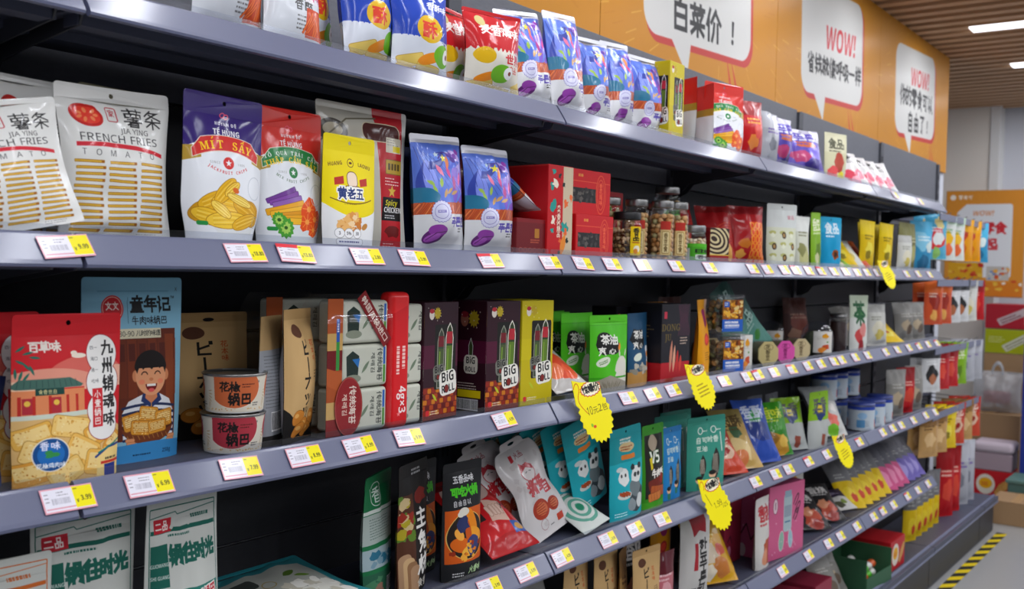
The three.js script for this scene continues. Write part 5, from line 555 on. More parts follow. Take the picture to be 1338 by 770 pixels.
// ------------------------------------------------------------------ the shelving
const TOPS = { 1: 1.669, 2: 1.379, 3: 1.088, 4: 0.791, 5: 0.492, 6: 0.19 }, BACK = -0.283;
const RAIL = [[-0.031, 0.004], [-0.028, 0.008], [-0.025, 0.0075], [-0.0225, 0.005], [-0.003, -0.024], [-0.0005, -0.0285], [-0.001, -0.032], [-0.008, -0.033], [-0.011, -0.029], [-0.018, -0.012], [-0.031, -0.004]];
const tierName = { 1: 'top', 2: 'second', 3: 'third', 4: 'fourth', 5: 'fifth' };
const bayNames = { '-1': 'the fries bags', 0: 'the jackfruit pouches', 1: 'the nut jars', 2: 'the white mushroom pouch', 3: 'the yellow hooks' };
function shelfBay(tier, k) {
  const T = TOPS[tier], t = thing('shelf_board', tierName[tier] + ' tier grey shelf with price rail, in the bay of ' + ['the fries bags', 'the jackfruit pouch', 'the nut jars', 'the white mushroom pouch', 'the blue swirl bag'][k + 1], 'shelf', tierName[tier] + ' tier shelves'), L = 0.994, depth = -BACK - 0.012;
  part('board', rbox(L, 0.022, depth - 0.012, 0.002, L / 2, -0.011, -(depth + 0.024) / 2 - 0.006), M.shelf, t);
  part('stiffener', box(L - 0.02, 0.014, 0.03, L / 2, -0.029, -0.06), M.shelf, t); part('stiffener', box(L - 0.02, 0.012, 0.03, L / 2, -0.028, -0.17), M.shelf, t);
  part('price_rail', extrudeX(RAIL, L), M.rail, t); part('clear_riser', box(L, 0.015, 0.0014, L / 2, 0.0095, -0.0315), M.clear, t);
  const br = extrudeX([[-0.275, -0.024], [-0.04, -0.024], [-0.045, -0.036], [-0.17, -0.052], [-0.225, -0.062], [-0.245, -0.085], [-0.275, -0.1]], 0.003);
  part('bracket', br, M.bracket, t).position.x = 0.012; part('bracket', br, M.bracket, t).position.x = L - 0.015;
  t.position.set(k + 0.003, T, 0);
}
for (const tier of [1, 2, 3, 4, 5]) for (let k = -1; k < 4; k++) shelfBay(tier, k);
const bayOf = ['the fries bags', 'the jackfruit pouch', 'the nut jars', 'the white mushroom pouch', 'the blue swirl bag', 'the hanging packs'];
for (let k = -1; k < 5; k++) {
  const t = thing('back_panel', 'dark grey metal back panels behind ' + bayOf[k + 1], 'panel', 'back panels of the shelving');
  for (let r = 0; r < 5; r++) part('panel_sheet', rbox(0.955, 0.356, 0.008, 0.002, 0.5, 0.16 + 0.18 + r * 0.36, -0.296), r < 4 ? M.back : M.header, t);
  t.position.x = k;
}
const postGeo = box(0.04, 1.95, 0.026, 0, 0.975, -0.297), slotGeo = box(0.004, 0.024, 0.002);
for (let k = -1; k <= 5; k++) { const t = thing('upright_post', 'dark slotted steel upright post of the shelving', 'post', 'upright posts'); part('post', postGeo, M.post, t); for (let i = 0; i < 36; i++) for (const s of [-1, 1]) part('slot', slotGeo, M.black, t).position.set(s * 0.008, 0.2 + i * 0.048, -0.2835); t.position.x = k; }
for (let k = -1; k < 6; k++) {
  const L = k === 5 ? 0.336 : 0.994, t = thing('base_deck', ['', '', 'grey metal base deck under the candle boxes', 'grey metal base deck under the fruit candy carton', 'grey metal base deck under the candy cartons', 'grey metal base deck below the hanging packs', 'short grey end deck beside the red carton'][k + 1] || 'grey metal base deck of the shelving', 'shelf', 'base decks');
  part('board', rbox(L, 0.022, 0.28, 0.002, L / 2, TOPS[6] - 0.011, -0.142), M.shelf, t); part('price_rail', extrudeX(RAIL, L).translate(0, TOPS[6], 0), M.rail, t); part('kick_plate', box(L, 0.15, 0.012, L / 2, 0.078, -0.03), M.bracket, t); t.position.x = k + 0.003;
}
tag(part('hazard_tape', onSheet((() => { const g = new THREE.BoxGeometry(4.2, 0.001, 0.05), p = g.attributes.position, uv = g.attributes.uv; for (let i = 0; i < p.count; i++) uv.setXY(i, p.getX(i) / 4.2 + 0.5, p.getZ(i) / 0.05 + 0.5); return g.translate(3.2, 0.0008, 0.03); })(), 'hazard'), printed('hazard', 'satin'), scene), 'black and yellow striped tape along the floor in front of the shelving', 'floor tape').name = 'hazard_tape';
// ------------------------------------------------------------------ price tags slid into the rails
const tagGeos = PRICES.map((_, i) => plate(0.064, 0.03, 0.0008, 'tag' + i).translate(0, -0.015, 0)), tagMat = printed('tag0', 'gloss');
const under = { 2: ['the fries bag', 'the purple pouch', 'the red fruit pouch', 'the spicy chicken bag', 'the sweet potato bags'], 3: ['the red cracker pouch', 'the light blue pouch', 'the stacked bowls', 'the peanut pouch', 'the seaweed packs', 'the maroon roll box', 'the yellow roll box'] };
function priceTags(tier, xs) {
  xs.forEach((x, i) => {
    const n = tier === 3 && i < 7 ? [0, 1, 2, 3, 5, 4, 10][i] : tier === 2 && i < 5 ? [4, 6, 9, 8, 5][i] : (i * 5 + tier * 3) % PRICES.length;
    const m = part('price_tag', tagGeos[n], printed('tag' + n, 'gloss'), scene); m.name = numbered('price_tag');
    const where = under[tier]?.[i];
    tag(m, where ? 'white and yellow price tag on the rail below ' + where : 'small white and yellow price tag on the ' + tierName[tier] + ' tier rail', 'price tag', tierName[tier] + ' tier price tags');
    m.rotation.order = 'YXZ'; m.rotation.set(-0.592, 0, between(-0.05, 0.05) + (tier === 2 && i === 0 ? 0.12 : 0)); m.position.set(x, TOPS[tier] - 0.0085 + between(-0.001, 0.001), -0.0112 + (i % 3) * 0.0002);
  });
}
priceTags(1, [3.253, 3.604]);
priceTags(2, [-0.017, 0.24, 0.329, 0.473, 0.58, 0.784, 0.976, 1.092, 1.207, 1.34, 1.502, 1.684, 1.951, 2.052, 2.177, 2.267, 2.375, 2.482, 2.603, 2.716, 2.836, 2.945, 3.06, 3.239, 3.443, 3.608, 3.785]);
priceTags(3, [-0.01, 0.097, 0.238, 0.354, 0.465, 0.578, 0.837, 1.291, 1.403, 1.505, 1.791, 1.937, 2.01, 2.126, 2.262, 2.395, 2.51, 2.632, 2.71, 2.85, 2.986, 3.205, 3.354, 3.513, 3.659, 3.801, 3.945]);
priceTags(4, [0.805, 0.92, 1.044, 1.222, 1.342, 1.469, 2.018, 2.162, 2.263, 2.429, 2.595, 2.924, 3.202, 3.329, 3.443, 3.618, 3.805, 3.96]);
priceTags(5, [2.241, 2.456, 2.639, 2.76, 2.931, 3.124, 3.237, 3.376, 3.567, 3.726, 3.883]);
// ------------------------------------------------------------------ goods, tier by tier.  z = front of the pack at its base
function put(name, key, tier, x, z, w, h, d, label, o = {}) {
  const turn = THREE.MathUtils.degToRad(o.ry ?? 0), lean = Math.max(0, -(o.rx ?? 0)), z1 = z - Math.max(0, w / 2 * Math.abs(Math.sin(turn)) - 0.008), side = Math.abs(Math.sin(o.rz ?? 0)) * w / 2;
  const x1 = -0.666 + (x + 0.666) * (1.09 - z1) / (1.09 - z);      // a turned pack stands further back so that its corner clears the rail
  return bag(name, key, { w, h, d, label, seed: (x * 7.3 + tier) % 9 + 1, ...o, at: [x1 - Math.sin(turn) * d / 2, TOPS[tier] + 0.0005 + d / 2 * Math.sin(lean) * (o.kind ? 0.75 : 1) + side + (o.up ?? 0), z1 - d / 2 * Math.cos(lean)] });
}
// ---- second tier
const roundTop = (v) => 1 - 0.1 * smooth(0.9, 1, v);
put('snack_bag', 'fries', 2, -0.045, -0.036, 0.15, 0.15, 0.024, 'crumpled white fries bag slumped against the upright fries bag', { kind: 'pillow', wr: 0.006, ry: 0, rx: -0.16, rz: 0.2, up: -0.008, seed: 3, finish: 'gloss' });
put('snack_bag', 'fries', 2, 0.095, -0.068, 0.158, 0.192, 0.034, 'white fries bag with a tomato slice, standing upright beside the jackfruit pouch', { kind: 'pillow', sealTop: 0.1, wr: 0.008, ry: 0, rx: -0.05, rz: 0.02, seed: 5, finish: 'gloss', hole: 'round' });
put('snack_bag', 'fries', 2, 0.02, -0.14, 0.12, 0.2, 0.02, 'white fries bag squeezed in behind the upright one', { kind: 'pillow', ry: 10, wr: 0.006, finish: 'gloss' });
put('snack_pouch', 'creamback', 2, -0.05, -0.2, 0.12, 0.205, 0.02, 'plain cream pouch behind the slumped fries bag', { rz: 0.06, finish: 'matte', group: 'cream pouches' });
put('snack_pouch', 'creamback', 2, 0.15, -0.17, 0.125, 0.207, 0.02, 'plain cream pouch behind the upright fries bag', { rz: -0.05, ry: -8, finish: 'matte', hole: 'round', group: 'cream pouches' });
put('snack_pouch', 'jackfruit', 2, 0.24, -0.042, 0.132, 0.204, 0.05, 'purple and white stand-up pouch of jackfruit chips', { seal: 0.14, bot: 0.84, wr: 0.0025, hole: 'round', finish: 'gloss', rz: -0.02 });
put('snack_pouch', 'mixedfruit', 2, 0.372, -0.055, 0.128, 0.205, 0.05, 'red and white pouch of mixed fruit chips beside the purple pouch', { seal: 0.14, bot: 0.9, wr: 0.0025, hole: 'round', finish: 'gloss' });
put('snack_pouch', 'peanutcandy', 2, 0.472, -0.036, 0.112, 0.176, 0.035, 'small yellow and white peanut candy pouch', { seal: 0.14, bot: 0.95, wr: 0.002, hole: 'round' });
put('snack_bag', 'spicychicken', 2, 0.548, -0.085, 0.2, 0.236, 0.03, 'large red and grey spicy chicken bag behind the yellow pouch', { kind: 'pillow', wr: 0.005, ry: -4, finish: 'gloss' });
put('snack_bag', 'sweetpotato', 2, 0.718, -0.045, 0.138, 0.202, 0.055, 'flowered silver sweet potato bag beside the spicy chicken bag', { kind: 'pillow', wr: 0.009, rz: 0.06, rx: -0.06, finish: 'foil', seed: 2 });
put('snack_bag', 'sweetpotato', 2, 0.852, -0.04, 0.145, 0.197, 0.055, 'flowered silver sweet potato bag beside the dark red boxes', { kind: 'pillow', wr: 0.009, rz: 0.03, rx: -0.05, finish: 'foil', seed: 6 });
put('snack_bag', 'navybag', 2, 0.66, -0.13, 0.12, 0.19, 0.04, 'dark navy bag behind the flowered sweet potato bag', { kind: 'pillow', lite: 1, ry: -20 });
carton('gift_box', 'maroonfoil', 'maroonfoil', { w: 0.14, h: 0.074, d: 0.1, at: [0.99, TOPS[2], -0.105], label: 'low dark maroon gift box under the silver bag' });
bag('snack_bag', 'sweetpotato', { w: 0.11, h: 0.14, d: 0.035, kind: 'pillow', wr: 0.006, seed: 8, finish: 'foil', label: 'silver bag lying flat on the maroon gift box', at: [1.0, TOPS[2] + 0.092, -0.085], ry: 62, rx: -0.92 });
put('gift_bag', 'maroonbag', 2, 0.985, -0.205, 0.26, 0.225, 0.05, 'big dark maroon bag behind the gift boxes', { kind: 'pillow', wr: 0.008, lite: 1, finish: 'gloss' });
carton('gift_box', 'dragonred', 'dragonside', { w: 0.082, h: 0.185, d: 0.13, at: [1.062, TOPS[2], -0.112], ry: -4, label: 'tall red box with an embossed colourful front' });
const win = { w: 0.15, h: 0.093, d: 0.11 };
carton('window_box', 'windowred', 'dragonside', { ...win, at: [1.192, TOPS[2], -0.102], label: 'red box with a dark window, bottom one of two stacked' });
carton('window_box', 'windowred', 'dragonside', { ...win, at: [1.186, TOPS[2] + 0.0935, -0.11], ry: -3, label: 'red box with a dark window, top one of two stacked' });
for (const [x, y, l] of [[1.41, 0.07, 'small red gift box behind the nut jars, beside the stacked window boxes'], [1.53, 0.07, 'small red gift box with green ovals behind the nut jars']]) carton('gift_box', 'giftred', 'dragonside', { w: 0.1, h: 0.095, d: 0.06, at: [x, TOPS[2] + 0.0755, -0.235], label: l });
for (const x of [1.41, 1.53]) carton('gift_box', 'maroonfoil', 'maroonfoil', { w: 0.1, h: 0.075, d: 0.06, at: [x, TOPS[2], -0.235], label: 'plain dark red box under a small red gift box', group: 'boxes behind the jars' });
// jars of nuts
const nutGeo = new THREE.SphereGeometry(1, 10, 8), flakeGeo = new THREE.SphereGeometry(1, 7, 5);
function nutJar(x, z, r, h, kind, label, group, y0 = 0) {
  const t = thing('glass_jar', label, 'jar', group), neck = h - 0.022;
  part('glass_body', lathe([[0.0005, 0.001], [r * 0.9, 0.001], [r, 0.006], [r, neck - 0.008], [r * 0.86, neck], [r * 0.84, neck + 0.006]]), M.glass, t);
  part('lid', lathe([[0.0005, h], [r * 0.88, h], [r * 0.94, h - 0.003], [r * 0.94, h - 0.016], [r * 0.9, h - 0.018], [0.0005, h - 0.017]], 36), kind === 'dark' ? M.black : M.steel, t);
  const colors = { nut: [0xc99a62, 0xd8b07a, 0xb8834a, 0xa8a070], dark: [0x8a6a3c, 0xc8b088, 0x5a4424, 0xa08a54], pale: [0xd8c4a0, 0xc8a878, 0xe2d4b8] }[kind], size = kind === 'nut' ? 0.0078 : kind === 'dark' ? 0.0058 : 0.005;
  const spots = []; reseed(Math.round(x * 1000)); for (let y = 0.009; y < neck - 0.014; y += size * 1.45) for (let ring = 0; ring < 2; ring++) { const R = r - size * (1.1 + ring * 1.7), n = Math.floor(6.28 * R / (size * 1.85)); for (let i = 0; i < n; i++) spots.push([i / n * 6.283 + y * 90 + between(-0.15, 0.15), y + between(-0.0015, 0.0015), R]); }
  const im = new THREE.InstancedMesh(kind === 'dark' ? flakeGeo : nutGeo, std(0xffffff, 0.6), spots.length), q = new THREE.Object3D(), c = new THREE.Color();
  spots.forEach(([a, y, R], i) => { q.position.set(Math.sin(a) * R, y, Math.cos(a) * R); q.rotation.set(rnd() * 6, rnd() * 6, rnd() * 6); q.scale.set(size, size * between(0.75, 1), size * (kind === 'dark' ? 0.55 : 0.85)); q.updateMatrix(); im.setMatrixAt(i, q.matrix); im.setColorAt(i, c.set(colors[Math.floor(rnd() * colors.length)])); });
  im.name = 'nuts'; im.userData.kind = 'stuff'; t.add(im);
  const key = { nut: 'nutlabel', dark: 'yellowlabel', pale: 'jarlabel' }[kind], arc = kind === 'pale' ? 3.6 : 0.9;
  part('paper_label', wrapLabel(r + 0.0006, kind === 'pale' ? 0.004 : h * 0.12, kind === 'pale' ? h * 0.52 : h * (kind === 'dark' ? 0.7 : 0.66), arc, key, kind === 'pale' ? -0.5 : kind === 'dark' ? -0.35 : -0.75), printed(key, 'satin'), t);
  t.position.set(x, TOPS[2] + y0, z); return t;
}
nutJar(1.385, -0.08, 0.034, 0.112, 'dark', 'short jar with black lid and yellow label in front of the nut jars');
for (const [x, z, l] of [[1.43, -0.155], [1.5, -0.12], [1.565, -0.085], [1.628, -0.078], [1.645, -0.145]]) nutJar(x, z, 0.029, 0.15, 'nut', 'tall glass jar of round nuts with a metal lid', 'tall nut jars');
nutJar(1.755, -0.175, 0.034, 0.1, 'pale', 'small jar with a bright green label, under another in the back', 'green label jars');
nutJar(1.76, -0.175, 0.034, 0.1, 'pale', 'small jar with a bright green label stacked on top of another', 'green label jars', 0.1005);
nutJar(1.735, -0.085, 0.034, 0.098, 'pale', 'small jar with a bright green label beside the striped box', 'green label jars');
carton('snack_box', 'tigerbox', 'maroonfoil', { w: 0.085, h: 0.094, d: 0.06, at: [1.815, TOPS[2], -0.075], ry: -10, label: 'little brown box with swirling cream stripes' });
put('snack_bag', 'mochared', 2, 1.86, -0.15, 0.13, 0.17, 0.06, 'dark red bag with a folded top behind the striped box', { kind: 'pillow', lite: 1, rx: -0.25, ry: -15, finish: 'gloss', wr: 0.008 });
put('snack_bag', 'mochared', 2, 1.935, -0.085, 0.12, 0.168, 0.04, 'dark red bag leaning over beside the striped box', { kind: 'pillow', lite: 1, rx: -0.3, ry: -28, finish: 'gloss', wr: 0.008, seed: 4 });
put('snack_bag', 'redlattice', 2, 2.05, -0.05, 0.13, 0.17, 0.055, 'red bag with an orange lattice beside the white mushroom pouch', { kind: 'pillow', lite: 1, rx: -0.12, ry: -26, finish: 'gloss', wr: 0.007, seed: 4 });
put('snack_pouch', 'mushroomwhite', 2, 2.24, -0.032, 0.125, 0.187, 0.04, 'white pouch printed with little mushrooms', { hole: 'round', ry: -21 });
put('snack_pouch', 'mushwhite', 2, 2.46, -0.05, 0.1, 0.16, 0.04, 'slim white and olive pouch beside the lime pouch', { lite: 1, ry: -5 });
put('snack_pouch', 'limepouch', 2, 2.575, -0.05, 0.1, 0.175, 0.03, 'lime green pouch standing edge on', { lite: 1, ry: 4, rz: 0.05 });
put('snack_pouch', 'cyanpouch', 2, 2.695, -0.04, 0.11, 0.172, 0.04, 'bright cyan pouch of dried fruit', { hole: 'round', ry: -18 });
for (const [i, key] of ['yellowpack', 'whitelace', 'orangered'].entries()) put('snack_bag', key, 2, 2.86 + i * 0.07, -0.045, 0.09, 0.16, 0.03, ['yellow', 'white', 'orange'][i] + ' bag leaning far back beside the cyan pouch', { kind: 'pillow', lite: 1, rx: -0.9, ry: -40, group: 'leaning bags' });
put('snack_bag', 'limepouch', 2, 2.79, -0.035, 0.07, 0.09, 0.02, 'little green packet lying in front of the leaning bags', { kind: 'pillow', lite: 1, rx: -1.1, ry: -30 });
for (const [i, x] of [3.13, 3.26, 3.36, 3.46].entries()) put('snack_bag', 'yellowpack', 2, x, -0.06 - (i % 2) * 0.04, 0.11, 0.18, 0.03, 'yellow bag in the row of yellow bags on the second tier', { kind: 'pillow', lite: 1, ry: -10, rz: i % 2 ? 0.06 : -0.04, group: 'yellow bags on the second tier' });
for (const x of [3.05, 3.1]) put('snack_bag', 'olivepack', 2, x, -0.16, 0.11, 0.17, 0.03, 'dim olive bag behind the yellow bags', { kind: 'pillow', lite: 1, group: 'olive bags' });
put('snack_bag', 'whitelace', 2, 3.57, -0.04, 0.11, 0.145, 0.04, 'white lace-print bag beside the yellow bags', { kind: 'pillow', lite: 1, ry: -14 });
for (const x of [3.64, 3.7, 3.76]) put('snack_bag', 'olivepack', 2, x, -0.07, 0.12, 0.2, 0.03, 'olive bag standing beside the blue swirl bag', { kind: 'pillow', lite: 1, group: 'olive bags by the blue bags' });
put('snack_bag', 'skypack', 2, 3.87, -0.05, 0.17, 0.22, 0.05, 'big sky blue bag on the second tier', { kind: 'pillow', lite: 1, ry: -16 });
// ---- third tier
put('snack_bag', 'navybag', 3, -0.125, -0.036, 0.12, 0.13, 0.05, 'dark navy bag at the foot of the red cracker pouch', { kind: 'pillow', rx: -0.35, rz: -0.2, lite: 1 });
put('snack_pouch', 'redcracker', 3, 0.018, -0.042, 0.138, 0.202, 0.045, 'red rice cracker pouch with a white vertical label, in front', { seal: 0.13, bot: 0.97, wr: 0.002, hole: 'round', ry: 0 });
put('snack_pouch', 'redcracker', 3, -0.055, -0.1, 0.138, 0.202, 0.045, 'red rice cracker pouch hidden behind its twin', { seal: 0.13, bot: 0.97, wr: 0.002 });
put('snack_pouch', 'bluecracker', 3, 0.14, -0.1, 0.145, 0.245, 0.035, 'tall light blue cracker pouch with a laughing boy', { seal: 0.13, bot: 0.97, wr: 0.0025, ry: -2 });
put('snack_pouch', 'peanuttan', 3, 0.33, -0.19, 0.15, 0.19, 0.03, 'tan peanut pouch behind the stacked bowls', { hole: 'slot', seal: 0.12, finish: 'matte' });
function bowl(x, z, y0, key, label) {
  const t = thing('snack_bowl', label, 'bowl'), r = 0.0395, R = 0.0445, h = 0.056;
  part('cup', lathe([[0.0005, 0.004], [r * 0.9, 0.004], [r * 0.92, 0], [r, 0.001], [R - 0.001, h - 0.003], [R - 0.002, h - 0.003], [r - 0.002, 0.006]], 48), M.white, t);
  const w = new THREE.CylinderGeometry(R - 0.0002, r + 0.0004, h - 0.007, 64, 1, true, -1.375).translate(0, h / 2 - 0.001, 0); part('printed_wrap', onSheet(w, key), printed(key, 'satin'), t);
  part('rim', new THREE.TorusGeometry(R, 0.0016, 8, 56).rotateX(Math.PI / 2).translate(0, h - 0.002, 0), M.steel, t); part('foil_lid', lathe([[0.0005, h - 0.0045], [R - 0.004, h - 0.004], [R - 0.001, h - 0.001], [R, h - 0.0005]], 48), M.steel, t);
  t.position.set(x, TOPS[3] + 0.001 + y0, z);
}
bowl(0.283, -0.085, 0, 'bowlcrimson', 'crimson printed snack bowl, under the orange one'); bowl(0.285, -0.085, 0.0565, 'bowlorange', 'orange printed snack bowl, stacked on the crimson one');
// peanut pouch seen nearly edge on: printed front turned away, pale back
put('snack_pouch', 'peanuttan', 3, 0.393, -0.045, 0.1, 0.2, 0.04, 'tan and black peanut pouch turned sideways beside the bowls', { kind: 'pillow', sealTop: 0.12, ry: 22, finish: 'matte', wr: 0.006, backKey: 'packback' });
put('snack_pouch', 'packback', 3, 0.352, -0.065, 0.075, 0.19, 0.03, 'grey back of a peanut pouch between the bowls and the tan pouch', { lite: 1, ry: 24, finish: 'matte' });
function seaweed(x, z, ry, label, front = true) {
  const t = thing('seaweed_pack', label, 'snack pack', 'seaweed multipacks'), w = 0.105, h = 0.07, d = 0.055;
  for (let i = 0; i < 3; i++) { const p = part('packet', rbox(w, h - 0.002, d, 0.007, 0.016, 0.003 + h / 2 + i * h, 0, 3), printed('seaweedpack', 'satin'), t); p.geometry = onSheet(frontUv(p.geometry, w, h, 0.016, 0.003 + h / 2 + i * h), 'seaweedpack'); }
  part('printed_band', plate(0.032, 0.212, 0.0008, 'seaweedband').translate(-0.052, 0.003, d / 2 + 0.001), printed('seaweedband', 'gloss'), t);
  if (front) { const ov = new THREE.Shape(); ov.absellipse(0, 0, 0.03, 0.046, 0, Math.PI * 2); const g = new THREE.ExtrudeGeometry(ov, { depth: 0.0008, bevelEnabled: false, curveSegments: 24 }), p = g.attributes.position, uv = g.attributes.uv; for (let i = 0; i < p.count; i++) uv.setXY(i, p.getX(i) / 0.06 + 0.5, p.getY(i) / 0.092 + 0.5); part('oval_label', onSheet(g, 'seaweedoval').translate(-0.022, 0.047, d / 2 + 0.0026), printed('seaweedoval', 'gloss'), t); part('sash', plate(0.1, 0.022, 0.0008, 'seaweedsash').translate(0, -0.011, 0).rotateZ(-0.9).translate(0.033, 0.182, d / 2 + 0.002), printed('seaweedsash', 'gloss'), t); }
  const f = new THREE.BoxGeometry(0.146, 0.22, d + 0.01, 8, 12, 2).translate(0, 0.112, 0), p = f.attributes.position; for (let i = 0; i < p.count; i++) { const k = smooth(0.19, 0.222, p.getY(i)); p.setZ(i, p.getZ(i) * (1 - 0.8 * k) + 0.002 * noise.noise(p.getX(i) * 60, p.getY(i) * 50, x * 9)); } f.computeVertexNormals(); part('clear_wrapper', f, M.film, t);
  t.rotation.y = ry; t.position.set(x, TOPS[3] + 0.001, z - d / 2);
}
function frontUv(g, w, h, cx, cy) { const p = g.attributes.position, uv = g.attributes.uv; for (let i = 0; i < p.count; i++) uv.setXY(i, (p.getX(i) - cx) / w + 0.5, (p.getY(i) - cy) / h + 0.5); return g; }
seaweed(0.497, -0.05, 0, 'clear multipack of three seaweed packets with brown band, in front'); seaweed(0.45, -0.135, 0, 'clear multipack of three seaweed packets, behind its twin', false);
function redStrip(x, z, ry) {
  const t = thing('seaweed_pack', 'bright red seaweed multipack turned on its edge', 'snack pack'); part('red_band', plate(0.05, 0.225, 0.03, 'redstrip', 0.01), printed('redstrip', 'gloss'), t);
  for (let i = 0; i < 3; i++) { const g = rbox(0.05, 0.066, 0.05, 0.006, 0.045, 0.035 + i * 0.068, -0.02); part('packet', onSheet(frontUv(g, 0.11, 0.07, 0.045, 0.035 + i * 0.068), 'seaweedpack'), printed('seaweedpack', 'satin'), t); } t.rotation.y = ry; t.position.set(x, TOPS[3] + 0.001, z);
}
redStrip(0.592, -0.062, 0.05);
const roll = { w: 0.106, h: 0.206, d: 0.082 };
carton('roll_box', 'rollmaroon', 'rollside', { ...roll, at: [0.712, TOPS[3], -0.105], ry: 6, label: 'maroon seaweed roll box beside the red multipack' });
carton('roll_box', 'rollmaroon', 'rollside', { ...roll, at: [0.886, TOPS[3], -0.095], ry: 0, label: 'maroon seaweed roll box beside the yellow one' });
carton('roll_box', 'rollyellow', 'rollyellow', { ...roll, at: [0.998, TOPS[3], -0.094], ry: -1, label: 'bright yellow seaweed roll box on the third tier' });
put('snack_bag', 'orangesalmon', 3, 1.125, -0.036, 0.12, 0.16, 0.04, 'orange and white bag lying down beside the yellow roll box', { kind: 'pillow', wr: 0.005, seed: 3, finish: 'gloss', ry: -8, rx: -0.95, rz: 0.12 });
put('snack_pouch', 'greenpuff', 3, 1.297, -0.05, 0.138, 0.17, 0.04, 'bright green pouch with a black cloud label, front of its row', { hole: 'round', bot: 0.98, ry: -6, finish: 'satin' });
for (const [i, [x, z]] of [[1.27, -0.12], [1.24, -0.16], [1.29, -0.2]].entries()) put('snack_pouch', 'greenpuff', 3, x, z, 0.13, 0.172, 0.03, 'bright green pouch with a black cloud label, behind the front one', { lite: 1, bot: 0.98, ry: 2 + i * 3, group: 'green pouches at the back' });
put('snack_pouch', 'navypuff', 3, 1.46, -0.065, 0.13, 0.17, 0.04, 'navy pouch with a black cloud label beside the green pouch', { lite: 1, bot: 0.98, ry: 10 });
carton('snack_box', 'flamebox', 'flameside', { w: 0.13, h: 0.19, d: 0.09, at: [1.6, TOPS[3], -0.1], ry: -5, label: 'black box with red flames and gold lettering, in front' });
carton('snack_box', 'flamebox', 'flameside', { w: 0.1, h: 0.18, d: 0.07, at: [1.545, TOPS[3], -0.2], label: 'black box with red flames behind its twin' });
put('snack_bag', 'yellowpuff', 3, 1.69, -0.13, 0.1, 0.19, 0.05, 'orange pouch behind the yellow pouch on the third tier', { kind: 'pillow', lite: 1 });
put('snack_bag', 'yellowpuff', 3, 1.775, -0.045, 0.12, 0.198, 0.05, 'yellow pouch seen from its narrow side', { lite: 1, ry: 18, wr: 0.006 });
function nutTray(x, y0, z, ry, label) {
  const t = thing('nut_tray', label, 'tray', 'clear nut trays'), w = 0.1, h = 0.1, d = 0.07; part('clear_tub', rbox(w, h, d, 0.008, 0, h / 2, 0), M.film, t); part('rim', rbox(w + 0.008, h + 0.006, 0.004, 0.002, 0, h / 2, d / 2 - 0.004), M.clear, t);
  part('printed_label', plate(w * 0.8, h * 0.84, 0.001, 'nuttray').translate(0.004, h * 0.06, d / 2 + 0.001), printed('nuttray', 'gloss'), t);
  const spots = 90, im = new THREE.InstancedMesh(nutGeo, std(0xffffff, 0.6), spots), q = new THREE.Object3D(), c = new THREE.Color(); reseed(Math.round(x * 999 + y0 * 99)); for (let i = 0; i < spots; i++) { q.position.set(between(-0.04, 0.04), between(0.01, 0.085), between(-0.028, 0.022)); q.rotation.set(rnd() * 6, rnd() * 6, 0); q.scale.set(0.009, 0.006, 0.007); q.updateMatrix(); im.setMatrixAt(i, q.matrix); im.setColorAt(i, c.set([0xa87a3c, 0x5a4424, 0xd8c08a, 0x6a6a3a][i % 4])); } im.name = 'nuts'; im.userData.kind = 'stuff'; t.add(im);
  t.rotation.y = ry; t.position.set(x, TOPS[3] + 0.001 + y0, z);
}
nutTray(1.9, 0, -0.07, -0.3, 'clear nut tray with a blue label, under another tray'); nutTray(1.888, 0.1075, -0.07, -0.3, 'clear nut tray with a blue label, on top of another tray');
carton('snack_box', 'whiteegg', 'tubedge', { w: 0.06, h: 0.098, d: 0.06, at: [2.02, TOPS[3], -0.08], ry: -10, label: 'small white box beside the clear nut trays' });
put('snack_bag', 'darkwrap', 3, 1.87, -0.19, 0.13, 0.2, 0.05, 'dark brown wrapped pack behind the nut trays', { kind: 'pillow', lite: 1 });
function octoTub(x, z, r, key, label) { const t = thing('snack_tub', label, 'tub'); const h = 2 * r; part('clear_tub', new THREE.CylinderGeometry(r, r, 0.05, 8).rotateX(Math.PI / 2).rotateZ(Math.PI / 8).translate(0, r * 0.93, -0.03), M.clear, t); const g = new THREE.CylinderGeometry(r * 0.96, r * 0.96, 0.003, 8).rotateX(Math.PI / 2).rotateZ(Math.PI / 8).translate(0, r * 0.93, -0.003); part('printed_lid', onSheet(frontUv(g, r * 2, r * 2, 0, r * 0.93), key), printed(key, 'card'), t); part('filling', new THREE.CylinderGeometry(r * 0.9, r * 0.9, 0.04, 8).rotateX(Math.PI / 2).rotateZ(Math.PI / 8).translate(0, r * 0.93, -0.03), std(0x6a5a40, 0.8), t); t.rotation.y = -0.5; t.position.set(x, TOPS[3] + 0.001, z); }
octoTub(2.165, -0.045, 0.04, 'octocream', 'cream eight-sided tub standing on edge beside the pink one'); octoTub(2.3, -0.045, 0.038, 'octopink', 'pink eight-sided tub standing on edge'); octoTub(2.445, -0.05, 0.038, 'octobeige', 'beige eight-sided tub beside the pink one, next to the clear domed tub'); octoTub(2.03, -0.16, 0.045, 'octobeige', 'beige eight-sided tub behind the small white box');
for (const [i, [x, z]] of [[2.13, -0.12], [2.32, -0.11], [2.22, -0.13]].entries()) bag('snack_pouch', 'tealmask', { w: 0.1, h: 0.2, d: 0.02, kind: 'pillow', lite: 1, seed: i + 2, label: 'grey teal pouch leaning sideways behind the eight-sided tubs', group: 'leaning teal pouches', at: [x, TOPS[3] + (i === 1 ? 0.03 : 0.055), z], ry: -10, rz: [0.5, 0.85, 0.7][i], rx: -0.1 });
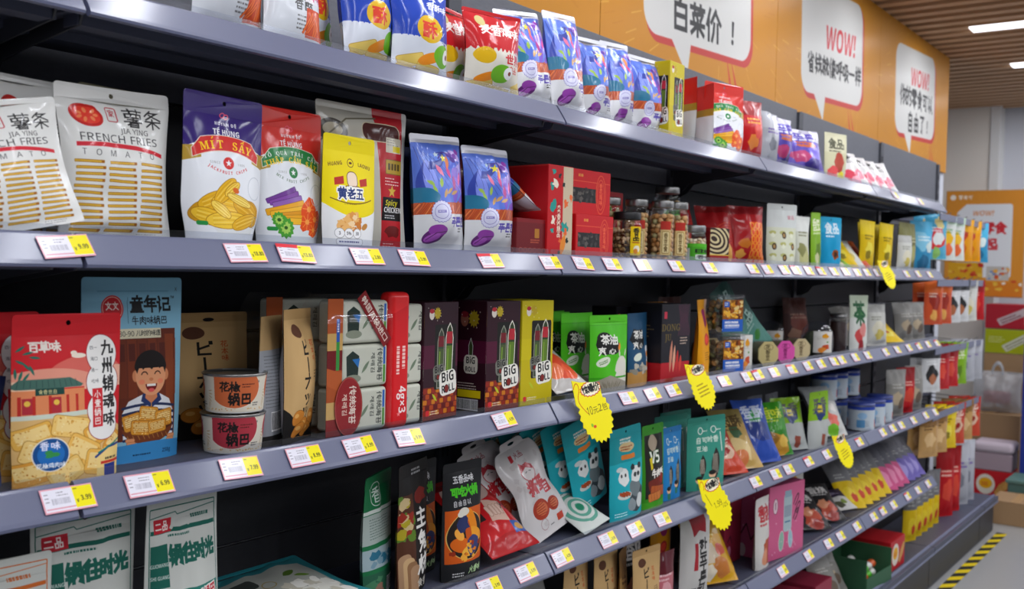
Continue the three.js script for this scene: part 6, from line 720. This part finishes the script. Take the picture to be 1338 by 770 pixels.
function domeTub(x, z, r, label) { const t = thing('snack_tub', label, 'tub'); part('clear_tub', lathe([[0.0005, 0.001], [r * 0.8, 0.001], [r, 0.02], [r, 0.06], [r * 0.9, 0.09], [r * 0.5, 0.112], [0.0005, 0.116]], 20), M.clear, t); part('filling', lathe([[0.0005, 0.004], [r * 0.74, 0.004], [r * 0.9, 0.02], [r * 0.9, 0.055], [r * 0.6, 0.08], [0.0005, 0.085]], 16), std(0x4a5038, 0.7), t); part('printed_label', wrapLabel(r + 0.001, 0.015, 0.085, 1.3, 'whiteegg', -0.8), printed('whiteegg', 'satin'), t); t.position.set(x, TOPS[3], z); }
domeTub(2.69, -0.09, 0.052, 'clear domed tub with a white label among the tubs'); domeTub(2.56, -0.2, 0.045, 'clear domed tub behind the beige eight-sided tub');
nutJarAt(2.93, -0.1, 0.03, 0.135, 'dark tall jar beside the white and red tea bag');
function nutJarAt(x, z, r, h, label) { const t = thing('glass_jar', label, 'jar'); part('glass_body', lathe([[0.0005, 0], [r, 0.002], [r, h - 0.02], [r * 0.9, h - 0.014], [r * 0.9, h - 0.01]]), M.glass, t); part('filling', lathe([[0.0005, 0.003], [r * 0.93, 0.003], [r * 0.93, h - 0.03], [0.0005, h - 0.026]]), std(0x2c1712, 0.6), t); part('lid', lathe([[0.0005, h], [r * 0.95, h], [r * 0.95, h - 0.014], [0.0005, h - 0.013]]), M.steel, t); t.position.set(x, TOPS[3], z); }
put('snack_bag', 'whiteredbag', 3, 3.015, -0.04, 0.1, 0.2, 0.04, 'tall white and red tea-flavour bag on the third tier', { lite: 1, ry: -18 });
for (const [i, [x, z, k, l]] of [[2.78, -0.17, 'darkwrap', 'dark brown bag behind the clear domed tub'], [2.86, -0.2, 'darkwrap', 'dark brown bag behind the tall dark jar'], [3.13, -0.08, 'clearbag', 'grey clear bag leaning beside the tea-flavour bag'], [3.3, -0.055, 'whitelace', 'pale clear bag with a pointed top'], [3.42, -0.15, 'clearbag', 'grey clear bag standing behind the yellow snack bag'], [3.56, -0.13, 'purplewafer', 'dark purple bag behind the yellow snack bag'], [3.74, -0.07, 'clearbag', 'grey clear bag beside the dark purple bag'], [3.88, -0.06, 'clearbag', 'grey clear bag at the last post of the third tier']].entries()) put('snack_bag', k, 3, x, z, 0.13, i < 2 ? 0.185 : 0.16, 0.05, l, { kind: 'pillow', lite: 1, rx: i === 2 ? -0.5 : -0.1, ry: -20, wr: 0.008 });
put('snack_bag', 'yellowsnack', 3, 3.42, -0.04, 0.12, 0.13, 0.03, 'yellow snack bag lying in front on the third tier', { kind: 'pillow', lite: 1, rx: -1.0, ry: -30 });
// ---- fourth tier
put('snack_pouch', 'timeorange', 4, -0.07, -0.045, 0.14, 0.215, 0.05, 'white and orange newspaper-print cracker pouch', { seal: 0.12, finish: 'matte', rz: -0.02 });
put('snack_pouch', 'timeteal', 4, 0.062, -0.07, 0.14, 0.25, 0.05, 'white and teal newspaper-print cracker pouch beside the orange one', { seal: 0.12, finish: 'matte', hole: 'round' });
put('snack_pouch', 'timeteal', 4, 0.19, -0.045, 0.115, 0.25, 0.05, 'white and teal newspaper-print cracker pouch beside the flat teal bags', { seal: 0.12, finish: 'matte', wr: 0.006 });
for (let i = 0; i < 2; i++) bag('snack_bag', 'flatteal', { w: 0.24, h: 0.2, d: 0.022, kind: 'pillow', wr: 0.006, seed: i + 3, finish: 'gloss', label: i === 1 ? 'teal bag lying flat, topmost of its pile' : 'teal bag lying flat under another teal bag', group: 'flat teal bags', at: [0.42 + i * 0.006, TOPS[4] + 0.0125 + i * 0.027, -0.05], ry: -4 + i * 3, rx: -1.5 });
put('snack_pouch', 'greenback', 4, 0.605, -0.075, 0.12, 0.212, 0.045, 'dark green pouch seen nearly edge on', { seal: 0.1, ry: 22 });
put('snack_pouch', 'blackgrill', 4, 0.672, -0.06, 0.12, 0.225, 0.04, 'black grill snack pouch with white brush lettering', { seal: 0.1, ry: 18 });
put('snack_pouch', 'hotpot', 4, 0.765, -0.125, 0.105, 0.206, 0.05, 'black hot pot pouch with green lettering, behind its twin', { seal: 0.08, bot: 0.98, ry: 4 });
put('snack_pouch', 'hotpot', 4, 0.79, -0.045, 0.105, 0.212, 0.05, 'black hot pot pouch with green lettering, in front', { seal: 0.08, bot: 0.98, wr: 0.002, ry: -3 });
const peanutShape = (v) => (1 - 0.2 * Math.exp(-(((v - 0.5) / 0.17) ** 2))) * (v > 0.78 ? Math.max(0.52, Math.sqrt(Math.max(0, 1 - ((v - 0.78) / 0.235) ** 2))) : 1);
put('snack_pouch', 'eggwhite', 4, 1.12, -0.075, 0.145, 0.215, 0.025, 'white hourglass-shaped pouch leaning back, in front', { kind: 'pillow', prof: peanutShape, shapeId: 'p', rx: -0.4, ry: -8, rz: 0.27, corner: 0.02, up: -0.012, hole: 'slot', sealTop: 0.075, finish: 'gloss', wr: 0.002 });
put('snack_pouch', 'eggwhite', 4, 1.06, -0.13, 0.145, 0.21, 0.025, 'white hourglass-shaped pouch behind its twin', { kind: 'pillow', prof: peanutShape, shapeId: 'p', rx: -0.4, ry: -8, rz: 0.27, corner: 0.02, up: -0.012, hole: 'slot', sealTop: 0.075, finish: 'gloss', wr: 0.002 });
bag('snack_bag', 'redcartoon', { w: 0.15, h: 0.21, d: 0.05, kind: 'pillow', wr: 0.005, seed: 4, finish: 'gloss', label: 'glossy red bag lying in front of the white hourglass pouches', at: [0.935, TOPS[4] + 0.022, -0.045], ry: -4, rx: -1.02, rz: 0.05 });
bag('snack_bag', 'whitegreenflat', { w: 0.12, h: 0.15, d: 0.03, kind: 'pillow', wr: 0.004, seed: 5, label: 'white and green bag lying flat beside the teal panda pouch', at: [1.235, TOPS[4] + 0.012, -0.045], ry: -5, rx: -1.1, rz: 0.2 });
put('snack_pouch', 'tealpanda', 4, 1.38, -0.045, 0.13, 0.208, 0.03, 'teal pouch with a bear, front of its row', { seal: 0.1, bot: 0.98, ry: -4, hole: 'round', rz: 0.05 });
for (let i = 0; i < 5; i++) put('snack_pouch', 'tealpanda', 4, 1.31 - i * 0.035, -0.1 - i * 0.028, 0.125, 0.205, 0.018, 'teal pouch with a bear, leaning in the row behind the front one', { lite: 1, bot: 0.98, rz: 0.3 + i * 0.02, ry: -4, up: 0.02, group: 'teal bear pouches at the back' });
put('snack_pouch', 'jerkygreen', 4, 1.528, -0.055, 0.112, 0.198, 0.035, 'green and black meat snack pouch', { seal: 0.1, bot: 0.98, hole: 'round' });
put('snack_pouch', 'seedblue', 4, 1.64, -0.065, 0.115, 0.178, 0.035, 'blue melon seed pouch beside the meat snack pouch', { seal: 0.1, bot: 0.98, hole: 'round', ry: 3 });
put('snack_pouch', 'seedteal', 4, 1.785, -0.04, 0.16, 0.19, 0.035, 'sea green melon seed pouch, in front', { seal: 0.1, bot: 0.98, hole: 'round', ry: -12 });
for (const [x, z] of [[1.72, -0.11], [1.8, -0.14]]) put('snack_pouch', 'seedteal', 4, x, z, 0.15, 0.195, 0.03, 'sea green melon seed pouch behind the front one', { lite: 1, bot: 0.98, ry: -6, group: 'sea green pouches at the back' });
for (const [i, [x, k, l, rx, h, z]] of [[1.94, 'jujubered', 'red jujube bag leaning low beside the melon seed pouch', -0.75, 0.15, -0.04], [2.05, 'goldtan', 'gold and tan meat floss bag leaning back', -0.62, 0.19, -0.04], [2.19, 'bluecrisp', 'blue bag with grey crisps leaning back', -0.5, 0.2, -0.04], [2.33, 'greenchip', 'green chip bag leaning back', -0.4, 0.17, -0.055], [2.47, 'peacan', 'green and silver bag leaning back beside the bean pouch', -0.3, 0.17, -0.06]].entries()) put('snack_bag', k, 4, x, z, 0.13, h, 0.035, l, { kind: 'pillow', lite: 1, rx, ry: -22, finish: 'gloss', wr: 0.006 });
put('snack_pouch', 'peacan', 4, 2.63, -0.04, 0.125, 0.185, 0.035, 'lime and silver bean pouch standing upright', { hole: 'round', ry: -10 });
for (const [x, z] of [[2.34, -0.18], [2.48, -0.2], [2.6, -0.19], [2.2, -0.2]]) put('snack_bag', 'greysticks', 4, x, z, 0.11, 0.17, 0.03, 'dim grey bag in the back row of the fourth tier', { kind: 'pillow', lite: 1, group: 'grey bags at the back' });
for (const [x, z, l] of [[2.79, -0.045, 'clear bag of striped candy canes, in front'], [2.85, -0.08, 'clear bag of striped candy canes behind the front one']]) put('snack_bag', 'candycane', 4, x, z, 0.13, 0.18, 0.04, l, { kind: 'pillow', lite: 1, rx: -0.55, ry: -30, finish: 'gloss' });
function tin(x, z, y0, r, h, label, group) { const t = thing('snack_tin', label, 'tin', group); part('can', lathe([[0.0005, 0], [r * 0.97, 0], [r, 0.003], [r, h - 0.003], [r * 0.97, h], [0.0005, h - 0.002]]), M.steel, t); part('printed_wrap', onSheet(new THREE.CylinderGeometry(r + 0.0005, r + 0.0005, h * 0.86, 32, 1, true, -2).translate(0, h * 0.47, 0), 'tinblue'), printed('tinblue', 'satin'), t); part('lid', lathe([[0.0005, h + 0.003], [r * 1.01, h + 0.003], [r * 1.02, h - 0.006], [r, h - 0.007]]), std(0x24357c, 0.4), t); t.position.set(x, TOPS[4] + 0.001 + y0, z); }
for (const [x, z, y] of [[3.14, -0.075, 0], [3.27, -0.075, 0], [3.2, -0.19, 0], [3.34, -0.19, 0], [3.09, -0.2, 0], [3.42, -0.09, 0], [3.16, -0.19, 0.1], [3.3, -0.19, 0.1], [3.07, -0.2, 0.1]]) tin(x + (y ? 0.02 : 0), z, y ? 0.1035 : 0, 0.048, 0.1, y ? 'pale blue printed tin stacked on another tin' : 'pale blue printed tin standing on the fourth tier', y ? 'upper tins' : 'lower tins');
for (const [i, x] of [3.56, 3.7, 3.83].entries()) put('snack_bag', ['clearbag', 'redpack', 'clearbag'][i], 4, x, -0.05, 0.12, 0.19, 0.05, ['grey clear bag beside the tins', 'dark red bag between grey clear bags, fourth tier', 'grey clear bag at the last post of the fourth tier'][i], { kind: 'pillow', lite: 1, ry: -20, wr: 0.007 });
// ---- fifth tier
for (const [i, [x, z, h]] of [[1.3, -0.12, 0.23], [1.4, -0.1, 0.215], [1.5, -0.05, 0.205]].entries()) put('snack_pouch', 'peanuttan', 5, x, z, 0.115, h, 0.035, ['tan peanut pouch with black lettering at the back of the fifth tier row', 'tan peanut pouch with black lettering, middle of the fifth tier row', 'tan peanut pouch with black lettering, front of the fifth tier row'][i], { hole: 'round', seal: 0.08, finish: 'matte', ry: [4, 2, -4][i] });
put('snack_bag', 'tanpack', 5, 1.46, -0.09, 0.08, 0.2, 0.03, 'slim tan pouch squeezed between the peanut pouches', { lite: 1, ry: 20 });
put('snack_bag', 'whitelace', 5, 1.17, -0.1, 0.14, 0.18, 0.05, 'dim striped bag beside the tan peanut pouches', { kind: 'pillow', lite: 1, rx: -0.4 });
put('snack_bag', 'pinkcandy', 5, 1.6, -0.06, 0.1, 0.17, 0.04, 'clear pink candy bag in front of the korean white bag', { kind: 'pillow', lite: 1, ry: -10, finish: 'gloss' });
put('snack_bag', 'blackmeat', 5, 1.58, -0.14, 0.12, 0.22, 0.04, 'black and white bag behind the pink candy bag', { kind: 'pillow', lite: 1 });
D('koreanwhite', 220, 420, (g, W, H) => { fill(g, '#c6c4c0'); poly(g, [[50, 0], [170, 0], [160, 96], [110, 80], [60, 100]], '#8a1c24'); cj(g, '한푸른김', 100, 120, 66, '#1d1b1a', { v: 1, w: 3, gap: 0.06 }); rect(g, 62, 130, 26, 120, '#a02a34'); rect(g, 0, 330, 90, 90, '#2a2a2a'); });
put('snack_bag', 'koreanwhite', 5, 1.755, -0.045, 0.14, 0.246, 0.045, 'tall white bag with a red ribbon and black vertical lettering', { kind: 'pillow', ry: -6, wr: 0.004 });
for (const [x, z, l] of [[1.89, -0.04, 'gold bag of wrapped candies, in front'], [1.97, -0.085, 'gold bag of wrapped candies behind the front one']]) put('snack_bag', 'goldcandy', 5, x, z, 0.14, 0.19, 0.05, l, { kind: 'pillow', lite: 1, rx: -0.6, ry: -25, finish: 'gloss', wr: 0.008 });
put('snack_bag', 'yellowpuff', 5, 1.9, -0.225, 0.13, 0.2, 0.03, 'yellow bag behind the gold candy bags', { kind: 'pillow', lite: 1 });
carton('gift_box', 'pinkbox', 'pinkboxside', { w: 0.2, h: 0.225, d: 0.13, at: [2.375, TOPS[5], -0.115], ry: -10, label: 'bright pink gift box with a bottle picture' });
carton('gift_box', 'pinkboxdark', 'pinkboxdark', { w: 0.12, h: 0.225, d: 0.11, at: [2.19, TOPS[5], -0.205], label: 'dark red gift box behind the white salmon pouch' });
put('snack_pouch', 'whitesalmon', 5, 2.215, -0.05, 0.12, 0.206, 0.04, 'white pouch with a fish picture beside the pink gift box', { lite: 1, ry: 6, wr: 0.006 });
put('snack_pouch', 'whiteegg', 5, 2.6, -0.11, 0.16, 0.225, 0.04, 'white pouch with eggs behind the pink gift box', { lite: 1, ry: -10, hole: 'round' });
for (const [x, l] of [[2.63, 'black meat bag lying low beside the pink gift box'], [2.78, 'black and red meat bag lying beside the plum bag']]) put('snack_bag', 'blackmeat', 5, x, -0.04, 0.12, 0.17, 0.035, l, { kind: 'pillow', lite: 1, rx: -0.95, ry: -35, finish: 'gloss' });
put('snack_bag', 'whiteplum', 5, 2.9, -0.04, 0.095, 0.13, 0.03, 'white and purple plum bag lying flat', { kind: 'pillow', lite: 1, rx: -1.2, ry: -55, rz: 0.3 });
for (const [i, x] of [3.06, 3.14, 3.22, 3.3, 3.38].entries()) put('snack_bag', 'yellowwafer', 5, x, -0.05, 0.11, 0.2, 0.03, 'yellow and grey wafer bag leaning in a row on the fifth tier', { kind: 'pillow', lite: 1, rx: -0.75, ry: -30, group: 'yellow wafer bags' });
for (const [i, x] of [3.47, 3.55, 3.63].entries()) put('snack_bag', 'pinkwafer', 5, x, -0.05, 0.11, 0.2, 0.03, 'pink and grey wafer bag leaning in a row on the fifth tier', { kind: 'pillow', lite: 1, rx: -0.75, ry: -30, group: 'pink wafer bags' });
for (const [i, x] of [3.72, 3.8, 3.88].entries()) put('snack_bag', 'purplewafer', 5, x, -0.05, 0.11, 0.2, 0.03, 'lilac and grey wafer bag leaning in a row on the fifth tier', { kind: 'pillow', lite: 1, rx: -0.75, ry: -30, group: 'lilac wafer bags' });
// ---- top tier
put('snack_bag', 'shrimpwhite', 1, 0.262, -0.055, 0.14, 0.17, 0.05, 'white crisp bag in the row on the top tier, beside a bag with orange crisps', { kind: 'pillow', ry: 8, wr: 0.006, finish: 'gloss', rz: 0.03 });
put('snack_bag', 'shrimpwhite', 1, 0.375, -0.055, 0.12, 0.17, 0.04, 'white bag with orange crisps on the top tier', { kind: 'pillow', ry: 4, rx: -0.1, wr: 0.005, finish: 'gloss', seed: 6 });
for (const [i, [x, z, ry, rz]] of [[0.465, -0.1, 16, 0.1], [0.553, -0.06, 10, 0.06], [0.655, -0.045, 0, 0]].entries()) put('snack_bag', 'cheesebag', 1, x, z, 0.145, 0.168, 0.055, ['blue and white crisp bag behind two others on the top tier', 'blue and white crisp bag between two others on the top tier', 'blue and white crisp bag beside the red wheat bags'][i], { kind: 'pillow', ry, rz, rx: -0.08, wr: 0.006, finish: 'gloss', seed: i + 3 });
put('snack_bag', 'wheatbag', 1, 0.8, -0.1, 0.14, 0.16, 0.05, 'red wheat snack bag behind its twin', { kind: 'pillow', ry: 10, finish: 'gloss', wr: 0.006, seed: 3 });
put('snack_bag', 'wheatbag', 1, 0.85, -0.042, 0.155, 0.155, 0.055, 'red wheat snack bag in front, beside the flowered bags', { kind: 'pillow', ry: -4, finish: 'gloss', wr: 0.006, rz: 0.04 });
for (const [i, [x, z, ry, rz, rx, h]] of [[0.995, -0.05, -8, 0.12, -0.2, 0.19], [1.115, -0.04, 0, 0.1, -0.12, 0.205], [1.245, -0.055, 0, 0.06, -0.1, 0.182], [1.365, -0.06, 4, 0.08, -0.12, 0.195], [1.468, -0.055, -2, 0.02, -0.08, 0.186]].entries()) put('snack_bag', 'sweetpotato', 1, x, z, 0.13, h, 0.055, ['flowered sweet potato bag beside the red wheat bag', 'flowered sweet potato bag, second from the red wheat bag', 'flowered sweet potato bag, third from the red wheat bag', 'flowered sweet potato bag, second from the slim yellow box', 'flowered sweet potato bag beside the slim yellow box'][i], { kind: 'pillow', ry, rz, rx, wr: 0.009, finish: 'foil', seed: i + 1, group: 'flowered bags on the top tier' });
carton('roll_box', 'rollyellow', 'rollyellow', { w: 0.075, h: 0.187, d: 0.06, at: [1.553, TOPS[1], -0.08], ry: 0, label: 'slim yellow seaweed roll box on the top tier' });
for (const [i, [x, z, ry]] of [[1.64, -0.06, 62], [1.7, -0.13, 0], [1.745, -0.06, 58]].entries()) put('snack_pouch', 'mixedfruit', 1, x, z, 0.13, 0.18, 0.03, ['red mixed fruit pouch seen edge on beside the yellow box', 'red mixed fruit pouch at the back of the top tier', 'red mixed fruit pouch seen edge on beside its front twin'][i], { seal: 0.14, ry, lite: 1, finish: 'gloss' });
put('snack_pouch', 'mixedfruit', 1, 1.845, -0.04, 0.15, 0.193, 0.05, 'red mixed fruit pouch facing out on the top tier', { seal: 0.14, bot: 0.9, ry: -19, finish: 'gloss', hole: 'round' });
put('snack_bag', 'redfoil', 1, 2.05, -0.05, 0.13, 0.165, 0.05, 'shiny red bag beside the red fruit pouch', { kind: 'pillow', lite: 1, ry: -6, rz: 0.06, finish: 'foil' });
put('snack_bag', 'silverpack', 1, 2.19, -0.055, 0.12, 0.155, 0.045, 'silver bag beside the shiny red bag', { kind: 'pillow', lite: 1, finish: 'foil', wr: 0.008 });
put('snack_bag', 'purplebag', 1, 2.3, -0.06, 0.13, 0.155, 0.05, 'purple and silver bag between the silver bag and the slumped one', { kind: 'pillow', lite: 1, finish: 'foil', wr: 0.008, seed: 4 });
put('snack_bag', 'purplebag', 1, 2.46, -0.035, 0.17, 0.155, 0.06, 'slumped purple and silver bag beside the cream pouch', { kind: 'pillow', lite: 1, ry: -24, rx: -0.3, finish: 'foil', wr: 0.01 });
put('snack_pouch', 'creampouch', 1, 2.7, -0.04, 0.12, 0.16, 0.03, 'pale cream pouch with red fruit on the top tier', { lite: 1, ry: -16, hole: 'round' });
for (const [i, x] of [2.94, 3.06, 3.18, 3.3].entries()) put('snack_bag', 'pinkcat', 1, x, -0.04, 0.11, 0.165, 0.035, 'white and pink bag leaning in a row on the top tier', { kind: 'pillow', lite: 1, rx: -0.7, ry: -35, finish: 'gloss', group: 'pink and white bags' });
// ---- base deck
function openCarton(x, z, w, h, d, label, colors, inside) { const t = thing('candy_carton', label, 'carton'), m = M.cardboard, c = 0.004; part('carton', mergeGeometries([box(w, c, d, 0, c / 2, 0), box(w, h, c, 0, h / 2, -d / 2), box(w, h * 0.45, c, 0, h * 0.225, d / 2), box(c, h, d, -w / 2, h / 2, 0), box(c, h, d, w / 2, h / 2, 0)]), inside ?? m, t); t.position.set(x, TOPS[6] + 0.001, z); t.rotation.y = -0.06; let n = 0; reseed(x * 100); for (let i = 0; i < 20; i++) { const c2 = tag(part('wrapped_candy', nutGeo, std(colors[i % colors.length], 0.3, { clearcoat: 1 }), scene), 'small bright wrapped candy in the open carton', 'candy', 'candies in the open carton'); c2.name = numbered('wrapped_candy'); c2.scale.set(0.024, 0.016, 0.018); c2.position.set(x - w * 0.36 + (i % 5) * w * 0.18, TOPS[6] + 0.022 + (i / 10 | 0) * 0.033, z + ((i / 5 | 0) % 2 ? -0.2 : 0.2) * d); } }
openCarton(3.27, -0.125, 0.26, 0.12, 0.2, 'open brown carton of green, white and orange candies', [0x5ac828, 0xe6e6e0, 0xe8642a], std(0x2a5a3a, 0.6));
for (const [x, k, l] of [[3.56, 'cartonred', 'dark red carton beside the open candy carton']]) carton('snack_box', k, 'cartonside', { w: 0.2, h: 0.12, d: 0.18, at: [x, TOPS[6], -0.13], label: l });
for (const [x, l] of [[2.52, 'dark purple box, second from the clear bags on the base deck'], [2.72, 'dark purple box beside the clear bags on the base deck']]) carton('snack_box', 'pinkboxdark', 'pinkboxdark', { w: 0.16, h: 0.14, d: 0.12, at: [x, TOPS[6], -0.11], label: l });
put('snack_bag', 'clearbag', 6, 2.88, -0.05, 0.13, 0.17, 0.05, 'grey clear bag leaning back on the base deck', { kind: 'pillow', lite: 1, rx: -0.6, ry: -20 });
put('snack_bag', 'clearbag', 6, 2.99, -0.08, 0.14, 0.15, 0.05, 'grey clear bag beside the open candy carton', { kind: 'pillow', lite: 1, rx: -0.6, ry: -20, seed: 4 });
for (const [i, x] of [3.98, 4.08, 4.18, 4.28, 4.38].entries()) put('snack_bag', 'yellowwafer', 6, x, -0.09, 0.1, 0.26, 0.04, 'tall yellow bag standing in a row on the base deck', { kind: 'pillow', lite: 1, ry: -20, group: 'tall yellow bags' });
for (const [i, x] of [4.52, 4.66].entries()) put('snack_bag', 'redpack', 6, x, -0.07, 0.12, 0.33, 0.05, 'tall red bag standing on the base deck', { kind: 'pillow', lite: 1, ry: -30, group: 'tall red bags' });
for (const [i, x] of [4.82, 4.96].entries()) put('snack_bag', 'silverpack', 6, x, -0.07, 0.12, 0.32, 0.05, 'tall silver bag standing on the base deck', { kind: 'pillow', lite: 1, ry: -35, group: 'tall silver bags' });
// ------------------------------------------------------------------ hook bay with hanging packs
const hookLevels = [[1.64, 'skyswirl'], [1.35, 'whiteblack'], [1.05, 'redpack'], [0.76, 'tanpack']], hookTube = (x) => new THREE.TubeGeometry(new THREE.CatmullRomCurve3([new THREE.Vector3(x, 0, -0.285), new THREE.Vector3(x, 0, -0.06), new THREE.Vector3(x, 0.012, -0.045)]), 8, 0.0025, 6);
hookLevels.forEach(([y], r) => {
  const t = thing('hook_bar', 'grey hook bar with prongs, ' + ['highest', 'second', 'third', 'lowest'][r] + ' in the hanging bay', 'hook bar'); part('bar', rbox(0.94, 0.03, 0.01, 0.002, 0.5, 0, -0.286), M.shelf, t); part('price_strip', rbox(0.94, 0.03, 0.004, 0.001, 0.5, -0.015, -0.038), M.rail, t);
  for (let i = 0; i < 6; i++) part('prong', hookTube(0.1 + i * 0.16), M.steel, t); t.position.set(4, y, 0);
});
const hangKeys = [['skyswirl', 'fruitwhite', 'fruitwhite', 'orangepack', 'orangepack', 'skypack'], ['orangered', 'orangered', 'whiteblack', 'whiteblack', 'whitelace', 'redpack'], ['whiteblack', 'redpack', 'redpack', 'limepouch', 'silverpack', 'silverpack'], ['tanpack', 'tanpack', 'yellowpack', 'jujubered', 'tanpack', 'jujubered']];
const hangWords = { skyswirl: 'sky blue swirl', fruitwhite: 'white fruit', orangepack: 'orange', skypack: 'sky blue', orangered: 'orange red', whiteblack: 'white and black', whitelace: 'pale', redpack: 'red', limepouch: 'lime', silverpack: 'silver', tanpack: 'tan', yellowpack: 'yellow', jujubered: 'brick red' };
hookLevels.forEach(([y], r) => hangKeys[r].forEach((key, i) => { for (let k = 0; k < 2; k++) bag('hanging_pack', key, { w: r ? 0.13 : 0.15, h: 0.2, d: 0.025, kind: 'pillow', lite: 1, seed: i + k + 1, finish: 'gloss', category: 'snack bag', label: hangWords[key] + ' pack hanging from the ' + ['highest', 'second', 'third', 'lowest'][r] + ' hook bar', group: hangWords[key] + ' packs on hooks ' + ['one', 'two', 'three', 'four'][r], at: [4.1 + i * 0.16, y - 0.2, -0.07 - k * 0.05], ry: -24 - i * 3 }); }));
// ------------------------------------------------------------------ sale signs clipped to the rails
function saleSign(key, x, y, z, rz, s, label) {
  const t = thing('sale_sign', label, 'sign'), W = 0.088 * s, H = 0.13 * s, pts = [], sh = new THREE.Shape();
  const outline = [[-0.34, 0.5], [-0.14, 0.44], [0.46, 0.34]]; outline.forEach(([a, b]) => pts.push([a * W, b * H]));
  for (let i = 0; i <= 31; i++) { const a = 0.75 - i / 31 * (Math.PI + 1.2), q = i % 2 ? 0.89 : 1; pts.push([0.04 * W + Math.cos(a) * W * 0.5 * q, -0.1 * H + Math.sin(a) * H * 0.42 * q]); } pts.push([-0.44 * W, 0.14 * H]); pts.forEach(([a, b], i) => sh[i ? 'lineTo' : 'moveTo'](a, b)); sh.closePath();
  const g = new THREE.ExtrudeGeometry(sh, { depth: 0.0012, bevelEnabled: false }), p = g.attributes.position, uv = g.attributes.uv; for (let i = 0; i < p.count; i++) uv.setXY(i, p.getX(i) / W + 0.5, p.getY(i) / H + 0.5);
  part('printed_card', onSheet(g, key), printed(key, 'satin'), t); part('clip', rbox(0.018, 0.012, 0.004, 0.001, -0.1 * W, 0.34 * H, -0.003), M.clear, t);
  t.rotation.order = 'YXZ'; t.rotation.set(-0.3, -0.25, rz); t.position.set(x, y, z);
}
saleSign('saleA', 1.105, TOPS[3] - 0.012, 0.012, 0.2, 1.05, 'yellow starburst sale sign under the orange bag, reading ten yuan for two'); saleSign('saleC', 1.6, TOPS[3] - 0.002, 0.012, 0.25, 0.95, 'yellow starburst sale sign beside the black flame box'); saleSign('saleB', 1.7, TOPS[4] - 0.006, 0.014, 0.25, 1.1, 'yellow starburst sale sign below the sea green melon seed pouch'); saleSign('saleC', 2.68, TOPS[4] - 0.004, 0.012, 0.3, 0.95, 'yellow starburst sale sign below the candy cane bags'); saleSign('saleC', 3.1, TOPS[2] - 0.01, 0.012, 0.3, 0.9, 'yellow starburst sale sign below the yellow bags, second tier');
// ------------------------------------------------------------------ the end of the aisle
const poster = thing('poster_board', 'orange framed poster board with large red characters at the aisle end', 'poster'); part('board', rbox(0.02, 0.72, 0.5, 0.004), std(0xb8843c, 0.6), poster); { const g = plate(0.485, 0.705, 0.002, 'endposter').translate(0, -0.3525, 0).rotateY(-Math.PI / 2).translate(-0.011, 0, 0); part('printed_sheet', g, printed('endposter', 'satin'), poster); } poster.position.set(6.82, 1.595, -0.42);
const endBox = (key, side, x, y, z, w, h, d, label) => carton('carton_box', key, side, { w, h, d, at: [x + d / 2, y, z], ry: -90, label, category: 'carton' });
endBox('boardred', 'cartonside', 6.75, 1.03, -0.2, 0.36, 0.16, 0.3, 'red printed carton under the poster board'); endBox('boardlime', 'tubedge', 6.75, 0.865, -0.2, 0.36, 0.16, 0.3, 'lime printed carton under the red one'); 
function brownBox(x, y, z, w, h, d, label) { const t = thing('brown_carton', label, 'carton'); part('carton', rbox(w, h, d, 0.003, 0, h / 2, 0), M.cardboard, t); part('tape', box(w + 0.001, 0.001, 0.05, 0, h, 0), std(0xb08a5c, 0.4), t); part('flap_edge', box(0.001, 0.002, d * 0.98, -w / 2, h * 0.995, 0), M.cardboard, t); t.position.set(x, y, z); }
brownBox(6.9, 0.52, -0.2, 0.3, 0.344, 0.36, 'brown carton under the lime printed carton'); brownBox(6.9, 0, -0.2, 0.3, 0.519, 0.36, 'tall brown carton on the floor against the end wall'); brownBox(6.55, 0, -0.27, 0.28, 0.5, 0.36, 'brown carton on the floor carrying the plastic bag'); brownBox(5.66, 0, 0.05, 0.3, 0.13, 0.26, 'low brown carton on the floor beside the end deck');
endBox('cartonred', 'dragonside', 6.2, 0, -0.2, 0.23, 0.17, 0.18, 'red carton with a round logo on the floor');
{ const t = thing('pink_box', 'pale pink box with a rounded lid on the red carton', 'box'); part('tub', rbox(0.18, 0.11, 0.22, 0.01, 0, 0.055, 0), std(0xa08c94, 0.6), t); part('lid', rbox(0.2, 0.07, 0.24, 0.03, 0, 0.145, 0, 4), std(0xc9b9c2, 0.6), t); t.position.set(6.29, 0.171, -0.2); }
{ const t = thing('plastic_bag', 'translucent white plastic carrier bag with red contents', 'bag'); const S = { w: 0.3, h: 0.26, d: 0.18, kind: 'pillow', wr: 0.03, seed: 5, nx: 24, ny: 24 }; part('bag_film', bagBody(S), M.bagFilm, t); part('contents', rbox(0.16, 0.08, 0.08, 0.02, 0, 0.09, 0), std(0x9a2a2a, 0.5), t); for (const s of [-1, 1]) part('handle', new THREE.TorusGeometry(0.045, 0.007, 6, 20, Math.PI).scale(0.7, 1.6, 1).translate(0, 0.24, s * 0.02), M.bagFilm, t); t.rotation.y = -Math.PI / 2 + 0.1; t.position.set(6.53, 0.503, -0.25); }
{ const t = thing('blue_pillar', 'deep blue painted post at the end of the aisle', 'post'); part('post', rbox(0.2, 1.0, 0.22, 0.006, 0, 0.5, 0), M.blue, t); part('base_trim', box(0.21, 0.06, 0.23, 0, 0.03, 0), M.blue, t); t.position.set(6.28, 0, 0.065); }
{ const t = thing('green_crate', 'grey green plastic crate standing behind the low brown carton', 'crate'); part('crate_body', rbox(0.26, 0.18, 0.24, 0.008, 0, 0.09, 0), std(0x4a6a62, 0.5), t); part('rim', rbox(0.28, 0.02, 0.26, 0.004, 0, 0.185, 0), std(0x55766e, 0.5), t); t.position.set(5.98, 0, 0.07); }
renderer.render(scene, camera);
